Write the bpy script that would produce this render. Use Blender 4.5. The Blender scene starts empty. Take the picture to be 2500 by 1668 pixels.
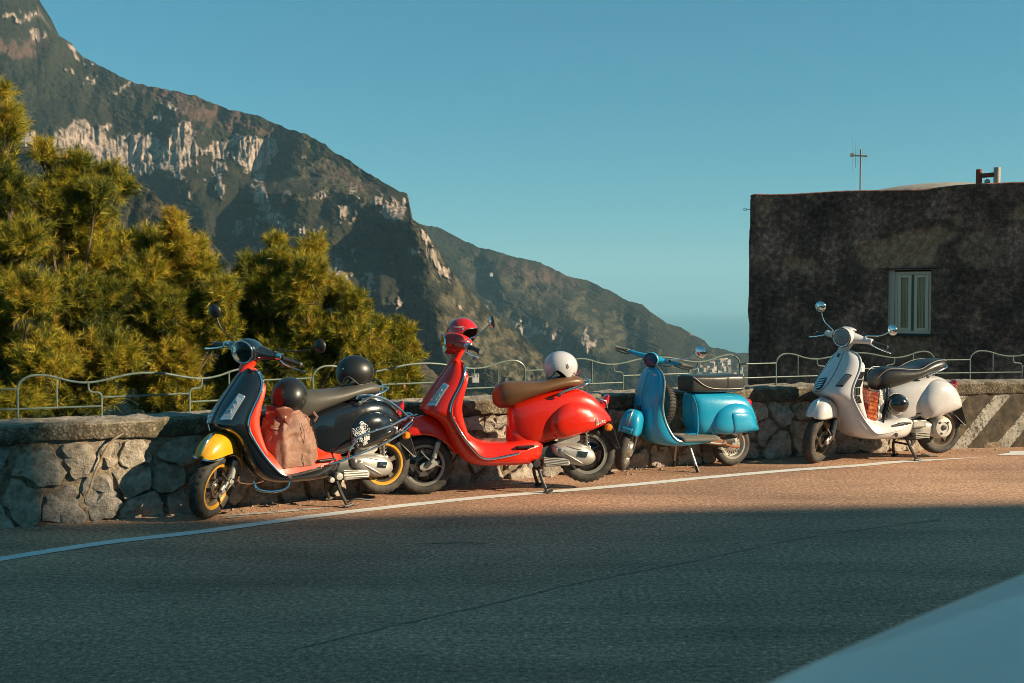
import bpy, math, random
import numpy as np
from mathutils import Vector, Matrix
R = math.radians
rnd = random.Random(7)
rng = np.random.default_rng(11)
scene = bpy.context.scene
C = scene.collection

# ------------------------------------------------------------------ camera, sky, sun, exposure
CAM_H, FPX, CX, CY = 1.6, 2550.0, 1250.0, 834.0
PITCH = math.atan((834 - 745) / FPX)
cam_data = bpy.data.cameras.new('camera'); cam = bpy.data.objects.new('camera', cam_data); C.objects.link(cam)
cam.location = (0, 0, CAM_H); cam.rotation_euler = (R(90) - PITCH, 0, 0)
cam_data.sensor_width = 36; cam_data.lens = FPX / 2500 * 36
cam_data.clip_start = .05; cam_data.clip_end = 30000
cam_data.dof.use_dof = True; cam_data.dof.focus_distance = 9.6; cam_data.dof.aperture_fstop = 8
scene.camera = cam

SUN_AZ, SUN_EL = 74, 22          # degrees right of "straight behind the camera", and above the horizon
sdir = Vector((math.sin(R(SUN_AZ)) * math.cos(R(SUN_EL)), -math.cos(R(SUN_AZ)) * math.cos(R(SUN_EL)), math.sin(R(SUN_EL))))
sun_data = bpy.data.lights.new('sun', 'SUN'); sun = bpy.data.objects.new('sun', sun_data); C.objects.link(sun)
sun_data.energy = 5.0; sun_data.angle = R(.55); sun_data.color = (1, .83, .56)
sun.rotation_euler = sdir.to_track_quat('Z', 'Y').to_euler(); sun.location = (20, -10, 20)

world = bpy.data.worlds.new('World'); scene.world = world; world.use_nodes = True
nt = world.node_tree; nt.nodes.clear()
wo = nt.nodes.new('ShaderNodeOutputWorld'); bg = nt.nodes.new('ShaderNodeBackground')
sky = nt.nodes.new('ShaderNodeTexSky'); sky.sky_type = 'NISHITA'; sky.sun_disc = False
sky.sun_elevation = R(SUN_EL); sky.sun_rotation = math.atan2(sdir.x, sdir.y)
sky.air_density = 1.0; sky.dust_density = .4; sky.ozone_density = 5.5; sky.altitude = 100
tint = nt.nodes.new('ShaderNodeMix'); tint.data_type = 'RGBA'; tint.blend_type = 'MULTIPLY'
tint.inputs['Factor'].default_value = 1; tint.inputs['B'].default_value = (.36, 1.03, .96, 1)
veil = nt.nodes.new('ShaderNodeMix'); veil.data_type = 'RGBA'; veil.inputs['Factor'].default_value = .33; veil.inputs['B'].default_value = (.4, 2.6, 3.55, 1)   # even high haze
nt.links.new(sky.outputs[0], tint.inputs['A']); nt.links.new(tint.outputs['Result'], veil.inputs['A']); nt.links.new(veil.outputs['Result'], bg.inputs[0])
nt.links.new(bg.outputs[0], wo.inputs[0]); bg.inputs[1].default_value = .050

scene.view_settings.view_transform = 'Standard'; scene.view_settings.look = 'None'
scene.view_settings.exposure = 1.12; scene.view_settings.gamma = 1; scene.view_settings.use_curve_mapping = False
scene.cycles.max_bounces = 6; scene.cycles.diffuse_bounces = 3; scene.cycles.glossy_bounces = 3
scene.cycles.transmission_bounces = 6; scene.cycles.transparent_max_bounces = 8; scene.cycles.volume_bounces = 0; scene.cycles.filter_width = .9

# ------------------------------------------------------------------ the photograph's rays, as real-world points
_f = Vector((0, math.cos(PITCH), -math.sin(PITCH))); _u = Vector((0, math.sin(PITCH), math.cos(PITCH)))
def ray(px, py): return _f + Vector((1, 0, 0)) * ((px - CX) / FPX) + _u * ((CY - py) / FPX)
def ground(px, py, z=0.0):
    d = ray(px, py); t = (z - CAM_H) / d.z
    return Vector((0, 0, CAM_H)) + d * t
def at(px, py, Y):
    d = ray(px, py); return Vector((0, 0, CAM_H)) + d * (Y / d.y)

# ------------------------------------------------------------------ helpers
def tag(o, label=None, cat=None, group=None, kind=None):
    if label: o['label'] = label
    if cat: o['category'] = cat
    if group: o['group'] = group
    if kind: o['kind'] = kind
    return o
def thing(name, label, cat, matrix=None, group=None):
    o = bpy.data.objects.new(name, None); C.objects.link(o); o.empty_display_size = .1
    if matrix is not None: o.matrix_world = matrix
    return tag(o, label, cat, group)
def mk(name, v, f, mat, parent=None, smooth=True, xf=None, sharp=38, sub=0):
    me = bpy.data.meshes.new(name)
    if xf is not None: v = [xf @ Vector(p) for p in v]
    me.from_pydata([tuple(p) for p in v], [], f); me.validate()
    if smooth:
        me.shade_smooth()
        if sharp: me.set_sharp_from_angle(angle=R(sharp))
    me.materials.append(mat)
    o = bpy.data.objects.new(name, me); C.objects.link(o)
    if parent is not None: o.parent = parent
    if sub:
        m = o.modifiers.new('sub', 'SUBSURF'); m.levels = sub; m.render_levels = sub
    return o
def np_mesh(name, V, Fq, mat, parent=None, smooth=True):
    """fast mesh from numpy arrays; Fq is (n,3) or (n,4)"""
    me = bpy.data.meshes.new(name); k = Fq.shape[1]; n = len(Fq)
    me.vertices.add(len(V)); me.vertices.foreach_set('co', np.asarray(V, np.float32).ravel())
    me.loops.add(n * k); me.loops.foreach_set('vertex_index', Fq.astype(np.int32).ravel())
    me.polygons.add(n); me.polygons.foreach_set('loop_start', np.arange(0, n * k, k, dtype=np.int32))
    me.update(calc_edges=True)
    if smooth: me.shade_smooth()
    me.materials.append(mat)
    o = bpy.data.objects.new(name, me); C.objects.link(o)
    if parent is not None: o.parent = parent
    return o
class MB:
    def __init__(s): s.v = []; s.f = []
    def add(s, vf, xf=None):
        v, f = vf; b = len(s.v)
        s.v += [tuple(xf @ Vector(p)) if xf is not None else tuple(p) for p in v]
        s.f += [tuple(i + b for i in q) for q in f]; return s
    def build(s, name, mat, parent=None, **k): return mk(name, s.v, s.f, mat, parent, **k)
def box(x0, x1, y0, y1, z0, z1):
    v = [(x, y, z) for x in (x0, x1) for y in (y0, y1) for z in (z0, z1)]
    return v, [(0, 1, 3, 2), (4, 6, 7, 5), (0, 4, 5, 1), (2, 3, 7, 6), (0, 2, 6, 4), (1, 5, 7, 3)]
def cat(pts, n=6, closed=False):
    """Catmull-Rom through points"""
    P = [Vector(p) for p in pts]; out = []; N = len(P)
    rngi = range(N if closed else N - 1)
    for i in rngi:
        p0 = P[(i - 1) % N] if closed or i > 0 else P[0] * 2 - P[1]
        p1 = P[i]; p2 = P[(i + 1) % N]
        p3 = P[(i + 2) % N] if closed or i + 2 < N else P[-1] * 2 - P[-2]
        for k in range(n):
            t = k / n
            out.append(.5 * ((2 * p1) + (p2 - p0) * t + (2 * p0 - 5 * p1 + 4 * p2 - p3) * t * t + (3 * p1 - p0 - 3 * p2 + p3) * t ** 3))
    if not closed: out.append(P[-1])
    return out
def tube(pts, r, n=8, closed=False, caps=True):
    P = [Vector(p) for p in pts]; N = len(P); v = []; f = []; prev = None
    for i, p in enumerate(P):
        a = P[(i - 1) % N] if closed or i > 0 else P[i]; b = P[(i + 1) % N] if closed or i < N - 1 else P[i]
        t = (b - a).normalized() if (b - a).length > 1e-9 else Vector((0, 0, 1))
        if prev is None:
            s = t.cross(Vector((0, 0, 1)));
            if s.length < .2: s = t.cross(Vector((0, 1, 0)))
        else: s = prev - t * prev.dot(t)
        s.normalize(); prev = s; w = t.cross(s); rr = r[i] if isinstance(r, (list, tuple)) else r
        for k in range(n):
            an = 2 * math.pi * k / n; v.append(p + (s * math.cos(an) + w * math.sin(an)) * rr)
    M = N if closed else N - 1
    for i in range(M):
        for k in range(n):
            a = i * n + k; b = i * n + (k + 1) % n; c = ((i + 1) % N) * n
            f.append((a, b, c + (k + 1) % n, c + k))
    if caps and not closed: f.append(tuple(range(n - 1, -1, -1))); f.append(tuple(range((N - 1) * n, N * n)))
    return v, f
def loft(rings, closed=True, cap0=True, cap1=True):
    n = len(rings[0]); v = [tuple(p) for r_ in rings for p in r_]; f = []
    for i in range(len(rings) - 1):
        for k in range(n if closed else n - 1):
            f.append((i * n + k, (i + 1) * n + k, (i + 1) * n + (k + 1) % n, i * n + (k + 1) % n))
    if closed and cap0: f.append(tuple(range(n)))
    if closed and cap1: f.append(tuple((len(rings) - 1) * n + k for k in range(n - 1, -1, -1)))
    return v, f
def lathe(prof, axis='y', n=32, c0=True, c1=True):
    """profile [(radius, height)] about an axis through the origin"""
    rings = []
    for rad, h in prof:
        ring = []
        for k in range(n):
            a = 2 * math.pi * k / n; c, s = rad * math.cos(a), rad * math.sin(a)
            ring.append({'y': (c, h, s), 'x': (h, c, s), 'z': (c, s, h)}[axis])
        rings.append(ring)
    return loft(rings, cap0=c0, cap1=c1)
def sell(cx, y0, z0, z1, w, n=24, e=2.6, x=None):
    """superellipse cross-section in the y-z plane at x"""
    out = []; zc, hz = (z0 + z1) / 2, (z1 - z0) / 2
    for k in range(n):
        a = 2 * math.pi * k / n; c, s = math.cos(a), math.sin(a)
        out.append((cx, y0 + w * math.copysign(abs(c) ** (2 / e), c), zc + hz * math.copysign(abs(s) ** (2 / e), s)))
    return out
def pillow(outline, y0, y1, side=1, rings=7, p=3.0, q=.5, taper=None, n=3, ctr=None):
    """a cushion over a closed x-z outline, rising from y0 to y1; side mirrors it"""
    O = cat([(a, 0, b) for a, b in outline], n, True)
    c = Vector((sum(o.x for o in O) / len(O), 0, sum(o.z for o in O) / len(O))) if ctr is None else Vector((ctr[0], 0, ctr[1]))
    R_ = []
    for r_ in [1.0] + [math.cos((i + .35) / (rings) * math.pi / 2) for i in range(rings)]:
        ring = []
        for o in O:
            pt = c + (o - c) * r_; h = (1 - r_ ** p) ** q; t = taper(pt.x, pt.z) if taper else 1
            ring.append((pt.x, side * (y0 + (y1 - y0) * h) * t, pt.z))
        R_.append(ring)
    back = [(a, side * y0 * .3, b) for a, _, b in R_[0]]
    v, f = loft([back] + R_)
    if side < 0: f = [tuple(reversed(q_)) for q_ in f]
    return v, f
def solid(o, t, off=-1):
    m = o.modifiers.new('solid', 'SOLIDIFY'); m.thickness = t; m.offset = off; return o
def bev(o, w=.004, s=2):
    m = o.modifiers.new('bev', 'BEVEL'); m.width = w; m.segments = s; m.limit_method = 'ANGLE'; return o
def text_mesh(name, txt, size, mat, parent, M, shear=0, depth=.001):
    cu = bpy.data.curves.new(name, 'FONT'); cu.body = txt; cu.size = size; cu.shear = shear; cu.extrude = depth
    cu.align_x = 'CENTER'; cu.align_y = 'CENTER'
    t = bpy.data.objects.new(name, cu); C.objects.link(t)
    me = bpy.data.meshes.new_from_object(t.evaluated_get(bpy.context.evaluated_depsgraph_get()))
    bpy.data.objects.remove(t); me.name = name; me.materials.clear(); me.materials.append(mat)
    o = bpy.data.objects.new(name, me); C.objects.link(o)
    if parent is not None: o.parent = parent
    o.matrix_local = M
    return o

# ------------------------------------------------------------------ numpy noise
def _h(ix, iy, iz, s):
    n = (ix * 374761393 + iy * 668265263 + iz * 2147483647 % 1274126177 + s * 974634777) & 0xffffffff
    n = ((n ^ (n >> 13)) * 1274126177) & 0xffffffff
    return ((n ^ (n >> 16)) & 0xffff) / 65535.0
def vnoise(x, y, z=0, s=0):
    x = np.asarray(x, float); y = np.asarray(y, float); z = np.zeros_like(x) + z
    xi = np.floor(x).astype(np.int64); yi = np.floor(y).astype(np.int64); zi = np.floor(z).astype(np.int64)
    fx, fy, fz = x - xi, y - yi, z - zi
    fx, fy, fz = (t * t * (3 - 2 * t) for t in (fx, fy, fz)); out = 0
    for a in (0, 1):
        for b in (0, 1):
            for c in (0, 1):
                w = (fx if a else 1 - fx) * (fy if b else 1 - fy) * (fz if c else 1 - fz)
                out = out + w * _h(xi + a, yi + b, zi + c, s)
    return out * 2 - 1
def fbm(x, y, z=0, o=4, s=0):
    r_, a = 0, 1.0
    for i in range(o):
        k = 2.03 ** i; r_ = r_ + a * vnoise(np.asarray(x) * k, np.asarray(y) * k, np.asarray(z) * k if not np.isscalar(z) else z * k, s + i * 17); a *= .5
    return r_
def cellular(x, y, s=0):
    """distance to the nearest jittered point"""
    xi = np.floor(x).astype(np.int64); yi = np.floor(y).astype(np.int64); best = np.full(x.shape, 9.0)
    for a in (-1, 0, 1):
        for b in (-1, 0, 1):
            px = xi + a + _h(xi + a, yi + b, 0, s); py = yi + b + _h(xi + a, yi + b, 0, s + 5)
            best = np.minimum(best, np.hypot(px - x, py - y))
    return best

# ------------------------------------------------------------------ materials
def mat(name, col=(.5, .5, .5), rough=.5, metal=0., **k):
    m = bpy.data.materials.new(name); m.use_nodes = True; b = m.node_tree.nodes['Principled BSDF']
    b.inputs['Base Color'].default_value = (*col, 1); b.inputs['Roughness'].default_value = rough
    b.inputs['Metallic'].default_value = metal
    for a, v in k.items(): b.inputs[a.replace('_', ' ')].default_value = v
    return m
def N(m, t, **k):
    n = m.node_tree.nodes.new('ShaderNode' + t)
    for a, v in k.items():
        if a.startswith('i_'): n.inputs[a[2:].replace('_', ' ')].default_value = v
        else: setattr(n, a, v)
    return n
def L(m, a, b): m.node_tree.links.new(a, b)
def bsdf(m): return m.node_tree.nodes['Principled BSDF']
def noise(m, scale, detail=5, rough=.55, co='Object', dist=0, vec=None):
    n = N(m, 'TexNoise'); n.inputs['Scale'].default_value = scale; n.inputs['Detail'].default_value = detail
    n.inputs['Roughness'].default_value = rough; n.inputs['Distortion'].default_value = dist
    if vec is None:
        tc = N(m, 'TexCoord'); vec = tc.outputs[co]
    L(m, vec, n.inputs['Vector']); return n
def ramp(m, src, stops, interp='LINEAR'):
    r_ = N(m, 'ValToRGB'); cr = r_.color_ramp; cr.interpolation = interp
    while len(cr.elements) < len(stops): cr.elements.new(.5)
    for e, (p, c) in zip(cr.elements, stops):
        e.position = p; e.color = (*c, 1) if len(c) == 3 else c
    L(m, src, r_.inputs[0]); return r_
def mix(m, a, b, fac, mode='MIX'):
    x = N(m, 'Mix'); x.data_type = 'RGBA'; x.blend_type = mode
    for s, v in (('A', a), ('B', b)):
        if isinstance(v, tuple): x.inputs[s].default_value = (*v, 1)
        else: L(m, v, x.inputs[s])
    if isinstance(fac, (int, float)): x.inputs['Factor'].default_value = fac
    else: L(m, fac, x.inputs['Factor'])
    return x.outputs['Result']
def bump(m, src, strength=.5, dist=.01, prev=None):
    b = N(m, 'Bump'); b.inputs['Strength'].default_value = strength; b.inputs['Distance'].default_value = dist
    L(m, src, b.inputs['Height'])
    if prev is not None: L(m, prev, b.inputs['Normal'])
    return b.outputs[0]
def math_(m, op, a, b=0.0):
    x = N(m, 'Math', operation=op)
    for i, v in enumerate((a, b)):
        if isinstance(v, (int, float)): x.inputs[i].default_value = v
        else: L(m, v, x.inputs[i])
    return x.outputs[0]
def paint(name, col, rough=.28, coat=.6, dirt=.25, scale=9):
    m = mat(name, col, rough); b = bsdf(m); b.inputs['Coat Weight'].default_value = coat; b.inputs['Coat Roughness'].default_value = .050
    n = noise(m, scale, 6, .6); d = ramp(m, n.outputs[0], [(.4, (0, 0, 0)), (.75, (1, 1, 1))])
    dc = tuple(c * .72 + .03 for c in col)
    sp = ramp(m, noise(m, 85, 3, .8).outputs[0], [(.66, (0, 0, 0)), (.72, (1, 1, 1))]).outputs[0]
    dc2 = tuple(c * .6 + .05 for c in col)
    L(m, mix(m, mix(m, col, dc, math_(m, 'MULTIPLY', d.outputs[0], dirt)), dc2, math_(m, 'MULTIPLY', sp, .25 + dirt)), b.inputs['Base Color'])
    n2 = noise(m, 40, 4, .7)
    L(m, ramp(m, n2.outputs[0], [(.3, (rough * .8,) * 3), (.8, (rough * 1.5,) * 3)]).outputs[0], b.inputs['Roughness'])
    L(m, bump(m, noise(m, 5, 2).outputs[0], .05, .01), b.inputs['Coat Normal'])
    return m
M_ = {}
M_['chrome'] = mat('chrome', (.75, .75, .76), .09, 1)
M_['steel'] = mat('steel', (.45, .43, .41), .32, 1)
M_['dark_steel'] = mat('dark_steel', (.06, .06, .06), .45, .6)
M_['black_plastic'] = mat('black_plastic', (.014, .014, .015), .42)
M_['rim_grey'] = mat('rim_grey', (.28, .27, .26), .38, .7)
M_['mirror'] = mat('mirror_glass', (.8, .8, .8), .02, 1)
M_['orange_lens'] = mat('orange_lens', (.75, .2, .01), .15, 0, Coat_Weight=.8)
M_['red_lens'] = mat('red_lens', (.5, .012, .012), .15, 0, Coat_Weight=.8)
M_['clear_lens'] = mat('clear_lens', (.35, .38, .40), .1, .3, Coat_Weight=1.)
M_['lamp_glass'] = mat('lamp_glass', (.9, .9, .9), .02, 0, Transmission_Weight=1., IOR=1.25)
M_['silver_print'] = mat('silver_print', (.75, .75, .74), .3, .6)
M_['white_print'] = mat('white_print', (.8, .78, .75), .5)
def alu():
    m = mat('cast_aluminium', (.42, .40, .375), .48, .55); b = bsdf(m)
    n = noise(m, 14, 6, .65); L(m, ramp(m, n.outputs[0], [(.35, (.44, .42, .39)), (.6, (.36, .34, .31)), (.8, (.17, .15, .13))]).outputs[0], b.inputs['Base Color'])
    L(m, bump(m, noise(m, 260, 2).outputs[0], .15, .001), b.inputs['Normal']); return m
M_['alu'] = alu()
def rubber():
    m = mat('tyre_rubber', (.02, .019, .018), .75); b = bsdf(m)
    n = noise(m, 16, 5, .6); L(m, ramp(m, n.outputs[0], [(.35, (.016, .015, .014)), (.7, (.06, .05, .04))]).outputs[0], b.inputs['Base Color']); return m
M_['rubber'] = rubber()
M_['tread'] = mat('tread_block', (.014, .013, .013), .85)
def thin_glass(name, t=.8, tint=(.92, .95, .93)):
    m = bpy.data.materials.new(name); m.use_nodes = True; m.node_tree.nodes.clear(); o = N(m, 'OutputMaterial'); a = N(m, 'BsdfTransparent'); g = N(m, 'BsdfGlossy'); x = N(m, 'MixShader'); lw = N(m, 'LayerWeight')
    a.inputs[0].default_value = (*tint, 1); g.inputs['Roughness'].default_value = .03; lw.inputs[0].default_value = 1 - t
    L(m, lw.outputs['Fresnel'], x.inputs[0]); L(m, a.outputs[0], x.inputs[1]); L(m, g.outputs[0], x.inputs[2]); L(m, x.outputs[0], o.inputs[0]); return m
def leather(name, col, rough=.45, sc=220):
    m = mat(name, col, rough); b = bsdf(m)
    n = noise(m, 7, 5, .6); L(m, mix(m, tuple(c * .75 for c in col), tuple(min(1, c * 1.3) for c in col), n.outputs[0]), b.inputs['Base Color'])
    L(m, bump(m, noise(m, sc, 3).outputs[0], .3, .0012, bump(m, noise(m, 9, 4).outputs[0], .3, .01)), b.inputs['Normal']); return m
M_['seat_grey'] = leather('grey_seat_vinyl', (.075, .066, .055), .5)
M_['seat_brown'] = leather('brown_seat_leather', (.13, .062, .025), .42)
M_['seat_black'] = leather('worn_black_seat_vinyl', (.03, .028, .027), .34)
# ================================================================== SETTING
# ---- the road: its edge follows the foot of the parapet wall
foot_px = [(0, 1289), (159, 1277), (352, 1262), (700, 1222), (1086, 1183), (1300, 1165), (1498, 1149), (1884, 1118), (2100, 1106), (2326, 1096), (2499, 1091)]
_fp = [ground(*p) for p in foot_px]
d0 = (_fp[1] - _fp[0]).normalized(); d0 = Vector((.87, .49, 0))
FOOT = [_fp[0] - d0 * 9, _fp[0] - d0 * 4] + _fp + [Vector((7.6, 11.95, 0)), Vector((10.5, 11.9, 0)), Vector((15, 11.3, 0)), Vector((26, 8.5, 0))]
_c = cat(FOOT, 10)
_c = [_c[0]] + [b for a, b in zip(_c, _c[1:]) if (b - a).length > 1e-5]
# smooth the measured line a little, then index it by arc length
for _ in range(30): _c = [_c[0]] + [(a + b * 2 + c) / 4 for a, b, c in zip(_c, _c[1:], _c[2:])] + [_c[-1]]
_s = [0.0]
for a, b in zip(_c, _c[1:]): _s.append(_s[-1] + (b - a).length)
_sx = np.array([p.x for p in _c]); _sy = np.array([p.y for p in _c]); _sa = np.array(_s)
def W(s):
    x, y = np.interp(s, _sa, _sx), np.interp(s, _sa, _sy)
    x2, y2 = np.interp(s + .3, _sa, _sx), np.interp(s + .3, _sa, _sy); x1, y1 = np.interp(s - .3, _sa, _sx), np.interp(s - .3, _sa, _sy)
    t = Vector((x2 - x1, y2 - y1, 0)).normalized()
    return Vector((x, y, 0)), t, Vector((t.y, -t.x, 0))      # point, along, outward (towards the road)
def wp(s, off, z):
    p, t, n = W(s); q = p + n * off; return Vector((q.x, q.y, z))
def s_of(px, off=0.0):
    """arc position where the vertical plane through image column px meets the wall line"""
    d = ray(px, 745); best = None
    ss = np.arange(0.5, _sa[-1] - .5, .01)
    err = []
    for s in ss:
        q = wp(s, off, 0); err.append(abs(q.x * d.y - q.y * d.x) / math.hypot(q.x, q.y))
    return float(ss[int(np.argmin(err))])
SL, SR = s_of(0), s_of(2499)

def m_asphalt():
    m = mat('asphalt', (.1, .1, .1), .8); b = bsdf(m); tc = N(m, 'TexCoord').outputs['Object']
    big = noise(m, .35, 5, .6, vec=tc); fine = noise(m, 34, 5, .9, vec=tc); mid = noise(m, 6, 6, .7, vec=tc)
    mp = N(m, 'Mapping'); L(m, tc, mp.inputs[0]); mp.inputs['Rotation'].default_value = (0, 0, R(-26)); mp.inputs['Scale'].default_value = (.22, 1.6, 1)
    st = noise(m, 1.3, 5, .6, vec=mp.outputs[0])
    base = ramp(m, fine.outputs[0], [(.34, (.08, .044, .029)), (.45, (.32, .182, .119)), (.55, (.50, .293, .195)), (.66, (.98, .62, .43))]).outputs[0]
    base = mix(m, base, ramp(m, big.outputs[0], [(.35, (.72, .72, .72)), (.65, (1.15, 1.13, 1.1))]).outputs[0], 1, 'MULTIPLY')
    base = mix(m, base, ramp(m, st.outputs[0], [(.3, (.70, .70, .71)), (.5, (1, 1, 1)), (.7, (1.18, 1.17, 1.15))]).outputs[0], 1, 'MULTIPLY')
    base = mix(m, base, ramp(m, mid.outputs[0], [(.28, (.62, .62, .62)), (.45, (1, 1, 1))]).outputs[0], .8, 'MULTIPLY')
    L(m, base, b.inputs['Base Color'])
    nb = bump(m, fine.outputs[0], .55, .006, bump(m, noise(m, 28, 3, .6, vec=tc).outputs[0], .35, .01)); L(m, nb, b.inputs['Normal'])
    b.inputs['Roughness'].default_value = .8; b.inputs['Specular IOR Level'].default_value = .2; return m
MA = m_asphalt()
edge = [W(s)[0] - W(s)[2] * .06 for s in np.arange(0.2, _sa[-1], .5)]
rv = [(p.x, p.y, 0) for p in edge] + [(60, 2, 0), (60, -60, 0), (-60, -60, 0), (-30, -8, 0)]
n_e = len(edge)
road = mk('road', rv, [tuple(range(len(rv) - 1, -1, -1))], MA, smooth=False); tag(road, kind='structure')

def strip(name, line, w, z, m, label=None, ragged=0, seed=0, parent=None):
    P = cat(line, 14); v = []; f = []; q = random.Random(seed)
    for i, p in enumerate(P):
        t = (P[min(i + 1, len(P) - 1)] - P[max(i - 1, 0)]).normalized(); n = Vector((-t.y, t.x, 0))
        ww = w(i / (len(P) - 1)) if callable(w) else w
        v += [tuple(p + n * (ww / 2 + q.uniform(-ragged, ragged)) + Vector((0, 0, z))), tuple(p - n * (ww / 2 + q.uniform(-ragged, ragged)) + Vector((0, 0, z)))]
    f = [(2 * i, 2 * i + 1, 2 * i + 3, 2 * i + 2) for i in range(len(P) - 1)]
    o = mk(name, v, f, m, parent, smooth=False)
    return o
def m_line():
    m = mat('road_paint', (.7, .68, .64), .7); b = bsdf(m); tc = N(m, 'TexCoord').outputs['Object']
    n = noise(m, 30, 6, .75, vec=tc); n2 = noise(m, 3, 4, .6, vec=tc)
    f_ = math_(m, 'ADD', n.outputs[0], math_(m, 'MULTIPLY', n2.outputs[0], .5))
    L(m, ramp(m, f_, [(.44, (.16, .15, .14)), (.54, (.58, .56, .53)), (.8, (.74, .72, .69))]).outputs[0], b.inputs['Base Color'])
    L(m, bump(m, noise(m, 95, 3, .7, vec=tc).outputs[0], .4, .004), b.inputs['Normal']); return m
ML = m_line()
line_px = [(0, 1366), (251, 1327), (499, 1298), (800, 1257), (1130, 1220), (1375, 1199), (1560, 1183), (1700, 1169), (1930, 1149), (2100, 1137), (2200, 1128), (2402, 1117)]
lp = [ground(*p) for p in line_px]; lp = [lp[0] * 2 - lp[1]] + lp
tag(strip('edge_line', lp, lambda t: .115 if t < .93 else .115 * (1 - (t - .93) / .075), .004, ML, ragged=.004), kind='structure')
tag(strip('edge_line', [ground(2438, 1112), ground(2480, 1109), ground(2560, 1106), Vector((8, 10.2, 0))], lambda t: .04 + .12 * min(1, t * 3), .004, ML, ragged=.004), kind='structure')
def m_worn():
    m = mat('worn_paint', (.6, .58, .55), .75); b = bsdf(m); tc = N(m, 'TexCoord').outputs['Object']
    n = noise(m, 12, 6, .8, vec=tc)
    L(m, ramp(m, n.outputs[0], [(.42, (.12, .11, .10)), (.5, (.5, .48, .45))]).outputs[0], b.inputs['Base Color']); return m
MW = m_worn()
for i, (pl, w_) in enumerate([([(540, 1261), (620, 1255), (720, 1247), (800, 1241)], .07), ([(536, 1268), (570, 1264), (600, 1262)], .04), ([(1214, 1184), (1260, 1181), (1330, 1178)], .05), ([(1190, 1194), (1220, 1191)], .03), ([(1700, 1140), (1760, 1137)], .03)]):
    tag(strip('worn_line', [ground(*p) for p in pl], lambda t, w_=w_: w_ * math.sin(math.pi * min(.98, max(.05, t))) ** .5, .0045, MW, ragged=.006, seed=i), kind='structure')

m_seam = mat('road_seam', (.08, .06, .05), .9); _b = bsdf(m_seam); L(m_seam, ramp(m_seam, noise(m_seam, 25, 5, .8).outputs[0], [(.38, (.12, .075, .05)), (.46, (.36, .21, .14))]).outputs[0], _b.inputs['Base Color'])
tag(strip('road_seam', [ground(*p) for p in [(700, 1590), (1000, 1519), (1220, 1470), (1415, 1423), (1670, 1375), (1957, 1315), (2300, 1268)]], lambda t: .006 + .016 * math.sin(t * 40) ** 2, .003, m_seam, ragged=.007, seed=3), kind='structure')
for i, (a_, b_, c_, w_) in enumerate([((1045, 1328), (1110, 1322), (1185, 1327), .10), ]):
    tag(strip('road_stain', [ground(*a_), ground(*b_), ground(*c_)], lambda t, w_=w_: w_ * math.sin(math.pi * min(.97, max(.03, t))), .003, m_seam, ragged=.012, seed=i + 9), kind='structure')
# ---- stone parapet wall
def m_mortar():
    m = mat('mortar', (.2, .17, .13), .95); b = bsdf(m); tc = N(m, 'TexCoord').outputs['Object']
    n = noise(m, 22, 8, .75, vec=tc); n2 = noise(m, 2.5, 5, .6, vec=tc)
    c = ramp(m, n.outputs[0], [(.33, (.08, .058, .038)), (.48, (.24, .18, .125)), (.62, (.38, .31, .23)), (.8, (.48, .42, .34))]).outputs[0]
    c = mix(m, c, ramp(m, n2.outputs[0], [(.35, (.6, .58, .55)), (.65, (1.1, 1.08, 1.05))]).outputs[0], 1, 'MULTIPLY')
    L(m, c, b.inputs['Base Color']); L(m, bump(m, n.outputs[0], .9, .03), b.inputs['Normal']); return m
def m_stone():
    m = mat('limestone', (.4, .36, .3), .88); b = bsdf(m); tc = N(m, 'TexCoord').outputs['Object']; oi = N(m, 'ObjectInfo')
    n = noise(m, 11, 8, .7, vec=tc); n3 = noise(m, 60, 4, .7, vec=tc)
    c = ramp(m, n.outputs[0], [(.28, (.12, .095, .075)), (.40, (.30, .25, .21)), (.55, (.52, .455, .39)), (.75, (.66, .60, .53))]).outputs[0]
    c = mix(m, c, ramp(m, oi.outputs['Random'], [(0, (.62, .62, .64)), (.3, (1.0, .97, .93)), (.6, (.82, .74, .64)), (1, (1.1, 1.08, 1.06))]).outputs[0], 1, 'MULTIPLY')
    c = mix(m, c, ramp(m, n3.outputs[0], [(.25, (.45, .42, .38)), (.42, (1, 1, 1))]).outputs[0], .8, 'MULTIPLY')
    L(m, c, b.inputs['Base Color']); L(m, bump(m, n3.outputs[0], .8, .012, bump(m, n.outputs[0], 1., .05)), b.inputs['Normal']); return m
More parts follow.
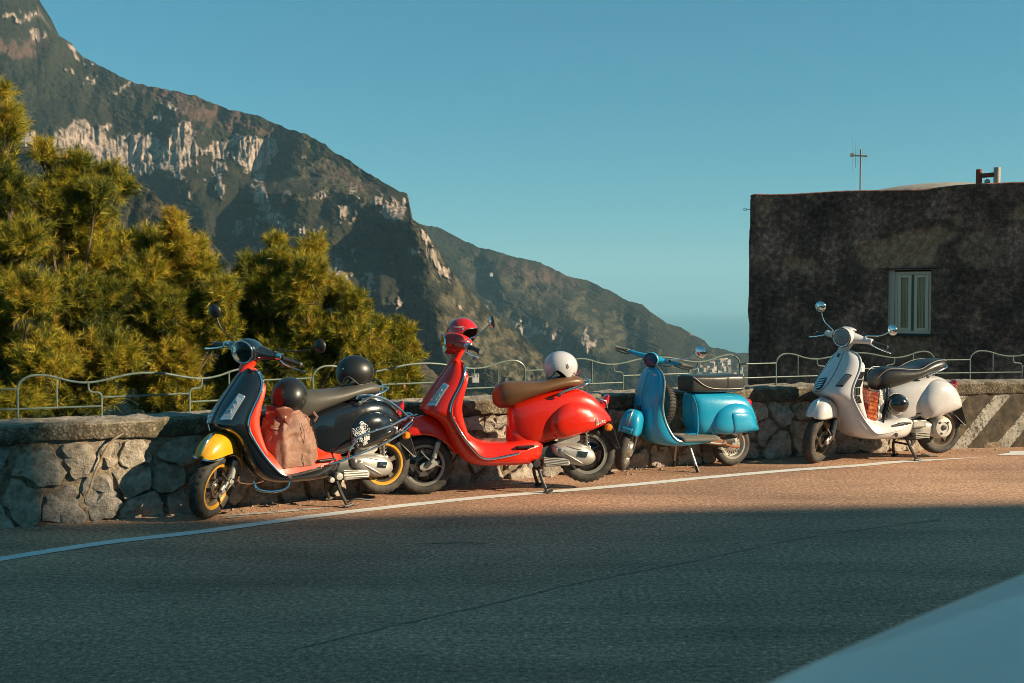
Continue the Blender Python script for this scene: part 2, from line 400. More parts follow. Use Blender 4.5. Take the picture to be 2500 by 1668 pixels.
def m_cap():
    m = mat('coping_concrete', (.3, .25, .2), .93); b = bsdf(m); tc = N(m, 'TexCoord').outputs['Object']; ge = N(m, 'NewGeometry')
    n = noise(m, 9, 8, .72, vec=tc); v = N(m, 'TexVoronoi'); L(m, tc, v.inputs['Vector']); v.inputs['Scale'].default_value = 42
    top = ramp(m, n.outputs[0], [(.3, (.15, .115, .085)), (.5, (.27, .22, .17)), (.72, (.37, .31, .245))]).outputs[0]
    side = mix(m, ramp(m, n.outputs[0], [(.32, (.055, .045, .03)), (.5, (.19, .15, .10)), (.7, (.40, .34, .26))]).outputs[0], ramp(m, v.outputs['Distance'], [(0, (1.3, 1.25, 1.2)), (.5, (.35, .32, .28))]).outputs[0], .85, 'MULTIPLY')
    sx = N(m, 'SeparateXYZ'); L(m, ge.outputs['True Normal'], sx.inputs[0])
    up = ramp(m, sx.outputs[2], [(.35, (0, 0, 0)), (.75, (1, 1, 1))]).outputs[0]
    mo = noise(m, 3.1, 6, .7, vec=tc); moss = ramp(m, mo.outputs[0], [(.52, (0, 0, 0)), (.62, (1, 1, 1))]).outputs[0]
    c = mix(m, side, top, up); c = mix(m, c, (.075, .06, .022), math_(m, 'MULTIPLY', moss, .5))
    L(m, c, b.inputs['Base Color'])
    inv = math_(m, 'SUBTRACT', 1.0, v.outputs['Distance'])
    L(m, bump(m, inv, .5, .012, bump(m, n.outputs[0], .7, .02)), b.inputs['Normal']); return m
MM, MS, MC = m_mortar(), m_stone(), m_cap()
w_mid = W((SL + SR) / 2)[0]
wall = thing('stone_wall', 'long low rubble stone parapet wall with a rough concrete coping beside the road', 'wall', Matrix.Translation(w_mid))
IW = Matrix.Translation(-w_mid)
s0, s1 = 1.0, _sa[-1] - 1.0
S_PL = s_of(2240)                      # where the plastered, striped stretch begins
def sheet(name, s_a, s_b, ds, prof, mt, amp, fr, seed, parent=wall):
    """loft a profile [(off,z)] along the wall, roughened by noise"""
    P = []
    for (a, b), (c, d) in zip(prof, prof[1:]):
        k = max(1, int(math.hypot(c - a, d - b) / ds + .5))
        P += [(a + (c - a) * i / k, b + (d - b) * i / k) for i in range(k)]
    P.append(prof[-1]); ss = np.arange(s_a, s_b, ds); n, k = len(ss), len(P)
    S, O = np.meshgrid(ss, np.array([p[0] for p in P]), indexing='ij'); _, Z = np.meshgrid(ss, np.array([p[1] for p in P]), indexing='ij')
    nz = fbm(S * fr, Z * fr, O * fr, 4, seed); nz2 = fbm(S * fr * 3.1, Z * fr * 3.1, O * fr * 3.1, 2, seed + 3)
    base = [W(s) for s in ss]
    bx = np.array([b[0].x for b in base])[:, None]; by = np.array([b[0].y for b in base])[:, None]
    nx = np.array([b[2].x for b in base])[:, None]; ny = np.array([b[2].y for b in base])[:, None]
    PN = np.array([prof_n(P, j) for j in range(k)])
    D = amp * (nz + nz2 * .5)
    O2 = O + D * PN[None, :, 0]; Z2 = Z + D * PN[None, :, 1]
    V = np.stack([bx + nx * O2 - w_mid.x, by + ny * O2 - w_mid.y, Z2], -1).reshape(-1, 3)
    i, j = np.meshgrid(np.arange(n - 1), np.arange(k - 1), indexing='ij'); a = (i * k + j).ravel()
    F4 = np.stack([a, a + k, a + k + 1, a + 1], -1)
    return np_mesh(name, V, F4, mt, parent, smooth=True)
def prof_n(P, j):
    a = P[max(0, j - 1)]; b = P[min(len(P) - 1, j + 1)]; t = Vector((b[0] - a[0], b[1] - a[1]))
    return (0, 0) if t.length < 1e-6 else (t.y / t.length, -t.x / t.length)
sheet('mortar_core', s0, s1, .035, [(-.007, -.03), (-.007, .66), (-.30, .66), (-.34, -2.0)], MM, .016, 7, 3)
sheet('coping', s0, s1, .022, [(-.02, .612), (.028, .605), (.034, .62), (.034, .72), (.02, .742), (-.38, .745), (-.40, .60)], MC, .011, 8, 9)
# stones: clipped Voronoi cells on the wall face, each its own block
sites = []
q = random.Random(5); step = .27
for _t in range(9000):
    c_ = (q.uniform(s0 + .3, S_PL - .06), q.uniform(.03, .57)); dm = q.uniform(.15, .30)
    if all(math.hypot((c_[0] - b[0]) * .92, (c_[1] - b[1]) * 1.1) > max(dm, b[2]) * .98 for b in sites if abs(b[0] - c_[0]) < .4): sites.append((c_[0], c_[1], dm))
def clip(poly, a, b):
    mx, my = (a[0] + b[0]) / 2, (a[1] + b[1]) / 2; nx, ny = b[0] - a[0], b[1] - a[1]; out = []
    for i in range(len(poly)):
        p, q_ = poly[i], poly[(i + 1) % len(poly)]
        dp = (p[0] - mx) * nx + (p[1] - my) * ny; dq = (q_[0] - mx) * nx + (q_[1] - my) * ny
        if dp <= 0: out.append(p)
        if dp * dq < 0: t = dp / (dp - dq); out.append((p[0] + (q_[0] - p[0]) * t, p[1] + (q_[1] - p[1]) * t))
    return out
vis_a, vis_b = SL - .6, SR + .6
for k, a in enumerate(sites):
    if not (vis_a < a[0] < vis_b): continue
    poly = [(a[0] - .3, -.02), (a[0] + .3, -.02), (a[0] + .3, .60), (a[0] - .3, .60)]
    poly = [(max(p[0], s0), p[1]) for p in poly]
    for b in sites:
        if b is not a and abs(b[0] - a[0]) < .8: poly = clip(poly, a, b)
        if len(poly) < 3: break
    if len(poly) < 3: continue
    cx = sum(p[0] for p in poly) / len(poly); cy = sum(p[1] for p in poly) / len(poly)
    if min(p[0] for p in poly) > S_PL - .1: continue
    NA, NR = 26, 6; ring = []
    sz = rnd.uniform(.80, .93); gap = rnd.choice([.002, .005, .010, .022])
    for i in range(NA):
        an = 2 * math.pi * i / NA; dx, dy = math.cos(an), math.sin(an); best = 9
        for j in range(len(poly)):
            p, q_ = poly[j], poly[(j + 1) % len(poly)]; ex, ey = q_[0] - p[0], q_[1] - p[1]; den = dx * ey - dy * ex
            if abs(den) < 1e-9: continue
            t = ((p[0] - cx) * ey - (p[1] - cy) * ex) / den; u = ((p[0] - cx) * dy - (p[1] - cy) * dx) / den
            if t > 0 and -1e-6 <= u <= 1.000001: best = min(best, t)
        ring.append(best)
    for _ in range(1): ring = [(ring[i - 1] + 4 * ring[i] + ring[(i + 1) % NA]) / 6 for i in range(NA)]
    hgt = rnd.uniform(.008, .032); sd = rnd.uniform(0, 99); tx, ty = rnd.uniform(-.25, .25), rnd.uniform(-.3, .15)
    v = []; rs = [1.0, .975, .93, .68, .36, 0.0]; hs = [-.03, .45, .95, 1.0, 1.0, 1.0]
    SS, ZZ, OO = [], [], []
    for ri, r_ in enumerate(rs):
        for i in range(NA if r_ > 0 else 1):
            an = 2 * math.pi * i / NA; rad = max(.01, ring[i] - gap) * sz ** .3 * r_
            SS.append(cx + math.cos(an) * rad); ZZ.append(cy + math.sin(an) * rad); OO.append(-.05 if ri == 0 else hs[ri] * hgt)
    SS, ZZ, OO = map(np.array, (SS, ZZ, OO))
    nn = fbm(SS * 11 + sd, ZZ * 11, 0, 4, k)
    ed = fbm(SS * 16 + sd, ZZ * 16, 7, 3, k + 3)
    OO = np.where(OO > -.04, OO + nn * .019 + (SS - cx) * tx * .5 + (ZZ - cy) * ty * .5, OO)
    SS = SS + ed * .026; ZZ = ZZ + vnoise(SS * 16, ZZ * 16, 0, k + 9) * .024
    p0, t0, n0 = W(cx); org = p0 + Vector((0, 0, cy))
    v = [wp(float(a_), float(b_), float(c_)) - org for a_, b_, c_ in zip(SS, OO, ZZ)]
    f = []
    for ri in range(len(rs) - 2):
        for i in range(NA):
            a_ = ri * NA + i; b_ = ri * NA + (i + 1) % NA; f.append((a_, b_, b_ + NA, a_ + NA))
    last = (len(rs) - 2) * NA
    for i in range(NA): f.append((last + i, last + (i + 1) % NA, last + NA))
    o = mk('stone', v, f, MS, wall, smooth=True, sharp=24); o.location = org - w_mid
# plastered end with faded diagonal warning stripes
def m_stripe():
    m = mat('striped_plaster', (.2, .17, .13), .9); b = bsdf(m); uv = N(m, 'UVMap').outputs[0]; tc = N(m, 'TexCoord').outputs['Object']
    sx = N(m, 'SeparateXYZ'); L(m, uv, sx.inputs[0])
    u = math_(m, 'SUBTRACT', sx.outputs[0], math_(m, 'MULTIPLY', sx.outputs[1], .93))
    fr = math_(m, 'FRACT', math_(m, 'DIVIDE', u, .54))
    w = noise(m, 14, 6, .8, vec=tc); frn = math_(m, 'ADD', fr, math_(m, 'MULTIPLY', math_(m, 'SUBTRACT', w.outputs[0], .5), .10))
    on = math_(m, 'MULTIPLY', math_(m, 'LESS_THAN', frn, .40), math_(m, 'GREATER_THAN', frn, .03))
    chip = noise(m, 26, 7, .8, vec=tc); big = noise(m, 3.3, 3, .5, vec=tc)
    keep = math_(m, 'LESS_THAN', math_(m, 'ADD', chip.outputs[0], math_(m, 'MULTIPLY', big.outputs[0], .35)), .71)
    dark = ramp(m, noise(m, 8, 7, .7, vec=tc).outputs[0], [(.3, (.02, .016, .012)), (.5, (.06, .045, .028)), (.75, (.17, .12, .075))]).outputs[0]  # plaster base darkened, the shade on this end put into its colour
    wh = ramp(m, noise(m, 20, 5, .7, vec=tc).outputs[0], [(.3, (.20, .18, .15)), (.6, (.42, .38, .33))]).outputs[0]
    L(m, mix(m, dark, wh, math_(m, 'MULTIPLY', on, keep)), b.inputs['Base Color'])
    L(m, bump(m, chip.outputs[0], .6, .012), b.inputs['Normal']); return m
pl = sheet('striped_plaster', S_PL - .05, s1, .03, [(.004, -.03), (.012, .30), (.016, .605)], m_stripe(), .007, 6, 21)
uvl = pl.data.uv_layers.new(name='UVMap'); co = np.zeros(len(pl.data.vertices) * 3, np.float32); pl.data.vertices.foreach_get('co', co); co = co.reshape(-1, 3)
k_ = len(np.arange(S_PL - .05, s1, .03)); kk = len(co) // k_; sval = np.repeat(np.arange(S_PL - .05, s1, .03), kk)
li = np.zeros(len(pl.data.loops), np.int32); pl.data.loops.foreach_get('vertex_index', li)
S_STR = s_of(2322)                     # foot of the first stripe
uvl.data.foreach_set('uv', np.stack([sval[li] - S_STR, co[li, 2]], -1).astype(np.float32).ravel())
# a dry stick leaning on the wall, where the late light grazes it
def m_wood(name, c):
    m = mat(name, c, .9); b = bsdf(m); n = noise(m, 18, 6, .7)
    L(m, mix(m, tuple(x * .5 for x in c), tuple(min(1, x * 1.5) for x in c), n.outputs[0]), b.inputs['Base Color'])
    L(m, bump(m, n.outputs[0], .8, .01), b.inputs['Normal']); return m
MB_bark = m_wood('pine_bark', (.10, .068, .045)); MB_stick = m_wood('dry_wood', (.26, .19, .12))
def on_wall(px, py, off=.05):
    s = s_of(px, off); q = wp(s, off, 0); d = ray(px, py); return Vector((q.x, q.y, CAM_H + d.z * q.y / d.y))
st = [on_wall(*p) for p in [(207, 1207), (215, 1190), (222, 1166), (240, 1125), (266, 1080), (297, 1058)]]
so = MB().add(tube([p - st[0] for p in cat(st, 6)], [.008 + .003 * math.sin(i) for i in range(len(cat(st, 6)))], 8)).build('dry_branch', MB_stick)
so.location = st[0]; tag(so, 'thin dry curved branch leaning against the wall left of the black scooter', 'branch')

# ---- green railing on the coping
def m_rail():
    m = mat('green_railing_paint', (.16, .27, .22), .3); b = bsdf(m); n = noise(m, 20, 5, .7)
    L(m, ramp(m, n.outputs[0], [(.35, (.07, .10, .085)), (.6, (.13, .16, .135)), (.8, (.20, .21, .175))]).outputs[0], b.inputs['Base Color']); return m
MR = m_rail()
OFF = -.30; ZC = .742
starts = [s_of(38, OFF), s_of(763, OFF), None, s_of(1897, OFF), s_of(2371, OFF)]
per = (starts[3] - starts[1]) / 2; starts[2] = starts[1] + per
PL = per - .46
rail = thing('railing', 'low green tubular railing with scalloped top rail standing on the stone wall', 'railing', Matrix.Translation(wp(starts[2], OFF, ZC)))
def ro(s, z): return wp(s, OFF, ZC + z) - rail.location
def rt(name, pts, r_=.0105, smooth_n=0):
    P = [ro(s, z) for s, z in pts]
    if smooth_n: P = cat(P, smooth_n)
    return MB().add(tube(P, r_, 8)).build(name, MR, rail)
allst = [starts[0] - per] + starts + [starts[4] + (starts[4] - starts[3]) if False else starts[4] + per, ]
for i, a in enumerate(allst):
    Lp = PL
    if i + 1 < len(allst): gapn = allst[i + 1]
    else: gapn = None
    if i == 1: Lp = starts[1] - starts[0] - .47
    if i == 4: Lp = starts[4] - starts[3] - .45
    u = lambda t: a + t * Lp
    half = [(0, .0), (0, .14), (0, .235), (.012, .29), (.04, .325), (.075, .332), (.12, .318), (.17, .288), (.22, .27), (.27, .268), (.33, .285), (.42, .318), (.5, .328)]
    full = half + [(1 - t, z) for t, z in reversed(half[:-1])]
    rt('top_rail', [(u(t), z) for t, z in full], .0092, 4)
    for sg in (0, 1):
        g = (lambda t: u(t)) if sg == 0 else (lambda t: u(1 - t))
        rt('rail_post', [(g(.255), .268), (g(.255), .225), (g(.262), .198), (g(.275), .19), (g(.29), .188), (g(.302), .178), (g(.308), .15), (g(.308), 0)], .0085, 3)
        rt('inner_post', [(g(.135), .306), (g(.135), .082)], .0076)
        rt('lower_rail', [(g(0), .082), (g(.15), .082), (g(.308), .082)], .0076)
    rt('middle_rail', [(u(.308), .15), (u(.5), .15), (u(.692), .15)], .0076)
    if gapn:
        e = a + Lp
        rt('link_rail', [(e, .232), ((e + gapn) / 2, .232), (gapn, .232)], .0076); rt('link_rail', [(e, .082), ((e + gapn) / 2, .082), (gapn, .082)], .0076)

# ---- dark plastered house
DB = 22.0
cor = at(1829, 834, DB); cor.z = 0
fd = Vector((.897, -.441, 0)).normalized(); fn = Vector((-.441, -.897, 0)).normalized()
HM = Matrix(((fd.x, -fn.x, 0, cor.x), (fd.y, -fn.y, 0, cor.y), (0, 0, 1, 0), (0, 0, 0, 1)))   # local x along the facade, y into the house
house = thing('plastered_house', 'old flat roofed house with dark brown peeling plaster and one small white window', 'house', HM @ Matrix.Translation((0, 0, -5)))
HI = Matrix.Translation((0, 0, 5))
def hl(px, py):
    """facade coordinates (x, z) of a photo point"""
    d = ray(px, py); o = Vector((0, 0, CAM_H)); t = (cor - o).dot(fn) / d.dot(fn); p = o + d * t; q = p - cor
    return q.dot(fd), p.z
def m_plaster():
    m = mat('mottled_plaster', (.03, .028, .025), .92); b = bsdf(m); tc = N(m, 'TexCoord').outputs['Object']; at_ = N(m, 'Attribute'); at_.attribute_name = 'bare'
    n = noise(m, 1.1, 7, .65, vec=tc); n2 = noise(m, 9, 7, .75, vec=tc); n3 = noise(m, 46, 4, .8, vec=tc)
    c = ramp(m, n.outputs[0], [(.3, (.065, .026, .017)), (.5, (.20, .075, .050)), (.7, (.50, .19, .13))]).outputs[0]  # mottled brown plaster, tone varied by noise
    c = mix(m, c, ramp(m, n2.outputs[0], [(.32, (.3, .3, .3)), (.5, (1, 1, 1)), (.68, (2.8, 2.6, 2.4))]).outputs[0], 1, 'MULTIPLY')
    sp = ramp(m, n3.outputs[0], [(.66, (0, 0, 0)), (.74, (1, 1, 1))]).outputs[0]
    c = mix(m, c, (.60, .42, .30), math_(m, 'MULTIPLY', sp, .7))
    bare = ramp(m, n2.outputs[0], [(.3, (.20, .07, .036)), (.5, (.55, .205, .112)), (.72, (.95, .42, .27))]).outputs[0]
    c = mix(m, c, bare, at_.outputs['Fac'])
    mp = N(m, 'Mapping'); L(m, tc, mp.inputs[0]); mp.inputs['Scale'].default_value = (3.5, 1, .35)
    sk = ramp(m, noise(m, 1.6, 5, .6, vec=mp.outputs[0]).outputs[0], [(.35, (.7, .7, .7)), (.65, (1.35, 1.33, 1.3))]).outputs[0]
    c = mix(m, c, sk, .3, 'MULTIPLY')
    L(m, c, b.inputs['Base Color']); L(m, bump(m, n3.outputs[0], .35, .01, bump(m, n2.outputs[0], .7, .03)), b.inputs['Normal']); return m
MP = m_plaster()
HW, HD, ZT = 13.0, 7.0, 4.0
wx0, wz1 = hl(2170, 660); wx1, wz0 = hl(2272, 815)
TP = [hl(*p) for p in [(1838, 472), (1880, 474), (1945, 472), (2060, 465), (2160, 463), (2250, 462), (2330, 452), (2400, 447), (2500, 443)]]; TX = [0] + [p[0] for p in TP] + [13]; TZ = [TP[0][1] - .05] + [p[1] - .022 for p in TP] + [TP[-1][1]]
def top_z(x):     # the slightly wavy parapet
    return np.interp(x, TX, TZ)
gx = np.unique(np.concatenate([np.arange(0, 6.5, .045), np.arange(6.5, HW + .01, .3), [wx0, wx1]])); gz = np.unique(np.concatenate([np.arange(-5, .5, .4), np.arange(.5, 3.86, .045), [3.86], [wz0, wz1]]))
GX, GZ = np.meshgrid(gx, gz, indexing='ij')
bare_px = [  # patches where the top coat has fallen, in photo coordinates
 [(2092, 610), (2110, 595), (2150, 592), (2185, 575), (2215, 562), (2260, 560), (2320, 560), (2345, 570), (2310, 588), (2290, 600), (2280, 625), (2285, 640), (2240, 652), (2190, 655), (2130, 655), (2100, 640)],
 [(1922, 640), (1940, 630), (1970, 632), (1993, 650), (1985, 665), (1950, 668), (1930, 658)],
 [(2330, 600), (2380, 565), (2420, 570), (2432, 610), (2425, 645), (2390, 655), (2350, 640)],
 [(1845, 628), (1870, 622), (1905, 632), (1900, 655), (1870, 668), (1846, 662)],
 [(1852, 505), (1860, 482), (1900, 474), (1888, 490), (1880, 520), (1862, 530), (1846, 535)],
 [(2480, 515), (2505, 495), (2520, 530), (2500, 542), (2482, 530)],
 [(1956, 775), (1975, 772), (1978, 785), (1960, 790)],
 [(2150, 828), (2280, 822), (2300, 850), (2290, 880), (2200, 890), (2150, 870)],
 [(2320, 520), (2360, 515), (2355, 550), (2330, 565)]]
def inpoly(X, Y, poly):
    ins = np.zeros(X.shape, bool); n = len(poly)
    for i in range(n):
        x1, y1 = poly[i]; x2, y2 = poly[(i + 1) % n]
        if y1 == y2: continue
        c = ((y1 > Y) != (y2 > Y)) & (X < (x2 - x1) * (Y - y1) / (y2 - y1) + x1); ins ^= c
    return ins
XX = GX + fbm(GX * 4, GZ * 4, 0, 4, 2) * .05; ZZ = GZ + fbm(GX * 4, GZ * 4, 5, 4, 8) * .05
BARE = np.zeros(GX.shape)
for pi, pg in enumerate(bare_px): BARE = np.maximum(BARE, inpoly(XX, ZZ, [hl(*p) for p in pg]) * [1, .95, .45, .35, .8, 1, .6, .5, .5][pi])
B2 = BARE.copy()
for _ in range(1):
    B2[1:-1, 1:-1] = (B2[1:-1, 1:-1] * 2 + B2[:-2, 1:-1] + B2[2:, 1:-1] + B2[1:-1, :-2] + B2[1:-1, 2:]) / 6
ZZp = np.where(GZ >= 3.8599, top_z(GX), GZ)
YY = .028 * np.minimum(B2, 1) - .018 * fbm(GX * 1.3, GZ * 1.3, 0, 3, 4) - .006 * fbm(GX * 9, GZ * 9, 0, 2, 6)
XXp = GX + np.where(GX < .01, .02 * fbm(GZ * 2, GX, 0, 3, 1), 0)
edge_m = (np.abs(GX - wx0) < .001) | (np.abs(GX - wx1) < .001)
V = np.stack([XXp, YY, ZZp + 5], -1).reshape(-1, 3); n, k = GX.shape
i, j = np.meshgrid(np.arange(n - 1), np.arange(k - 1), indexing='ij')
cxm = (GX[:-1, :-1] + GX[1:, 1:]) / 2; czm = (GZ[:-1, :-1] + GZ[1:, 1:]) / 2
keep = ~((cxm > wx0) & (cxm < wx1) & (czm > wz0) & (czm < wz1)); a = (i * k + j)[keep]
fac = np_mesh('facade', V, np.stack([a, a + k, a + k + 1, a + 1], -1), MP, house)
at_ = fac.data.attributes.new('bare', 'FLOAT', 'POINT'); at_.data.foreach_set('value', B2.ravel().astype(np.float32))
mb = MB()      # sides, back, roof slab
zt5 = 8.9
mb.add(([(0.0, 0, 0), (0, HD, 0), (0, HD, zt5 - .07), (0, 0, zt5 - .07)], [(0, 1, 2, 3)]))
mb.add(([(HW, 0, 0), (HW, HD, 0), (HW, HD, zt5), (HW, 0, zt5)], [(3, 2, 1, 0)]))
mb.add(([(0, HD, 0), (HW, HD, 0), (HW, HD, zt5), (0, HD, zt5)], [(0, 1, 2, 3)]))
mb.build('side_walls', MP, house, smooth=False)
cp = []      # parapet top, rounded
for x in gx[::3]: 
    z = float(top_z(x)) + 5; cp.append([(x, -.005, z - .02), (x, .0, z), (x, .04, z + .022), (x, .14, z + .022), (x, .18, z), (x, .18, z - .25)])
mk('parapet', *loft(cp, closed=False), MP, house)
def m_roof():
    m = mat('lime_roof', (.42, .37, .31), .9); b = bsdf(m); n = noise(m, 6, 6, .7)
    L(m, ramp(m, n.outputs[0], [(.3, (.22, .18, .145)), (.7, (.42, .36, .30))]).outputs[0], b.inputs['Base Color']); return m
MRf = m_roof()
mb = MB(); mb.add(([(0.18, .18, 8.75), (HW, .18, 8.75), (HW, HD, 8.75), (.18, HD, 8.75)], [(0, 1, 2, 3)])); mb.build('flat_roof', MRf, house, smooth=False)
rings = []      # shallow domed vault
dc = hl(2185, 460)[0] + .6; 
for r_ in np.linspace(1, 0.02, 12):
    rings.append([(dc + math.cos(t) * 2.0 * r_ * (1 - .02 * math.sin(3 * t)), 3.0 + math.sin(t) * 2.0 * r_, 8.75 + .50 * math.sqrt(max(0, 1 - r_ ** 2.2))) for t in np.linspace(0, 2 * math.pi, 40, endpoint=False)])
mk('roof_vault', *loft(rings, cap0=False), MRf, house)
# window
M_cream = mat('cream_window_paint', (.96, .56, .38), .5); M_white_w = mat('white_reveal', (.78, .50, .40), .8)
M_glass = thin_glass('window_glass', .88, (1, .97, .93))
ww, wh = wx1 - wx0, wz1 - wz0
win = thing('window', None, None); win.parent = house; win.location = (wx0, 0, wz0 + 5)
rv_ = MB(); D_ = .15; lf0 = .108
rv_.add(([(0, -.01, 0), (0, D_ + .1, 0), (0, D_ + .1, wh), (0, -.01, wh)], [(0, 1, 2, 3)])).add(([(ww, -.01, 0), (ww, D_ + .1, 0), (ww, D_ + .1, wh), (ww, -.01, wh)], [(3, 2, 1, 0)]))
rv_.add(([(0, -.01, wh), (ww, -.01, wh), (ww, D_ + .1, wh), (0, D_ + .1, wh)], [(0, 1, 2, 3)])).add(([(0, -.02, 0), (ww, -.02, 0), (ww, D_ + .1, 0), (0, D_ + .1, 0)], [(3, 2, 1, 0)]))
rv_.add(box(.0, lf0, .05, .07, 0, wh)); rv_.build('reveal', M_white_w, win, smooth=False)
lf = .11      # the frame stands right of the pale left reveal
fr_ = MB()
def fr(x0, x1, z0, z1, y=.06, d=.06): fr_.add(box(x0, x1, y, y + d, z0, z1))
fr(lf, lf + .055, .0, wh - .03, .075, .07); fr(ww - .05, ww - .005, .0, wh - .03, .075, .07); fr(lf + .055, ww - .05, wh - .09, wh - .03, .075, .07); fr(lf + .055, ww - .05, 0, .05, .075, .07)
bev(fr_.build('frame', M_cream, win, smooth=False), .006)
x0, x1 = lf + .058, ww - .053; xm = (x0 + x1) / 2
for a, b in ((x0, xm - .03), (xm + .02, x1)):
    sash = MB(); t = .06
    for bb in ((a, a + t, .052, wh - .092), (b - t, b, .052, wh - .092), (a + t, b - t, .052, .052 + t), (a + t, b - t, wh - .092 - t, wh - .092)): sash.add(box(bb[0], bb[1], .055, .105, bb[2], bb[3]))
    bev(sash.build('sash', M_cream, win, smooth=False), .006)
    MB().add(box(a + t, b - t, .078, .082, .052 + t, wh - .092 - t)).build('pane', M_glass, win, smooth=False)
    cv = []; cr = MB(); nn_ = 60; wav = random.Random(int(a * 1000))
    ph = wav.uniform(0, 6); amp_ = .014
    ringc = []
    for zi in np.linspace(.06, wh - .1, 14):
        row = []
        for ki in range(nn_ + 1):
            x = a + .02 + (b - a - .04) * ki / nn_; tt = (zi / wh)
            row.append((x, .108 + amp_ * (math.sin(ki * .8 + ph) + .6 * math.sin(ki * 1.9 + ph * 2)) * (1.25 - .5 * tt), zi))
        ringc.append(row)
    M_curt = bpy.data.materials.get('net_curtain') or mat('net_curtain', (.92, .66, .48), .85, 0, Subsurface_Weight=0.)
    mk('curtain', *loft(ringc, closed=False), M_curt, win)
MB().add(box(xm - .03, xm + .02, .06, .10, .052, wh - .092)).build('meeting_stile', mat('worn_brown_wood', (.16, .10, .05), .7), win, smooth=False)
MB().add(box(lf + .06, ww - .06, .22, .24, .02, wh - .02)).build('dark_interior', mat('dark_room', (.05, .045, .035), .9), win, smooth=False)
bev(MB().add(box(-.02, ww + .06, -.03, .2, -.05, -.002)).build('sill', mat('sill_stone', (.06, .05, .04), .9), win, smooth=False), .008)
MB().add(box(-.22, ww + .2, -.012, .02, wh + .02, wh + .034)).build('lintel_crack_edge', mat('lintel_iron', (.02, .016, .012), .9), win, smooth=False)
rg = MB(); an_ = [(math.cos(t) * .03 - .12, 0, math.sin(t) * .03) for t in np.linspace(0, 6.28, 13)[:-1]]
rg.add(tube(an_, .006, 6, closed=True)).add(tube([(-.09, 0, 0), (.02, .02, 0)], .006, 6)); ro_ = rg.build('iron_ring', M_['dark_steel'], house); ro_.location = (0, .05, hl(1822, 511)[1] + 5)
# antenna
ax, az = hl(2072, 455); _, azt = hl(2072, 366)
ap = HM @ Vector((ax + .1, .9, 8.75 - 5))
ant = thing('tv_antenna', 'thin rusty television antenna mast on the roof of the dark house', 'antenna', Matrix.Translation(ap))
Mast = mat('weathered_mast', (.16, .13, .10), .6, .3); hm = azt - ap.z + .12
MB().add(tube([(0, 0, 0), (0, 0, hm)], .017, 8)).build('mast', Mast, ant)
MB().add(tube([(-.17, .02, hm - .12), (.13, -.02, hm - .14)], .016, 8)).add(box(-.20, -.14, -.01, .04, hm - .15, hm - .08)).build('boom', Mast, ant)
for xx, l0, l1 in ((-.16, -.32, .38), (-.10, -.25, .28), (-.05, -.17, .22), (.05, -.12, .16), (.1, -.1, .12)):
    MB().add(tube([(xx, .02, hm - .125 + l0), (xx, .02, hm - .125 + l1)], .0028, 5)).build('element', Mast, ant)
# chimney pots: two linked pipes
cpx, cpz = hl(2378, 447); _, cpt = hl(2378, 418)
cpos = HM @ Vector((cpx + .02, .12, cpz - .06)); kx = (hl(2436, 447)[0] - cpx)
terra = m_wood('terracotta', (.30, .06, .03)); terra_w = m_wood('pale_clay', (.45, .36, .27))
ch = thing('chimney_pots', 'red and cream clay chimney pipes joined by a crossbar on the house roof', 'chimney', HM.to_3x3().to_4x4())
ch.location = cpos; hh = cpt - cpz + .10
MB().add(tube([(.06, 0, 0), (.06, 0, hh)], .055, 16)).build('red_pipe', terra, ch)
MB().add(tube([(kx - .04, 0, 0), (kx - .04, 0, hh + .02)], .06, 16)).build('cream_pipe', terra_w, ch)
MB().add(tube([(.06, 0, hh * .62), (kx - .06, 0, hh * .66)], .045, 12)).build('cross_pipe', terra, ch)
MB().add(tube([(kx * .5, 0, 0), (kx * .5, 0, hh * .34), (kx * .5, 0, hh * .42)], [.05, .05, .015], 12)).build('small_pot', terra_w, ch)

# ---- tall building across the road behind the photographer (it throws the long shadow)
M_bb = mat('back_plaster', (.4, .33, .26), .9)
d_edge = Vector((.9955, .095, 0)).normalized()
e0 = ground(1250, 1250) ; hB = 13.0; Lsh = hB / math.tan(R(SUN_EL)); sh = Vector((sdir.x, sdir.y, 0)).normalized()
base_pt = e0 + sh * Lsh
def bblock(name, a, b, z0, z1, dep, label):
    nrm = Vector((d_edge.y, -d_edge.x, 0)); p = base_pt
    o = thing(name, label, 'building', Matrix.Translation(p + d_edge * a))
    P = [Vector((0, 0, 0)), d_edge * (b - a), d_edge * (b - a) + nrm * dep, nrm * dep]
    v = [(q_.x, q_.y, z) for q_ in P for z in (z0, z1)]
    f = [(0, 2, 3, 1), (2, 4, 5, 3), (4, 6, 7, 5), (6, 0, 1, 7), (1, 3, 5, 7)]
    mk('wall', v, f, M_bb, o, smooth=False)
    mw = mat('shutter_green', (.03, .07, .05), .6)
    for fl in range(int(z1 // 3.2)):
        for c_ in np.arange(1.5, b - a - 1.5, 3.0):
            q0 = d_edge * float(c_) - nrm * .04; q1 = q0 + d_edge * 1.1
            mk('shutter', [(q0.x, q0.y, fl * 3.2 + 1.0), (q1.x, q1.y, fl * 3.2 + 1.0), (q1.x, q1.y, fl * 3.2 + 2.5), (q0.x, q0.y, fl * 3.2 + 2.5)], [(0, 1, 2, 3)], mw, o, smooth=False)
    return o
wl = on_wall(158, 1180, 0)           # the vertical shadow edge on the wall
tt = (base_pt - Vector((wl.x, wl.y, 0))); M2 = Matrix(((sh.x, -d_edge.x), (sh.y, -d_edge.y))); sol = M2.inverted() @ Vector((tt.x, tt.y))
xa = sol[1]
bblock('back_building', xa, xa + 30, 0, hB, 11, 'cream apartment building with green shutters across the road')
bblock('shade_tower', xa - 14, xa - .01, 0, hB + 1.25, 11, 'unseen taller cream building across the road, shaped to shade the left end of the wall')  # unseen block, its height and edge set to shade the wall's left end
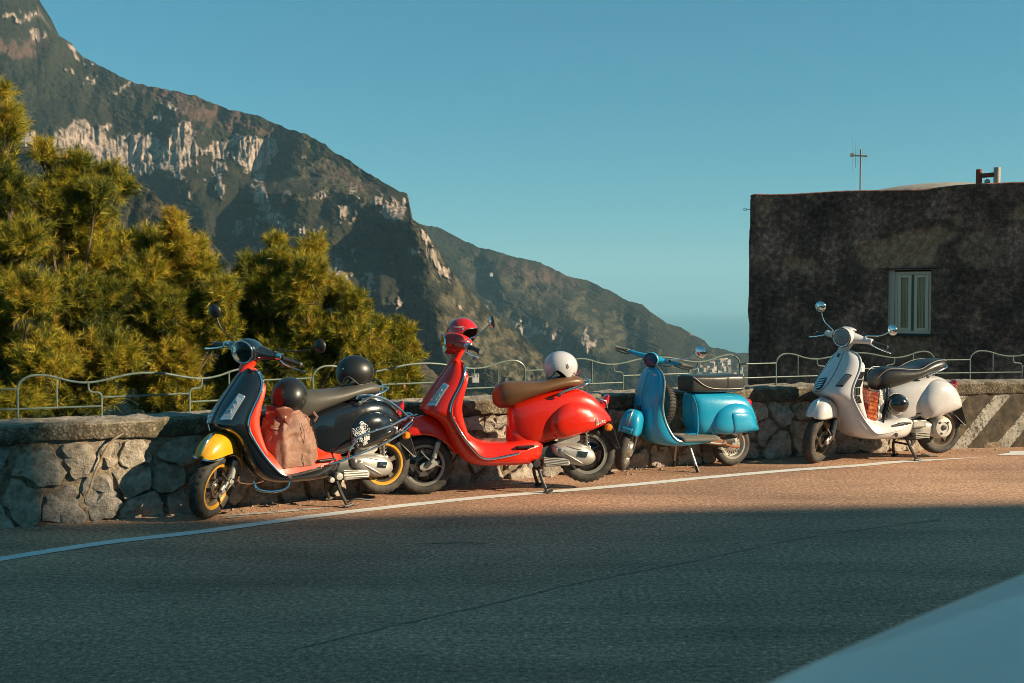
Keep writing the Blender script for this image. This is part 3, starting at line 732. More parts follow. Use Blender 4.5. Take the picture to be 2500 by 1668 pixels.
# ================================================================== MOUNTAINS, SLOPE, SEA, HAZE
def m_mount():
    m = mat('mountain', (.05, .06, .03), .95); b = bsdf(m); a = N(m, 'Attribute'); a.attribute_name = 'cover'
    sc = N(m, 'SeparateColor'); L(m, a.outputs['Color'], sc.inputs[0]); tc = N(m, 'TexCoord').outputs['Object']
    n1 = noise(m, .012, 6, .65, vec=tc); n2 = noise(m, .11, 4, .7, vec=tc)
    mp = N(m, 'Mapping'); L(m, tc, mp.inputs[0]); mp.inputs['Scale'].default_value = (1, 1, .22)
    n3 = noise(m, .055, 6, .7, vec=mp.outputs[0])
    forest = mix(m, ramp(m, n1.outputs[0], [(.35, (.013, .0125, .008)), (.6, (.028, .025, .015))]).outputs[0], ramp(m, n2.outputs[0], [(.3, (.5, .5, .5)), (.7, (1.5, 1.5, 1.4))]).outputs[0], 1, 'MULTIPLY')
    rock = ramp(m, n3.outputs[0], [(.36, (.06, .048, .040)), (.46, (.20, .15, .122)), (.56, (.33, .245, .195)), (.72, (.42, .315, .25))]).outputs[0]
    scr = ramp(m, n2.outputs[0], [(.35, (.035, .032, .018)), (.52, (.085, .066, .038)), (.7, (.16, .125, .082))]).outputs[0]
    red = ramp(m, n2.outputs[0], [(.3, (.065, .038, .030)), (.7, (.125, .072, .055))]).outputs[0]
    c = mix(m, forest, scr, sc.outputs[1]); c = mix(m, c, red, sc.outputs[2]); c = mix(m, c, rock, sc.outputs[0])
    L(m, c, b.inputs['Base Color']); L(m, bump(m, n2.outputs[0], .8, 6, bump(m, n3.outputs[0], .5, 6)), b.inputs['Normal'])
    b.inputs['Specular IOR Level'].default_value = .1; return m
MMt = m_mount()
K = 1 / .94
def P2(l): return [(x * K, y * K) for x, y in l]
def mask(X, Y, polys, warp=9, seed=3):
    wx = X + fbm(X / 16, Y / 22, 0, 4, seed) * warp; wy = Y + fbm(X / 16, Y / 22, 5, 4, seed + 1) * warp; out = np.zeros(X.shape)
    for p in polys: out = np.maximum(out, inpoly(wx, wy, P2(p)))
    return out
def blur(A, n=1):
    for _ in range(n):
        B = A.copy(); B[1:-1, 1:-1] = (A[1:-1, 1:-1] * 4 + A[:-2, 1:-1] + A[2:, 1:-1] + A[1:-1, :-2] + A[1:-1, 2:]) / 8; A = B
    return A
def terrain(name, ridge, xa, xb, ybot, Dfun, masks, spurs, step=2.4, seed=1, crown=3.2, tuft=3.0, back=True, amp=1.0):
    """A real hillside: for each bearing the slope climbs away from the camera from ybot up to the skyline."""
    xs = np.arange(xa, xb, step); rp = np.array(P2(ridge)); ry = np.interp(xs, rp[:, 0], rp[:, 1])
    ry = ry + fbm(xs / 16, xs * 0, 3, 3, seed) * tuft * .5 - np.maximum(0, vnoise(xs / 6.5, xs * 0, 1, seed + 2) - .2) * tuft * .9
    ny = int((ybot - ry.min()) / step) + 1; T = np.linspace(0, 1, ny)
    X = np.repeat(xs[:, None], ny, 1); Y = ry[:, None] + (ybot - ry[:, None]) * T[None, :]
    rock, scr, red = masks(X, Y)
    rs_ = ry.copy()
    for _ in range(400): rs_[1:-1] = (rs_[:-2] + rs_[1:-1] * 2 + rs_[2:]) / 4
    D = Dfun(X, Y, np.clip((Y - rs_[:, None]) / (ybot - rs_[:, None]), -.1, 1))
    D = D + amp * (fbm(X / 150 + 3, Y / 220, seed, 3, seed) * 60 + fbm((X + Y * .35) / 56, Y / 130, 2, 3, seed + 5) * 17 + fbm(X / 15, Y / 26, 4, 3, seed + 9) * 4)
    for pts, wl, wr, h in spurs:
        pp = np.array(P2(pts)); cx = np.interp(Y, pp[:, 1], pp[:, 0]); dx = X - cx - fbm(Y / 30, X / 60, 2, 3, seed + 30) * 9
        prof = np.where(dx < 0, np.clip(1 + dx / wl, 0, 1), np.clip(1 - dx / wr, 0, 1)); prof = prof * prof * (3 - 2 * prof)
        ins = np.clip((Y - pp[0, 1] + 25) / 40, 0, 1) * np.clip((pp[-1, 1] + 40 - Y) / 60, 0, 1)
        D = D - h * prof * ins
    scale = D / FPX
    cr = 1 - np.minimum(1, cellular(X * scale / 9.5 + seed, Y * scale / 7.0, seed)); cr2 = 1 - np.minimum(1, cellular(X * scale / 22 + seed, Y * scale / 17, seed + 3))
    veg = (1 - rock) * (1 - .75 * scr)
    D = D - veg * (cr * crown * 1.8 + cr2 * crown * 1.1 + vnoise(X / 2.6, Y / 2.6, 1, seed) * crown * .6)
    D = D - rock * (fbm(X / 9, Y / 55, 1, 4, seed + 40) * 10 + fbm(X / 3.6, Y / 14, 1, 2, seed + 44) * 3 + 10)
    dx_ = (X - CX) / FPX; dz_ = (CY - Y) / FPX; yy = math.cos(PITCH) + math.sin(PITCH) * dz_; zz = -math.sin(PITCH) + math.cos(PITCH) * dz_
    V = np.stack([D * dx_ / yy, D + 0 * X, CAM_H + D * zz / yy], -1)
    if back:      # the far side of the ridge
        b1 = V[:, :1] + np.array([0, 60, -25.]); b2 = V[:, :1] + np.array([0, 500, -320.]); V = np.concatenate([b2, b1, V], 1)
        z2 = np.zeros((len(xs), 2)); rock, scr, red = [np.concatenate([z2, A], 1) for A in (rock, scr, red)]
    sk_ = V[:, -1:].copy(); sk_[..., 1] -= 12; sk_[..., 2] = -159.5; V = np.concatenate([V, sk_], 1); rock, scr, red = [np.concatenate([A, A[:, -1:]], 1) for A in (rock, scr, red)]   # down to the sea
    n, k = V.shape[:2]; i, j = np.meshgrid(np.arange(n - 1), np.arange(k - 1), indexing='ij'); a = (i * k + j).ravel()
    ce = V.reshape(-1, 3).mean(0); o = np_mesh(name, V.reshape(-1, 3) - ce, np.stack([a, a + 1, a + k + 1, a + k], -1), MMt)
    o.location = ce; col = o.data.color_attributes.new('cover', 'FLOAT_COLOR', 'POINT')
    rock_s, scr_s, red_s = blur(rock, 1), blur(scr, 2), blur(red, 4)
    col.data.foreach_set('color', np.stack([rock_s, scr_s, red_s, np.ones_like(rock_s)], -1).astype(np.float32).ravel())
    tag(o, kind='structure'); return o
# --- main mountain
ridge1 = [(-60, -75), (0, -60), (40, -40), (85, -8), (93, 40), (110, 62), (128, 75), (160, 98), (190, 130), (215, 143), (260, 168), (310, 190), (360, 202), (400, 208), (450, 222), (520, 250), (590, 265), (650, 292), (700, 308), (745, 330), (770, 352), (805, 370), (830, 390), (880, 418), (920, 440), (934, 444), (940, 462), (941, 500), (958, 512), (975, 522), (985, 545), (1000, 562), (1015, 590), (1045, 635), (1075, 662), (1110, 700), (1150, 735), (1190, 762), (1230, 800), (1262, 832), (1300, 858), (1345, 885), (1400, 915)]
rocks1 = [[(118, 305), (128, 292), (165, 286), (185, 272), (200, 262), (212, 290), (225, 296), (238, 282), (252, 300), (262, 318), (285, 312), (300, 308), (330, 312), (345, 310), (372, 330), (390, 322), (405, 296), (408, 282), (430, 276), (440, 294), (462, 300), (448, 322), (470, 340), (500, 322), (530, 322), (548, 310), (570, 312), (600, 314), (640, 318), (640, 345), (618, 378), (606, 400), (604, 420), (585, 412), (570, 392), (556, 376), (535, 372), (525, 352), (512, 372), (496, 370), (482, 350), (462, 358), (452, 345), (438, 372), (424, 388), (427, 415), (412, 414), (398, 396), (375, 392), (345, 400), (330, 408), (312, 396), (300, 385), (285, 398), (262, 388), (238, 380), (214, 372), (208, 330), (198, 380), (180, 372), (165, 372), (150, 350), (120, 330)],
          [(8, 28), (40, 36), (60, 22), (84, 20), (88, 34), (60, 44), (30, 48), (12, 42)], [(72, 74), (100, 68), (100, 88), (82, 90)], [(150, 98), (168, 118), (178, 140), (168, 142), (155, 118)], [(196, 128), (208, 145), (200, 148)],
          [(252, 206), (270, 196), (306, 192), (292, 204), (268, 216), (252, 222)], [(190, 176), (216, 170), (214, 184), (192, 190)], [(150, 158), (165, 156), (162, 168)], [(370, 230), (392, 236), (412, 254), (406, 260), (382, 248)], [(348, 268), (368, 258), (372, 276), (352, 286)],
          [(490, 384), (506, 380), (513, 410), (510, 448), (494, 450), (500, 420)], [(534, 508), (548, 500), (553, 520), (545, 548), (536, 555)],
          [(572, 418), (598, 424), (612, 450), (620, 480), (608, 492), (592, 470), (578, 445)], [(590, 490), (640, 488), (664, 520), (650, 528), (618, 515), (594, 508)],
          [(882, 468), (900, 458), (935, 456), (940, 470), (940, 505), (915, 506), (898, 500), (872, 485)], [(850, 452), (874, 440), (880, 458), (860, 478)], [(776, 480), (800, 474), (815, 500), (806, 510), (786, 505)], [(720, 440), (748, 428), (752, 452), (726, 456)], [(790, 425), (812, 420), (815, 438), (795, 452)],
          [(680, 528), (700, 520), (705, 548), (690, 550)], [(725, 515), (732, 512), (736, 535), (726, 540)],
          [(755, 598), (775, 590), (788, 612), (798, 645), (802, 668), (770, 668), (752, 640)], [(842, 622), (862, 628), (872, 650), (870, 672), (852, 684), (840, 668)], [(905, 700), (925, 690), (922, 720), (905, 722)],
          [(958, 530), (990, 530), (1000, 545), (1004, 570), (988, 560), (970, 555)], [(975, 560), (1000, 575), (1018, 610), (1026, 650), (1010, 640), (992, 600), (978, 590)]]
scr1 = [[(948, 508), (990, 560), (1010, 600), (1050, 648), (1110, 705), (1180, 765), (1260, 835), (1330, 880), (1180, 880), (1100, 860), (1040, 800), (1005, 760), (995, 700), (1000, 640), (985, 600), (965, 560)],
        [(660, 300), (720, 330), (760, 340), (740, 350), (690, 340), (650, 318)], [(600, 395), (660, 390), (740, 360), (800, 385), (830, 440), (870, 480), (900, 500), (960, 515), (930, 535), (880, 520), (820, 480), (770, 450), (700, 440), (640, 420)],
        [(580, 480), (660, 500), (720, 540), (770, 560), (760, 600), (700, 560), (620, 520)], [(880, 700), (960, 690), (990, 740), (985, 800), (960, 830), (900, 760)], [(240, 210), (300, 200), (330, 230), (280, 226)]]
red1 = [[(-10, 95), (60, 92), (130, 108), (60, 125), (-10, 128)], [(300, 190), (400, 212), (520, 254), (640, 296), (700, 316), (690, 330), (600, 300), (500, 292), (420, 270), (350, 220)], [(700, 380), (800, 400), (860, 430), (840, 450), (740, 400)]]
def masks1(X, Y):
    rock = mask(X, Y, rocks1, 11, 3); n = fbm(X / 14, Y / 20, 0, 4, 8)
    rock = np.maximum(rock, (fbm(X / 20, Y / 34, 3, 4, 60) > 1.02) * (Y > 380) * 1.0) * (n < .8)
    scr = mask(X, Y, scr1, 26, 13) * np.clip(.55 + fbm(X / 12, Y / 12, 0, 3, 28) * .9, 0, 1)
    red = mask(X, Y, red1, 26, 23) * .8
    return rock, scr, red
def D1(X, Y, T):
    Dr = np.interp(X / K, [-60, 500, 940, 1400], [2050, 1850, 1450, 1250]); Db = np.interp(X / K, [-60, 500, 940, 1400], [900, 950, 1000, 1120])
    band = 1 - T; return Db + (Dr - Db) * np.maximum(band, 0) ** 1.15
sp1 = [([(941, 495), (962, 540), (985, 600), (1000, 660), (1010, 760), (1030, 860)], 85, 260, 190), ([(610, 430), (640, 500), (720, 580), (790, 650), (820, 720)], 75, 240, 150),
       ([(430, 400), (470, 480), (520, 560)], 90, 200, 60), ([(812, 440), (880, 500), (868, 620), (880, 700)], 60, 160, 60), ([(512, 380), (512, 450)], 40, 50, 50),
       ([(770, 410), (800, 470), (790, 540)], 110, 120, 60)]
terrain('mountain', ridge1, -70, 1495, 1035, D1, masks1, sp1, seed=3)
# --- farther hill to the right
ridge2 = [(800, 470), (900, 500), (965, 515), (1010, 524), (1060, 550), (1100, 568), (1130, 574), (1175, 588), (1240, 603), (1300, 632), (1350, 645), (1400, 668), (1440, 690), (1475, 700), (1500, 722), (1530, 742), (1560, 750), (1590, 768), (1616, 782), (1628, 796), (1660, 802), (1690, 812), (1716, 810), (1760, 815), (2000, 840)]
def masks2(X, Y):
    rock = mask(X, Y, [[(1335, 770), (1345, 745), (1358, 775), (1360, 810), (1345, 815), (1338, 790)], [(1180, 740), (1240, 745), (1245, 770), (1200, 775)], [(1250, 755), (1300, 760), (1295, 800), (1265, 790)], [(1100, 700), (1125, 690), (1130, 720)], [(1560, 745), (1600, 760), (1590, 775)]], 12, 33) * (fbm(X / 10, Y / 18, 0, 3, 7) < .4)
    scr = mask(X, Y, [[(1060, 590), (1200, 630), (1330, 680), (1420, 720), (1480, 760), (1500, 800), (1380, 790), (1280, 720), (1160, 680), (1080, 650)], [(1130, 680), (1220, 740), (1330, 830), (1250, 850), (1150, 740)], [(1610, 800), (1720, 830), (1720, 900), (1600, 900), (1560, 850)]], 40, 43) * np.clip(.5 + fbm(X / 14, Y / 9, 0, 4, 48) * .9, 0, 1)
    ter = (np.sin(Y * 1.1 + fbm(X / 60, Y / 60, 0, 3, 9) * 5) > .55) * 1.0; scr = np.clip(scr * (.7 + .6 * ter), 0, 1)
    red = mask(X, Y, [[(1100, 590), (1260, 620), (1340, 660), (1260, 660), (1140, 620)]], 30, 53) * .6
    return rock, scr, red
def D2(X, Y, T): 
    Dr = np.interp(X / K, [900, 1700], [2800, 2500]); return 1750 + (Dr - 1750) * np.maximum(0, 1 - T) ** 1.1
sp2 = [([(1240, 600), (1300, 700), (1340, 760), (1420, 850)], 110, 200, 120), ([(1475, 700), (1520, 790), (1560, 860)], 90, 160, 110), ([(1130, 575), (1190, 680), (1300, 800)], 90, 150, 90), ([(1616, 780), (1640, 840), (1650, 900)], 60, 120, 70)]
terrain('far_hill', ridge2, 870, 2150, 1040, D2, masks2, sp2, seed=17, crown=3.6, tuft=2.2)
# --- nearer wooded spur low on the left
ridge3 = [(-60, 330), (0, 345), (40, 340), (100, 345), (170, 380), (240, 395), (300, 412), (350, 440), (400, 490), (450, 520), (490, 560), (540, 620), (600, 690), (660, 730), (760, 790), (860, 822), (930, 832), (975, 838), (1005, 862), (1040, 905)]
def masks3(X, Y):
    rock = mask(X, Y, [[(395, 500), (420, 512), (440, 545), (420, 545)], [(200, 380), (230, 385), (225, 395)]], 8, 3)
    scr = np.clip(.35 + fbm(X / 20, Y / 20, 0, 4, 78) * .8, 0, 1) * (X < 900) + (X >= 900) * np.clip(.8 + fbm(X / 6, Y / 6, 0, 3, 71) * .6, 0, 1)
    return rock, scr, (X >= 940) * np.clip(.3 + fbm(X / 9, Y / 9, 0, 3, 75), 0, .7)
terrain('near_spur', ridge3, -70, 1108, 1040, lambda X, Y, T: np.interp(X, [0, 1100], [620, 330]) + 220 * np.maximum(0, 1 - T) ** 1.1, masks3, [], seed=31, crown=1.7, tuft=3.0, amp=.25)

# --- falling ground just beyond the wall, and the sea far below
gx_ = np.concatenate([np.linspace(-60, 60, 61)]); rows = []
for k, (off, z) in enumerate([(-.33, -.25), (-1.2, -.6), (-4, -2.4), (-12, -7), (-40, -26), (-120, -70), (-300, -150)]):
    row = []
    for s in np.linspace(.3, _sa[-1] - .3, 60):
        p, t, n = W(s); fan = 1 + max(0, -off) / 40; c = Vector((p.x * fan, p.y, 0)) + Vector((0, 1, 0)) * (-off * 1.05) * 1.0
        row.append((c.x, c.y, z + float(vnoise(c.x * .3, c.y * .3, 0, 3)) * min(2, -off * .1)))
    rows.append(row)
m_sl = mat('scrub_slope', (.05, .05, .025), .95); b_ = bsdf(m_sl); n_ = noise(m_sl, 1.2, 6, .7); L(m_sl, ramp(m_sl, n_.outputs[0], [(.3, (.02, .022, .01)), (.7, (.09, .08, .04))]).outputs[0], b_.inputs['Base Color']); L(m_sl, bump(m_sl, n_.outputs[0], .8, .2), b_.inputs['Normal'])
tag(mk('slope', *loft(rows, closed=False), m_sl), kind='structure')
m_sea = mat('sea_water', (.115, .285, .325), .4); b_ = bsdf(m_sea); L(m_sea, bump(m_sea, noise(m_sea, .05, 6, .6).outputs[0], .3, 1), b_.inputs['Normal'])
tag(mk('sea', [(-20000, -2000, -160), (20000, -2000, -160), (20000, 28000, -160), (-20000, 28000, -160)], [(0, 1, 2, 3)], m_sea, smooth=False), kind='structure')

# --- houses on the slopes
M_h = [mat('house_wall_pale', c, .85) for c in ((.36, .29, .24), (.28, .20, .16), (.40, .35, .32), (.24, .20, .175))]
M_hr = [mat('house_roof', c, .85) for c in ((.32, .18, .12), (.45, .40, .36), (.25, .22, .20))]
M_hd = mat('house_openings', (.03, .03, .035), .5)
def small_house(px, py, D, w, h, dpt, yaw, im, label, group, storeys=2, gable=False):
    p = at(px, py, D); o = thing('hillside_house', label, 'house', Matrix.Translation(p) @ Matrix.Rotation(yaw, 4, 'Z'), group)
    MB().add(box(-w / 2, w / 2, 0, dpt, -4, h)).build('wall', M_h[im % 4], o, smooth=False)
    if gable: v = [(-w / 2 - .3, -.3, h), (w / 2 + .3, -.3, h), (w / 2 + .3, dpt + .3, h), (-w / 2 - .3, dpt + .3, h), (-w / 2, dpt / 2, h + w * .13), (w / 2, dpt / 2, h + w * .13)]; f = [(0, 1, 5, 4), (2, 3, 4, 5), (1, 2, 5), (3, 0, 4), (0, 3, 2, 1)]
    else: v, f = box(-w / 2 - .25, w / 2 + .25, -.25, dpt + .2, h, h + .35)
    mk('roof', v, f, M_hr[im % 3], o, smooth=False)
    mb = MB(); nw = max(2, int(w / 3.2))
    for s_ in range(storeys):
        zz = h * (s_ + .35) / storeys
        for i in range(nw):
            xx = -w / 2 + w * (i + .5) / nw; wn = MB().add(box(xx - .55, xx + .55, -.08, .1, zz, zz + 1.5))
            if s_ < 3: wn.build('window', M_hd, o, smooth=False)
    return o
loc = [(62, 312, 22, 8, 'topmost pale house at the left end of the cliffside row, above the pine tops', False), (50, 322, 14, 6, 'small pale house just below the topmost one at the left end of the row', False), (88, 338, 16, 6, 'pale house with dark windows second along the row below the cliff', False), (112, 330, 13, 7, 'narrow taller house behind the middle of the cliffside row', False), (128, 348, 20, 6, 'long white house in the middle of the cliffside row', False),
       (152, 352, 12, 8, 'orange tinted house at the right end of the upper cliffside row', True), (168, 372, 18, 8, 'pinkish two storey house half way down to the grey house', False), (182, 388, 14, 4, 'low house under the pinkish two storey house', False), (248, 402, 14, 5, 'low white terrace house under the tall cliff', False), (264, 408, 12, 8, 'grey house with a pale end wall right of the terrace under the cliff', False)]
for i, (px, py, w_, h_, lb, gb) in enumerate(loc):
    small_house(px * K, py * K + 3, 800, w_ * .42, h_ * .62, 6, R(rnd.uniform(-15, 25)), i, lb, 'houses below the cliffs on the left', 1 + (h_ > 6), gb)
for px, py, D, w_, lb in [(1128, 630, 2250, 13, 'lone white house high on the far hill above the white helmet'), (1092, 868, 1000, 16, 'lone pinkish house behind the railing right of the red scooter steering column')]:
    small_house(px * K, py * K, D - 130 if D > 1500 else D - 60, w_ * .5 if D > 1500 else 6, 3.5, 6, R(10), 2, lb, None)
q = random.Random(21)
for i in range(64):
    px = q.uniform(1700, 1812); py = q.uniform(880, 946)
    if px > 1790 and py < 905: continue
    if px < 1735 and py < 890: continue
    w_ = q.uniform(5, 11)
    D = 1750 + 900 * max(0, (1040 - py) / 180) ** 1.1 * .55 - 190
    small_house(px, py, D, w_, q.uniform(4, 8), 8, R(q.uniform(-30, 40)), q.randrange(12), 'small pale house of the far hillside village seen above the seat of the turquoise scooter', 'houses of the hillside village', 0, q.random() < .4)

# --- the air
hz = MB().add(box(-3200, 3200, -120, 3600, -162, 900)).build('haze', None, smooth=False) if False else None
me = bpy.data.meshes.new('haze'); v, f = box(-21000, 21000, -2100, 29000, -162, 1100); me.from_pydata(v, [], f)
hz = bpy.data.objects.new('haze', me); C.objects.link(hz)
mh = bpy.data.materials.new('air'); mh.use_nodes = True; mh.node_tree.nodes.clear()
vo = mh.node_tree.nodes.new('ShaderNodeVolumePrincipled'); mo = mh.node_tree.nodes.new('ShaderNodeOutputMaterial')
vo.inputs['Color'].default_value = (.42, .78, 1.0, 1); vo.inputs['Density'].default_value = 0.000062; vo.inputs['Anisotropy'].default_value = .0
mh.node_tree.links.new(vo.outputs[0], mo.inputs['Volume']); me.materials.append(mh); tag(hz, kind='stuff')

# ================================================================== PINES
PT = 3.4
def m_needle():
    m = mat('pine_needles', (.1, .1, .02), .5); b = bsdf(m); a = N(m, 'Attribute'); a.attribute_name = 'tone'
    c = ramp(m, a.outputs['Fac'], [(0, (.012, .026, .008)), (.35, (.065, .088, .012)), (.60, (.31, .275, .02)), (.85, (.60, .44, .035)), (1, (.30, .13, .03))]).outputs[0]
    L(m, c, b.inputs['Base Color']); b.inputs['Specular IOR Level'].default_value = .35
    tr = N(m, 'BsdfTranslucent'); L(m, c, tr.inputs[0]); ms = N(m, 'MixShader'); ms.inputs[0].default_value = .28
    L(m, b.outputs[0], ms.inputs[1]); L(m, tr.outputs[0], ms.inputs[2]); L(m, ms.outputs[0], m.node_tree.nodes['Material Output'].inputs[0]); return m
MN = m_needle()
M_cone = m_wood('pine_cone', (.20, .09, .04))
def needles(cen, dirs, ln, per, width, tones):
    """brushes of needles: cen,dirs (n,3)"""
    n = len(cen); u = rng.random((n, per)); az = rng.random((n, per)) * 2 * np.pi; op = rng.uniform(.25, 1.15, (n, per))
    d = dirs / np.linalg.norm(dirs, axis=1, keepdims=True); up = np.tile([0.31, .2, .93], (n, 1)); s = np.cross(d, up); s /= np.linalg.norm(s, axis=1, keepdims=True); t = np.cross(d, s)
    root = cen[:, None] + d[:, None] * ((u - .55) * ln * 1.5)[..., None]
    nd = d[:, None] * np.cos(op)[..., None] + (s[:, None] * np.cos(az)[..., None] + t[:, None] * np.sin(az)[..., None]) * np.sin(op)[..., None]
    L_ = ln * rng.uniform(.7, 1.15, (n, per)); tip = root + nd * L_[..., None]; tip[..., 2] -= .08 * L_ 
    w = np.cross(nd, rng.normal(size=(n, per, 3))); w /= np.linalg.norm(w, axis=2, keepdims=True)
    A = root - w * width; B = root + w * width; V = np.stack([A, B, tip], 2).reshape(-1, 3)
    tn = np.repeat(np.clip(tones[:, None] + rng.normal(0, .16, (n, per)), 0, 1), 3, 1).reshape(-1)
    return V, tn
def pine(label, base_px, depth, blobs, tufts, seed, ln=.125, per=64, lean=0):
    tufts = int(tufts * PT)
    """blobs: (px, py, rx, ry) crown masses in the photo at this depth, built as volumes"""
    PT_ = 1; q = np.random.default_rng(seed); qr = random.Random(seed); k = depth / FPX
    base = at(base_px, 834, depth); base.z = -3.2
    root = thing('pine_tree', label, 'tree', Matrix.Translation(base), 'pine trees beyond the wall')
    BC = []; 
    for (px, py, rx, ry) in blobs:
        c = at(px, py, depth + q.uniform(-.35, .45)); BC.append((np.array(c), rx * k, ry * k))
    top = max(BC, key=lambda b: b[0][2] + b[2]); topv = Vector(top[0]); 
    tr = cat([Vector((0, 0, 0)), Vector((.1 + lean * .3, .1, (topv.z - base.z) * .35)), (topv - base) * .7 + Vector((.08, .15, 0)), topv - base], 6)
    MB().add(tube(tr, [.11 * (1 - i / (len(tr) - 1)) ** 1.4 + .008 for i in range(len(tr))], 9)).build('trunk', MB_bark, root)
    cen, dirs = [], []; limbs = MB(); area = sum(b[1] * b[2] for b in BC)
    for c, rx, ry in BC:
        m_ = max(6, int(tufts * rx * ry / area)); u = q.normal(size=(m_, 3)); u /= np.linalg.norm(u, axis=1, keepdims=True)
        r_ = q.random(m_) ** .42; ryy = min(rx, ry) * .9 + .12; p = c + u * r_[:, None] * np.array([rx, ryy, ry])
        # cluster the brushes into sprays
        cl = q.integers(0, max(2, m_ // 9), m_); cc = c + (lambda w: w / np.linalg.norm(w, axis=1, keepdims=True))(q.normal(size=(max(2, m_ // 9), 3))) * np.array([rx, ryy, ry]) * q.uniform(.55, 1.0, (max(2, m_ // 9), 1))
        p = p * .58 + cc[cl] * .42 + q.normal(0, .035, (m_, 3))
        cen.append(p); dd = (p - c) / np.array([rx, ryy, ry]) * .9 + np.array([0, 0, .75]) + q.normal(0, .38, (m_, 3)); dirs.append(dd)
        cv = Vector(c) - base; h = cv.z; tp = min(tr, key=lambda t: abs(t.z - h * .72)); 
        limbs_pts = cat([tp, tp * .5 + cv * .5 + Vector((0, 0, -.12)), cv], 5)
        limbs.add(tube(limbs_pts, [.035 * (1 - i / (len(limbs_pts) - 1)) + .008 for i in range(len(limbs_pts))], 6))
        for j in range(min(len(cc), 12)):
            e = Vector(cc[j]) - base; mid = cv * .4 + e * .6 + Vector((0, 0, -.05)); limbs.add(tube([cv * .8 + tp * .2, mid, e], [.014, .009, .004], 5))
    limbs.build('branches', MB_bark, root)
    cen = np.concatenate(cen); dirs = np.concatenate(dirs)
    tone = np.clip(q.normal(.50, .16, len(cen)) + .25 * vnoise(cen[:, 0] * 1.3, cen[:, 1] * 1.3, cen[:, 2] * 1.3, seed), 0, .92)
    V, tn = needles(cen, dirs, ln, per, .0037 * depth / 14, tone)
    V = V - np.array(base); Fq = np.arange(len(V)).reshape(-1, 3)
    o = np_mesh('needles', V, Fq, MN, root, smooth=False); at__ = o.data.attributes.new('tone', 'FLOAT', 'POINT'); at__.data.foreach_set('value', tn.astype(np.float32)); tag(o, kind='stuff')
    # a few cones
    for j in range(4):
        e = Vector(cen[qr.randrange(len(cen))]) - base; cb = MB().add(lathe([(.004, -.05), (.025, -.04), (.032, -.01), (.026, .02), (.012, .045), (.002, .05)], 'z', 10)); co_ = cb.build('pine_cone', M_cone, root); co_.location = e + Vector((0, -.1, -.04))
    return root
pine('tallest pine at the left edge, its tip reaching halfway up the photo', -10, 13.0,
     [(0, 225, 24, 30), (5, 262, 34, 45), (12, 310, 44, 50), (10, 345, 42, 60), (-30, 430, 80, 70), (25, 460, 62, 55), (-20, 560, 95, 85), (55, 580, 75, 65), (-10, 700, 110, 100), (75, 720, 80, 75), (0, 850, 120, 100), (110, 870, 90, 90), (0, 980, 130, 80)], 1150, 1)
pine('second pine from the left with two cones hanging near its right tip', 170, 13.8,
     [(115, 378, 34, 32), (190, 412, 40, 32), (262, 430, 55, 34), (238, 480, 52, 40), (225, 535, 60, 45), (300, 455, 38, 24), (150, 450, 55, 45), (110, 500, 60, 60), (190, 520, 60, 60), (150, 600, 80, 75), (240, 620, 70, 60), (170, 720, 95, 80), (250, 730, 80, 70), (180, 850, 110, 90), (270, 860, 90, 90), (180, 970, 130, 70)], 1250, 2)
pine('yellow-green pine with a pointed top rising left of the black scooter mirror', 400, 14.4,
     [(430, 542, 22, 30), (425, 590, 40, 36), (365, 590, 50, 40), (470, 610, 42, 34), (300, 600, 50, 38), (495, 655, 34, 44), (430, 660, 60, 50), (350, 670, 65, 60), (470, 735, 52, 40), (400, 760, 80, 70), (320, 780, 70, 70), (480, 790, 55, 45), (420, 870, 95, 80), (330, 890, 80, 70), (420, 970, 110, 70), (280, 690, 60, 60), (540, 720, 46, 60), (548, 800, 55, 60), (235, 560, 60, 50)], 1300, 3)
pine('darker green pine with twin bushy tops behind the black scooter', 700, 15.0,
     [(668, 592, 24, 26), (690, 640, 38, 36), (760, 608, 42, 38), (755, 665, 48, 42), (610, 655, 42, 38), (640, 700, 55, 45), (570, 730, 50, 40), (720, 720, 75, 50), (810, 715, 52, 44), (862, 745, 44, 42), (640, 790, 85, 60), (760, 800, 80, 60), (850, 820, 70, 55), (560, 820, 70, 60), (560, 910, 80, 60), (680, 880, 95, 70), (800, 900, 85, 70), (900, 880, 60, 60), (690, 980, 120, 60), (560, 980, 90, 50), (850, 985, 90, 40)], 1700, 4)
pine('low rounded pine at the right end of the pines, left of the red scooter', 965, 15.6,
     [(972, 815, 42, 34), (985, 860, 38, 44), (940, 870, 46, 48), (990, 920, 34, 42), (935, 935, 54, 42), (985, 975, 46, 34), (915, 800, 32, 26), (930, 985, 60, 34)], 520, 5)
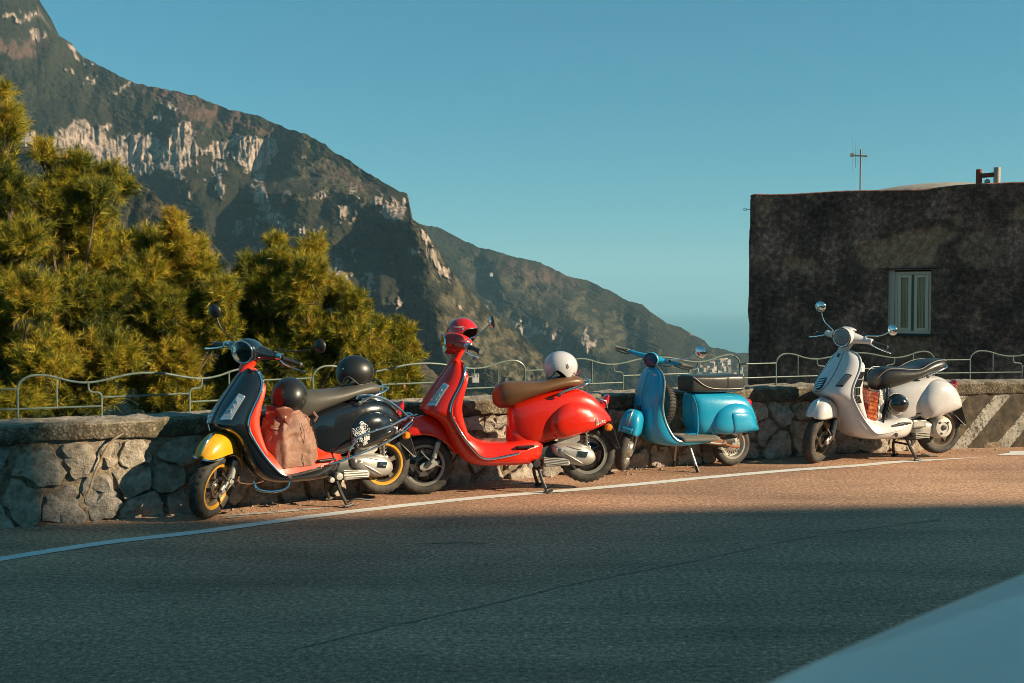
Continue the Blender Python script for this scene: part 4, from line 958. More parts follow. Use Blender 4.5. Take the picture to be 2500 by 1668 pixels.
# ================================================================== SCOOTERS (x forward, y to the rider's left, z up)
def wheel(name, parent, R_, wd, mrim, mlip, kind='alloy', xf=None, spokes=5, knobs=0):
    rr = R_ - .075 if kind != 'old' else R_ - .07
    w2 = wd / 2
    w = thing(name, None, None); w.parent = parent
    w.matrix_local = xf if xf is not None else Matrix()
    prof = [(rr - .004, -w2 * .70), (rr + .018, -w2 * .93), (R_ - .034, -w2), (R_ - .016, -w2 * .86), (R_ - .005, -w2 * .55), (R_, -w2 * .2), (R_, w2 * .2), (R_ - .005, w2 * .55), (R_ - .016, w2 * .86), (R_ - .034, w2), (rr + .018, w2 * .93), (rr - .004, w2 * .70)]
    rings = []
    for k in range(64):
        a = 2 * math.pi * k / 64; rings.append([(p[0] * math.cos(a), p[1], p[0] * math.sin(a)) for p in prof])
    rings.append(rings[0]); mk('tyre', *loft(rings, closed=True, cap0=False, cap1=False), M_['rubber'], w, sharp=60)
    g = MB(); nb = 30 if knobs else 36
    for k in range(nb):
        a = 2 * math.pi * k / nb
        for s in (-1, 1):
            A = Matrix.Rotation(-a, 4, 'Y')
            if knobs: b = [(R_ - .022, s * w2 * .88, -.013), (R_ + .004, s * w2 * .42, -.017), (R_ + .004, s * w2 * .42, .002), (R_ - .022, s * w2 * .88, .012)]
            else: b = [(R_ - .014, s * w2 * .84, -.004), (R_ + .0012, s * w2 * .12, -.022), (R_ + .0012, s * w2 * .10, -.014), (R_ - .014, s * w2 * .84, .003)]
            c = [(p[0] - .012, p[1] * .96, p[2]) for p in b]; v = b + c
            g.add((v, [(0, 1, 2, 3), (4, 7, 6, 5), (0, 4, 5, 1), (1, 5, 6, 2), (2, 6, 7, 3), (3, 7, 4, 0)]), A)
    tag(g.build('tread', M_['tread'], w, smooth=False), kind='stuff')
    # rim
    def ringm(nm, pr, m, n=56): 
        rg = []
        for k in range(n + 1):
            a = 2 * math.pi * k / n; rg.append([(p[0] * math.cos(a), p[1], p[0] * math.sin(a)) for p in pr])
        return mk(nm, *loft(rg, closed=True, cap0=False, cap1=False), m, w, sharp=35)
    for s in (-1, 1): ringm('rim_lip', [(rr + .006, s * w2 * .74), (rr + .004, s * w2 * .82), (rr - .012, s * w2 * .80), (rr - .02, s * w2 * .62), (rr - .018, s * w2 * .55)], mlip)
    ringm('rim', [(rr - .006, -w2 * .6), (rr - .006, w2 * .6), (rr - .018, w2 * .58), (rr - .032, w2 * .2), (rr - .032, -w2 * .2), (rr - .018, -w2 * .58)], mrim)
    hub = MB()
    if kind == 'old':
        mk('wheel_disc', *lathe([(.02, w2 * .55), (.055, w2 * .5), (.07, w2 * .32), (rr - .035, w2 * .22), (rr - .022, w2 * .34), (rr - .02, -w2 * .3), (.02, -w2 * .3)], 'y', 40), mrim, w)
        d = MB()
        for k in range(20): d.add(box(.052, rr - .045, w2 * .28, w2 * .40, -.0022, .0022), Matrix.Rotation(2 * math.pi * k / 20, 4, 'Y'))
        d.build('cooling_ribs', M_['dark_steel'], w, smooth=False)
        mk('hub', *lathe([(.001, w2 * .95), (.018, w2 * .93), (.024, w2 * .7), (.026, w2 * .4)], 'y', 20), M_['steel'], w)
        for k in range(5):
            a = 2 * math.pi * k / 5; MB().add(lathe([(.001, .012), (.007, .010), (.008, 0)], 'y', 8), Matrix.Translation((math.cos(a) * (rr - .032), w2 * .38, math.sin(a) * (rr - .032)))).build('wheel_nut', M_['chrome'], w)
    else:
        for k in range(spokes):
            a = 2 * math.pi * k / spokes + .3; A = Matrix.Rotation(-a, 4, 'Y')
            sp = []
            for t, h_, d_ in ((.03, .026, .020), (.07, .018, .016), (rr - .055, .020, .015), (rr - .012, .034, .016)):
                sp.append([(t, -d_, -h_), (t, d_, -h_ * .8), (t, d_, h_ * .8), (t, -d_, h_)])
            MB().add(loft(sp), A).build('spoke', mrim, w, sharp=30)
        mk('hub', *lathe([(.001, .045), (.02, .045), (.026, .035), (.05, .025), (.052, -.03), (.001, -.035)], 'y', 24), mrim, w)
        if name == 'front_wheel':
            mk('brake_disc', *lathe([(.06, -.052), (.105, -.052), (.105, -.047), (.06, -.047)], 'y', 40), M_['steel'], w)
            rg = MB()
            for k in range(36): rg.add(box(.056, .072, .047, .050, -.002, .002), Matrix.Rotation(2 * math.pi * k / 36, 4, 'Y'))
            rg.add(tube([(math.cos(t) * .073, .048, math.sin(t) * .073) for t in np.linspace(0, 6.2832, 37)[:-1]], .003, 6, closed=True)).build('sensor_ring', M_['steel'], w, smooth=False)
    return w
def grip(parent, s, S, y0, y1, x0=.30, z0=1.165, mg=None, drop=.03, back=.05):
    a = Vector((x0, s * y0, z0)); b = Vector((x0 - back, s * y1, z0 - drop)); P = [a.lerp(b, t) for t in (0, .03, .05, .35, .65, .93, .95, 1)]
    MB().add(tube(P, [.015, .024, .019, .0175, .0175, .019, .024, .022], 14)).build('grip', mg or M_['black_plastic'], parent, xf=S)
    d = (b - a).normalized(); MB().add(tube([b, b + d * .012], .018, 12)).build('bar_end', M_['rim_grey'], parent, xf=S)
    l0 = a + Vector((.03, 0, -.012)); MB().add(tube(cat([l0, l0 + d * .05 + Vector((.03, 0, -.005)), l0 + d * .12 + Vector((.035, 0, -.01)), l0 + d * .195 + Vector((.018, 0, -.014))], 5), [.008] * 5 + [.0065] * 9 + [.006, .010], 8)).build('brake_lever', M_['chrome'], parent, xf=S)
def mirror(parent, s, S, base, top, r_=.048, m=None, face=(-1, 0, 0), tilt=0, mf=None):
    m = m or M_['chrome']; b, t = Vector(base), Vector(top); md = b.lerp(t, .45) + Vector((.0, s * .03, -.005))
    mr = thing('mirror', None, None); mr.parent = parent
    MB().add(tube(cat([b, b + Vector((0, 0, .02)), md, t], 6), .0052, 8)).build('mirror_stem', m, mr, xf=S)
    f = Vector(face).normalized(); Q = Matrix.Translation(t) @ f.to_track_quat('Y', 'Z').to_matrix().to_4x4()
    MB().add(lathe([(.001, -.022), (r_ * .5, -.019), (r_ * .85, -.010), (r_, .0), (r_, .006), (r_ * .96, .008)], 'y', 28), Q).build('mirror_shell', m, mr, xf=S)
    MB().add(lathe([(.001, .0075), (r_ * .96, .0075), (r_ * .96, .0045)], 'y', 28), Q).build('mirror_glass', mf or M_['mirror'], mr, xf=S)
def headlight(parent, S, c, r_, f, mring, glass=True):
    fv = Vector(f).normalized(); Q = Matrix.Translation(Vector(c)) @ fv.to_track_quat('Y', 'Z').to_matrix().to_4x4()
    hl_ = thing('headlight', None, None); hl_.parent = parent
    a = [(math.cos(t) * r_, .0, math.sin(t) * r_) for t in np.linspace(0, 2 * math.pi, 41)[:-1]]
    MB().add(tube(a, r_ * .085, 10, closed=True), Q).build('bezel', mring, hl_, xf=S)
    MB().add(lathe([(.001, -.045), (r_ * .45, -.042), (r_ * .8, -.028), (r_ * .97, -.002)], 'y', 36, True, False), Q).build('reflector', M_['reflector'], hl_, xf=S)
    MB().add(lathe([(.001, -.005), (r_ * .14, -.01), (r_ * .17, -.04)], 'y', 20), Q).build('bulb_cap', M_['dark_steel'], hl_, xf=S)
    MB().add(lathe([(.001, r_ * .26), (r_ * .35, r_ * .235), (r_ * .7, r_ * .13), (r_ * .96, .004)], 'y', 36), Q).build('lens', M_['lamp_cover'], hl_, xf=S)
M_['reflector'] = mat('reflector', (.75, .75, .75), .22, 1)
M_['lamp_cover'] = thin_glass('lamp_cover', .72, (.8, .85, .88))
SCRIPT = [  # the flowing name script: strokes in a unit box (x along, y up)
 [(-.02, .86), (.05, 1.0), (.10, .92), (.10, .45), (.06, .02), (.16, .35), (.24, .8), (.30, .98)],
 [(.20, .22), (.28, .30), (.31, .42), (.26, .46), (.22, .34), (.23, .16), (.30, .10), (.37, .2)],
 [(.37, .2), (.44, .46), (.46, .34), (.44, .16), (.38, .10)], [(.44, .12), (.50, .24), (.54, .44), (.49, -.12), (.54, .44), (.62, .46), (.62, .28), (.55, .16)],
 [(.60, .14), (.70, .3), (.76, .46), (.70, .44), (.66, .26), (.69, .13), (.76, .26)], [(.77, .46), (.76, .24), (.80, .13), (.87, .28)],
 [(.87, .46), (.83, .40), (.84, .2), (.90, .16), (.95, .40), (.95, .18), (1.0, .14)]]
def script_badge(name, parent, org, ex, ez, w, h, m, surf=None, r_=.0022):
    mb = MB(); org, ex, ez = Vector(org), Vector(ex), Vector(ez)
    for st_ in SCRIPT:
        P = [org + ex * (x * w) + ez * (y * h) for x, y in cat_2(st_)]
        if surf: P = [Vector((p.x, surf(p.x, p.z), p.z)) for p in P]
        mb.add(tube(P, r_, 6))
    mb.add(tube([org + ex * (.05 * w) + ez * (-.02 * h), org + ex * (.3 * w) + ez * (-.02 * h)] if not surf else [Vector((p.x, surf(p.x, p.z), p.z)) for p in [org + ex * (.05 * w * 1) + ez * (-.02 * h), org + ex * (.3 * w) + ez * (-.0 * h)]], r_, 6))
    return mb.build(name, m, parent)
def cat_2(l): return [(p.x, p.y) for p in cat([(a, b, 0) for a, b in l], 5)]
def pill_y(outline, x, z, y0, y1, p=3.0, q=.5, taper=None, ctr=None):
    O = cat([(a, 0, b) for a, b in outline], 3, True)
    c = Vector((sum(o.x for o in O) / len(O), 0, sum(o.z for o in O) / len(O))) if ctr is None else Vector((ctr[0], 0, ctr[1]))
    dx, dz = x - c.x, z - c.z; best = 1e9
    for a, b in zip(O, O[1:] + O[:1]):
        ex, ez = b.x - a.x, b.z - a.z; den = dx * ez - dz * ex
        if abs(den) < 1e-12: continue
        t = ((a.x - c.x) * ez - (a.z - c.z) * ex) / den; u = ((a.x - c.x) * dz - (a.z - c.z) * dx) / den
        if t > 0 and 0 <= u <= 1: best = min(best, t)
    r_ = min(.999, 1 / best) if best < 1e8 else 0
    return (y0 + (y1 - y0) * (1 - r_ ** p) ** q) * (taper(x, z) if taper else 1)

def shield_rings(ST, hump=None, n=10):
    """(edge x,z, half width, front x,z, back x,z, bulge exponent)"""
    rings = []
    for (xe, ze, w, xf_, zf, xb, zb, ex) in ST:
        ring = []
        for k in range(2 * n + 1):      # front face, left edge to right edge
            y = 1 - k / n; f_ = 1 - abs(y) ** ex; ring.append((xe + (xf_ - xe) * f_, w * math.sin(y * math.pi / 2 * .96) / math.sin(math.pi / 2 * .96), ze + (zf - ze) * f_))
        for k in range(1, 2 * n):
            y = -1 + k / n; f_ = min(1, max(0, (1 - abs(y)) / .55)); f_ = f_ * f_ * (3 - 2 * f_)
            ring.append((xe - .012 + (xb - xe + .012) * f_, w * .985 * math.sin(y * math.pi / 2), ze + (zb - ze) * f_))
        rings.append(ring)
    return rings

def modern(sp):
    """two steel-bodied modern scooters share this build; sp picks colours and details"""
    k = sp['k']; th = R(sp['heading']); fc = Vector(sp['front'])
    WB = .67; base = Matrix.Translation(fc) @ Matrix.Rotation(math.pi + th, 4, 'Z') @ Matrix.Rotation(R(sp.get('pitch', 2.0)), 4, 'Y') @ Matrix.Scale(k, 4) @ Matrix.Translation((-WB, 0, 0))
    root = thing(sp['name'], sp['label'], 'scooter', base)
    axis_a, axis_b = Vector((.36, 0, 1.12)), Vector((.67, 0, .235)); ax = (axis_b - axis_a).normalized()
    S = Matrix.Translation(axis_a) @ Matrix.Rotation(-R(sp['steer']), 4, ax) @ Matrix.Translation(-axis_a)
    mb_, mi, mf = sp['body'], sp['inner'], sp['fender']; chrome = M_['chrome']; gts = sp.get('gts')
    RW = .235 if not gts else .24
    # ---- wheels
    wheel('front_wheel', root, RW, .105, sp['rim'], sp['lip'], xf=S @ Matrix.Translation((.67, 0, RW)), knobs=sp.get('knobs', 0))
    wheel('rear_wheel', root, RW, .115, sp['rim'], sp['lip'], xf=Matrix.Translation((-.67, 0, RW)), knobs=sp.get('knobs', 0))
    # ---- leg shield running into the floor
    wd = 1.0 if not gts else 1.12
    ST = [(.345, 1.045, .05, .375, 1.06, .34, 1.045, 2), (.338, 1.03, .105, .392, 1.065, .335, 1.03, 2.2), (.333, .99, .155, .437, 1.02, .32, .99, 2.2), (.345, .93, .185, .485, .96, .325, .93, 2.1), (.378, .86, .20, .54, .89, .345, .86, 2.0),
          (.415, .80, .208, .587, .83, .375, .79, 2.0), (.45, .735, .214, .635, .76, .405, .72, 2.0), (.466, .68, .217, .672, .685, .415, .66, 2.2), (.467, .655, .218, .660, .650, .415, .63, 2.5), (.463, .635, .218, .58, .615, .41, .60, 2.6), (.452, .60, .219, .52, .565, .395, .57, 2.5),
          (.40, .50, .221, .475, .45, .35, .52, 2.5), (.35, .42, .224, .435, .355, .31, .47, 2.5), (.31, .368, .227, .385, .28, .275, .435, 2.6), (.25, .303, .23, .305, .222, .235, .41, 2.8), (.18, .278, .232, .205, .207, .18, .395, 3), (.03, .292, .232, .03, .198, .03, .385, 3.2),
          (-.06, .306, .228, -.06, .194, -.06, .39, 3.2), (-.13, .32, .205, -.12, .19, -.13, .40, 3), (-.22, .335, .17, -.2, .19, -.22, .40, 3), (-.30, .34, .12, -.28, .22, -.30, .39, 3)]
    ST = [(a, b, c * wd, *r_) for a, b, c, *r_ in ST]
    rings = shield_rings(ST); n2 = len(rings[0]); nf = 21
    v, f = loft(rings)
    o = mk('leg_shield', v, f, mb_, root, sharp=50, sub=1); o.data.materials.append(mi)
    for p in o.data.polygons:           # the rider's side of the shield and the floor top
        i0 = [i % n2 for i in p.vertices]; row = min(i // n2 for i in p.vertices)
        if len(p.vertices) == 4 and all(i >= nf - 1 or i == 0 for i in i0) and max(i0) >= nf: p.material_index = 1
    # chrome rim following both edges
    for s in (1, -1):
        E = [Vector((a - .004, s * (c + .001), b)) for a, b, c, *_ in ST[:18]]
        if sp.get('floor_trim', 1): MB().add(tube(cat(E, 3), .0105 if not gts else .008, 8)).build('edge_trim', sp.get('trim', chrome), root)
    GB = [(.965, .03), (.92, .05), (.86, .06), (.80, .072), (.74, .088), (.68, .094), (.62, .092), (.56, .078), (.50, .064), (.44, .05), (.39, .03)]
    zs = [r_[1] for r_ in ST[1:14]][::-1]; xs1 = [r_[0] for r_ in ST[1:14]][::-1]; ws1 = [r_[2] for r_ in ST[1:14]][::-1]
    gbr = []
    for z, dp in GB:
        xe, w = float(np.interp(z, zs, xs1)), float(np.interp(z, zs, ws1)) - .003; dp = dp * (1.35 if gts else 1)
        gbr.append([(xe - .004, w, z), (xe - dp * .45, w - .001, z), (xe - dp * .92, w - .006, z), (xe - dp, w - .02, z), (xe - dp - .012, w * .5, z), (xe - dp - .014, 0, z), (xe - dp - .012, -w * .5, z), (xe - dp, -w + .02, z), (xe - dp * .92, -w + .006, z), (xe - dp * .45, -w + .001, z), (xe - .004, -w, z), (xe - .008, 0, z)])
    mk('glove_box', *loft(gbr), mi, root, sharp=50, sub=1)
    # neck and steering column cover (spine)
    cpv, cpf = loft([[(x + r_ * math.cos(t) * .9, r_ * math.sin(t) * wy, z) for t in np.linspace(0, 2 * math.pi, 21)[:-1]] for x, z, r_, wy in ((.395, 1.03, .048, 1.1), (.375, 1.07, .046, 1.15), (.362, 1.10, .05, 1.25), (.35, 1.135, .06, 1.3), (.345, 1.16, .055, 1.3))])
    mk('neck', cpv, cpf, sp.get('neck', mb_), root, xf=S)
    if not gts:     # raised central 'tie' on the shield
        tie = []
        for i, st_ in enumerate(ST[1:8]):
            xe, ze, w, xf_, zf = st_[:5]; hw = .022 + .006 * i
            tie.append([(xf_ - .012, hw, zf - .002), (xf_ + .006, hw * .8, zf), (xf_ + .012, 0, zf), (xf_ + .006, -hw * .8, zf), (xf_ - .012, -hw, zf - .002)])
        mk('horn_cover', *loft(tie, closed=False), sp.get('tie', mb_), root)
        for j in range(3):
            z = .70 + j * .028; x = .672 - (z - .685) * .52; t_ = [(x - .010 + .0 * abs(y), y, z + abs(y) * .35) for y in (-.038, -.026, 0, .026, .038)]
            MB().add(tube([(x + .014 - abs(y) ** 1.4 * 1.6, y, z + abs(y) * .3) for y in (-.042, -.028, -.012, 0, .012, .028, .042)], .004, 6)).build('grille_bar', chrome, root)
    # ---- floor mat, footpeg, tunnel end
    for s in (1, -1): bev(MB().add(box(-.19, -.05, s * .19 if s > 0 else -.235, .235 if s > 0 else -.19, .345, .362)).build('foot_peg', M_['black_plastic'], root, smooth=False), .006)
    fm = [[(x, y, z + .012 + (.09 if abs(y) < .075 else .0) * hm) for y in (-.19, -.1, -.07, 0, .07, .1, .19)] for x, z, hm in ((.22, .300, .9), (.12, .292, .9), (0, .302, .9), (-.08, .318, .9))]
    # ---- rear body
    c = sp.get('bw', 1.0)
    SEC = [(-.025, .655, .44, .075), (-.045, .675, .40, .105), (-.07, .69, .375, .125), (-.13, .705, .345, .15), (-.2, .73, .33, .168), (-.32, .758, .355, .182), (-.47, .783, .395, .186), (-.6, .778, .43, .172), (-.707, .735, .45, .145), (-.79, .645, .475, .105), (-.85, .56, .50, .06), (-.884, .517, .506, .02)]
    e_ = 3.2
    mk('rear_body', *loft([sell(x, 0, zb, zt, w * c, 32, e_) for x, zt, zb, w in SEC]), mb_, root, sub=1)
    apron = [sell(x, 0, zb, zt, w, 28, 3) for x, zt, zb, w in ((-.01, .50, .34, .07), (-.03, .52, .33, .105), (-.08, .50, .31, .13), (-.16, .46, .30, .14), (-.26, .44, .31, .13))]
    mk('seat_base_front', *loft(apron), sp.get('apron', mb_), root, sub=1)
    if gts: COWL = [(-.30, .54), (-.325, .61), (-.385, .685), (-.47, .735), (-.57, .745), (-.67, .715), (-.76, .65), (-.83, .56), (-.868, .485), (-.87, .455), (-.80, .435), (-.68, .41), (-.56, .385), (-.45, .37), (-.385, .375), (-.34, .43), (-.31, .48)]
    else: COWL = [(-.322, .52), (-.347, .595), (-.41, .655), (-.49, .685), (-.58, .68), (-.66, .655), (-.74, .61), (-.81, .56), (-.87, .515), (-.877, .497), (-.807, .470), (-.70, .44), (-.60, .415), (-.507, .392), (-.43, .385), (-.36, .415), (-.33, .46)]
    tp = lambda x, z: float(np.interp(-x, [.3, .55, .66, .76, .83, .88], [1, 1, .93, .74, .50, .22])) if not gts else float(np.interp(-x, [.3, .6, .72, .8, .84, .88], [1, 1, .93, .82, .70, .5]))
    ctr = (-.47, .53) if not gts else (-.52, .56); ym = .235 if not gts else .27
    for s in (1, -1): mk('side_cowl', *pillow(COWL, .13, ym, s, rings=9, p=3.4, q=.55, taper=tp, n=4, ctr=ctr), mb_, root, sharp=60)
    yc = lambda x, z: pill_y(COWL, x, z, .13, ym, 3.4, .55, tp, ctr)
    # ---- seat
    if gts: SS = [(.085, .70, .735, .03), (.07, .665, .80, .09), (.03, .655, .86, .125), (-.04, .665, .885, .15), (-.14, .68, .88, .168), (-.26, .71, .865, .178), (-.36, .74, .87, .18), (-.44, .762, .905, .178), (-.54, .79, .935, .165), (-.64, .805, .94, .14), (-.70, .82, .93, .10), (-.72, .84, .90, .05)]
    else: SS = [(.092, .722, .752, .02), (.088, .695, .782, .05), (.072, .668, .812, .085), (.04, .648, .842, .112), (0, .642, .860, .132), (-.06, .662, .863, .15), (-.16, .70, .858, .165), (-.26, .728, .853, .168), (-.34, .752, .858, .165), (-.42, .768, .875, .158), (-.52, .782, .886, .145), (-.60, .785, .882, .12), (-.645, .79, .86, .085), (-.66, .80, .84, .04)]
    rg = []
    for x, z0, z1, w in SS:
        ring = []; zc, hz = (z0 + z1) / 2, (z1 - z0) / 2
        for kk in range(28):
            a = 2 * math.pi * kk / 28; cc_, s_ = math.cos(a), math.sin(a); e = 2.5
            yy = w * math.copysign(abs(cc_) ** (2 / e), cc_) * (1.0 if s_ > 0 else 1 - .12 * abs(s_)); ring.append((x, yy, zc + hz * math.copysign(abs(s_) ** (2 / e), s_)))
        rg.append(ring)
    seat = mk('seat', *loft(rg), sp['seat'], root, sub=2)
    if gts:
        for s in (1, -1): MB().add(tube(cat([(x, s * w * .93, z1 - .016 - .01 * (i < 2)) for i, (x, z0, z1, w) in enumerate(SS[1:-1])], 4), .004, 6)).build('seat_piping', M_['seat_pipe'], root)
    # seam across the seat, rear grab rail
    zr = .795 if not gts else .83
    gr_ = cat([(-.40, .175, zr - .055), (-.46, .185, zr - .025), (-.58, .175, zr + .005), (-.68, .13, zr + .03), (-.715, 0, zr + .04), (-.68, -.13, zr + .03), (-.58, -.175, zr + .005), (-.46, -.185, zr - .025), (-.40, -.175, zr - .055)], 5)
    MB().add(tube(gr_, .0095, 10)).build('grab_rail', chrome, root)
    for s in (1, -1): MB().add(lathe([(.001, .014), (.016, .012), (.018, 0)], 'y', 14), Matrix.Translation((-.415, s * .178, zr - .05)) @ Matrix.Scale(s, 4, (0, 1, 0))).build('rail_boss', M_['dark_steel'], root)
    # ---- tail light, indicators, plate
    tlz, tlx = (.64, -.815) if not gts else (.64, -.82)
    mk('tail_light', *loft([sell(tlx - .015 + dx, 0, tlz - h - dx, tlz + h - dx, w, 20, 2.6) for dx, h, w in ((.05, .045, .05), (.0, .05, .055), (-.03, .042, .048), (-.045, .02, .025))]), M_['red_lens'], root)
    MB().add(tube([(tlx + .03, .058, tlz + .04), (tlx - .02, .056, tlz + .02), (tlx - .03, .052, tlz - .04)], .005, 6)).add(tube([(tlx + .03, -.058, tlz + .04), (tlx - .02, -.056, tlz + .02), (tlx - .03, -.052, tlz - .04)], .005, 6)).build('tail_light_bezel', chrome, root)
    pl_ = MB().add(([(-.845, .09, .50), (-.90, .09, .30), (-.90, -.09, .30), (-.845, -.09, .50)], [(0, 1, 2, 3)])).build('number_plate', M_['plate'], root, smooth=False); solid(pl_, .006)
    br = MB().add(([(-.80, .07, .49), (-.86, .1, .49), (-.925, .1, .275), (-.905, .1, .27), (-.80, .05, .40)], [(0, 1, 2, 3, 4)])).add(([(-.80, -.07, .49), (-.86, -.1, .49), (-.925, -.1, .275), (-.905, -.1, .27), (-.80, -.05, .40)], [(4, 3, 2, 1, 0)])).add(([(-.86, .1, .49), (-.925, .1, .275), (-.925, -.1, .275), (-.86, -.1, .49)], [(3, 2, 1, 0)])).build('mudguard', M_['black_plastic'], root, smooth=False); solid(br, .006)
    if not gts:
        for s in (1, -1):
            MB().add(tube([(-.82, s * .06, .475), (-.83, s * .105, .46)], .012, 8)).build('indicator_arm', M_['rim_grey'], root)
            mk('rear_indicator', *lathe([(.001, .03), (.02, .026), (.031, .008), (.032, -.008), (.02, -.02), (.001, -.022)], 'y', 24), M_['orange_lens'], root, xf=Matrix.Translation((-.83, s * .125, .452)) @ Matrix.Scale(s, 4, (0, 1, 0)))
    # ---- front fender
    if gts: FE = [(.865, .475, .465, .02), (.85, .52, .462, .065), (.815, .575, .46, .09), (.76, .615, .46, .105), (.68, .632, .46, .11), (.61, .62, .46, .11), (.56, .59, .46, .105)]
    else: FE = [(.868, .50, .488, .02), (.85, .535, .484, .055), (.815, .575, .482, .08), (.76, .61, .485, .098), (.68, .635, .488, .104), (.60, .628, .475, .104), (.54, .595, .44, .10), (.49, .54, .40, .098), (.45, .47, .355, .094), (.425, .40, .32, .088), (.415, .345, .305, .07)]
    rg = []
    for i, (x, zt, zl, w) in enumerate(FE):
        a_ = FE[min(i + 1, len(FE) - 1)]; b_ = FE[max(i - 1, 0)]; lean = (a_[1] - b_[1]) / ((a_[0] - b_[0]) or 1); ring = []
        for kk in range(17):
            t = math.pi * kk / 16; cc_, s_ = math.cos(t), math.sin(t); e = 2.4
            ring.append((x + (0 if gts else .0), w * math.copysign(abs(cc_) ** (2 / e), cc_), zl + (zt - zl) * abs(s_) ** (2 / e)))
        rg.append(ring)
    fo = mk('front_fender', *loft(rg, closed=False), mf, root, xf=S, sub=1); solid(fo, .006)
    mk('fender_crest', *loft([sell(x, 0, z - h, z + h, w, 12, 2) for x, z, h, w in ((.86, .525, .008, .004), (.82, .585, .014, .009), (.76, .625, .012, .011), (.70, .638, .004, .004))]), M_['chrome'], root, xf=S)
    if sp.get('fender_trim'):
        for s in (1, -1): MB().add(tube(cat([(x + .002, s * (w + .003), zl) for x, zt, zl, w in FE[:7]], 3), .008, 8)).build('fender_trim', chrome, root, xf=S)
    if gts or sp.get('yellow_fender'):    # the dark inner skirt that continues the fender backwards
        SK = [(.60, .60, .46, .10), (.54, .575, .43, .097), (.49, .53, .40, .095), (.45, .47, .36, .09), (.43, .41, .33, .08)] 
        rg = []
        for x, zt, zl, w in SK:
            rg.append([(x, w * math.copysign(abs(math.cos(t)) ** .8, math.cos(t)), zl + (zt - zl) * abs(math.sin(t)) ** .8) for t in np.linspace(0, math.pi, 15)])
        so_ = mk('fender_skirt', *loft(rg, closed=False), mb_ if gts else M_['black_plastic'], root, xf=S); solid(so_, .005)
    # ---- fork on the wheel's left side, caliper, axle
    fk = MB().add(tube([(.50, 0, .56), (.53, .07, .46), (.585, .085, .34), (.63, .088, .27)], [.03, .026, .026, .024], 12)).add(tube([(.63, .088, .27), (.67, .09, .235)], .03, 12))
    fk.build('fork_arm', M_['dark_steel'], root, xf=S)
    MB().add(tube([(.56, .10, .42), (.60, .105, .30)], .021, 12)).add(tube([(.60, .105, .30), (.64, .10, .245)], .012, 10)).build('front_damper', M_['alu'], root, xf=S)
    mk('axle_link', *loft([sell(x, .098, z - h, z + h, .012, 16, 2.4) for x, z, h in ((.56, .262, .012), (.60, .255, .028), (.65, .24, .034), (.69, .232, .034), (.715, .232, .014))]), M_['alu'], root, xf=S)
    MB().add(tube(cat([(.70, .09, .36), (.66, .10, .31), (.60, .105, .255), (.54, .10, .225), (.53, .10, .21)], 4), .006, 7)).build('brake_hose', M_['steel'], root, xf=S)
    bev(MB().add(box(.585, .65, -.075, -.035, .30, .37)).build('brake_caliper', M_['alu'], root, smooth=False, xf=S), .008)
    if gts: bev(MB().add(box(.565, .62, .07, .115, .25, .335)).build('brake_caliper', M_['alu'], root, smooth=False, xf=S), .01)
    # ---- headset
    hz_ = 1.185; yo = sp.get('headset', mb_)
    fdir = Vector((.975, 0, -.05)).normalized()
    rg = []
    for t, r_y, r_z, dz in ((0, .083, .083, 0), (.02, .09, .088, 0), (.06, .092, .088, .0), (.12, .082, .078, -.002), (.17, .066, .062, -.008), (.21, .048, .042, -.015), (.225, .02, .02, -.02)):
        cpt_ = Vector((.462, 0, hz_)) - fdir * t; rg.append([(cpt_.x - .0 * math.sin(a), r_y * math.cos(a), cpt_.z + dz + r_z * math.sin(a)) for a in np.linspace(0, 2 * math.pi, 29)[:-1]])
    mk('headset', *loft(rg), yo, root, xf=S, sub=1)
    for s in (1, -1):
        rg = []
        for y, x, z, hx, hz2 in ((.03, .37, hz_ - .005, .075, .062), (.08, .352, hz_ - .005, .06, .052), (.13, .33, hz_ - .01, .044, .038), (.18, .312, hz_ - .015, .034, .03), (.215, .303, hz_ - .018, .030, .027), (.235, .30, hz_ - .02, .025, .024)):
            rg.append([(x + hx * math.cos(a), s * y, z + hz2 * math.sin(a)) for a in np.linspace(0, 2 * math.pi, 21)[:-1]])
        mk('handlebar_arm', *loft(rg), yo, root, xf=S, sub=1)
        bev(MB().add(box(.285, .345, min(s * .19, s * .235), max(s * .19, s * .235), hz_ - .03, hz_ + .012)).build('switch_block', M_['chrome'] if not gts else yo, root, smooth=False, xf=S), .01)
        grip(root, s, S, .235, .355, .302, hz_ - .02)
        if s in sp['mirrors']:
            m1, m2 = sp['mirrors'][s]; mirror(root, s, S, (.315, s * .17, hz_ + .012), m1, .052, sp.get('mirror_m', chrome), m2, mf=sp.get('mirror_f'))
    headlight(root, S, (.468, 0, hz_), .080 if not gts else .084, (1, 0, -.05), chrome)
    if gts:
        MB().add(tube([(math.cos(t) * .088, .004, math.sin(t) * .088) for t in np.linspace(0, 6.2832, 41)[:-1]], .006, 8, closed=True), Matrix.Translation((.466, 0, hz_)) @ fdir.to_track_quat('Y', 'Z').to_matrix().to_4x4()).build('headlight_ring', M_['black_plastic'], root, xf=S)
        mk('instrument_visor', *loft([sell(x, 0, z - .01, z + h, w, 16, 2.5) for x, z, h, w in ((.40, hz_ + .075, .012, .05), (.34, hz_ + .07, .022, .06), (.28, hz_ + .055, .02, .055))]), yo, root, xf=S)
    # ---- shield details
    def on_shield(t, yfrac, push=.0):
        i = min(len(ST) - 2, int(t)); fr_ = t - i; a_ = ST[i]; b_ = ST[i + 1]
        xe, ze, w, xf_, zf = [a_[j] + (b_[j] - a_[j]) * fr_ for j in range(5)]
        f_ = 1 - abs(yfrac) ** a_[7]; y = w * math.sin(yfrac * math.pi / 2 * .96) / math.sin(math.pi / 2 * .96)
        return Vector((xe + (xf_ - xe) * f_ + push, y, ze + (zf - ze) * f_ + push * .3))
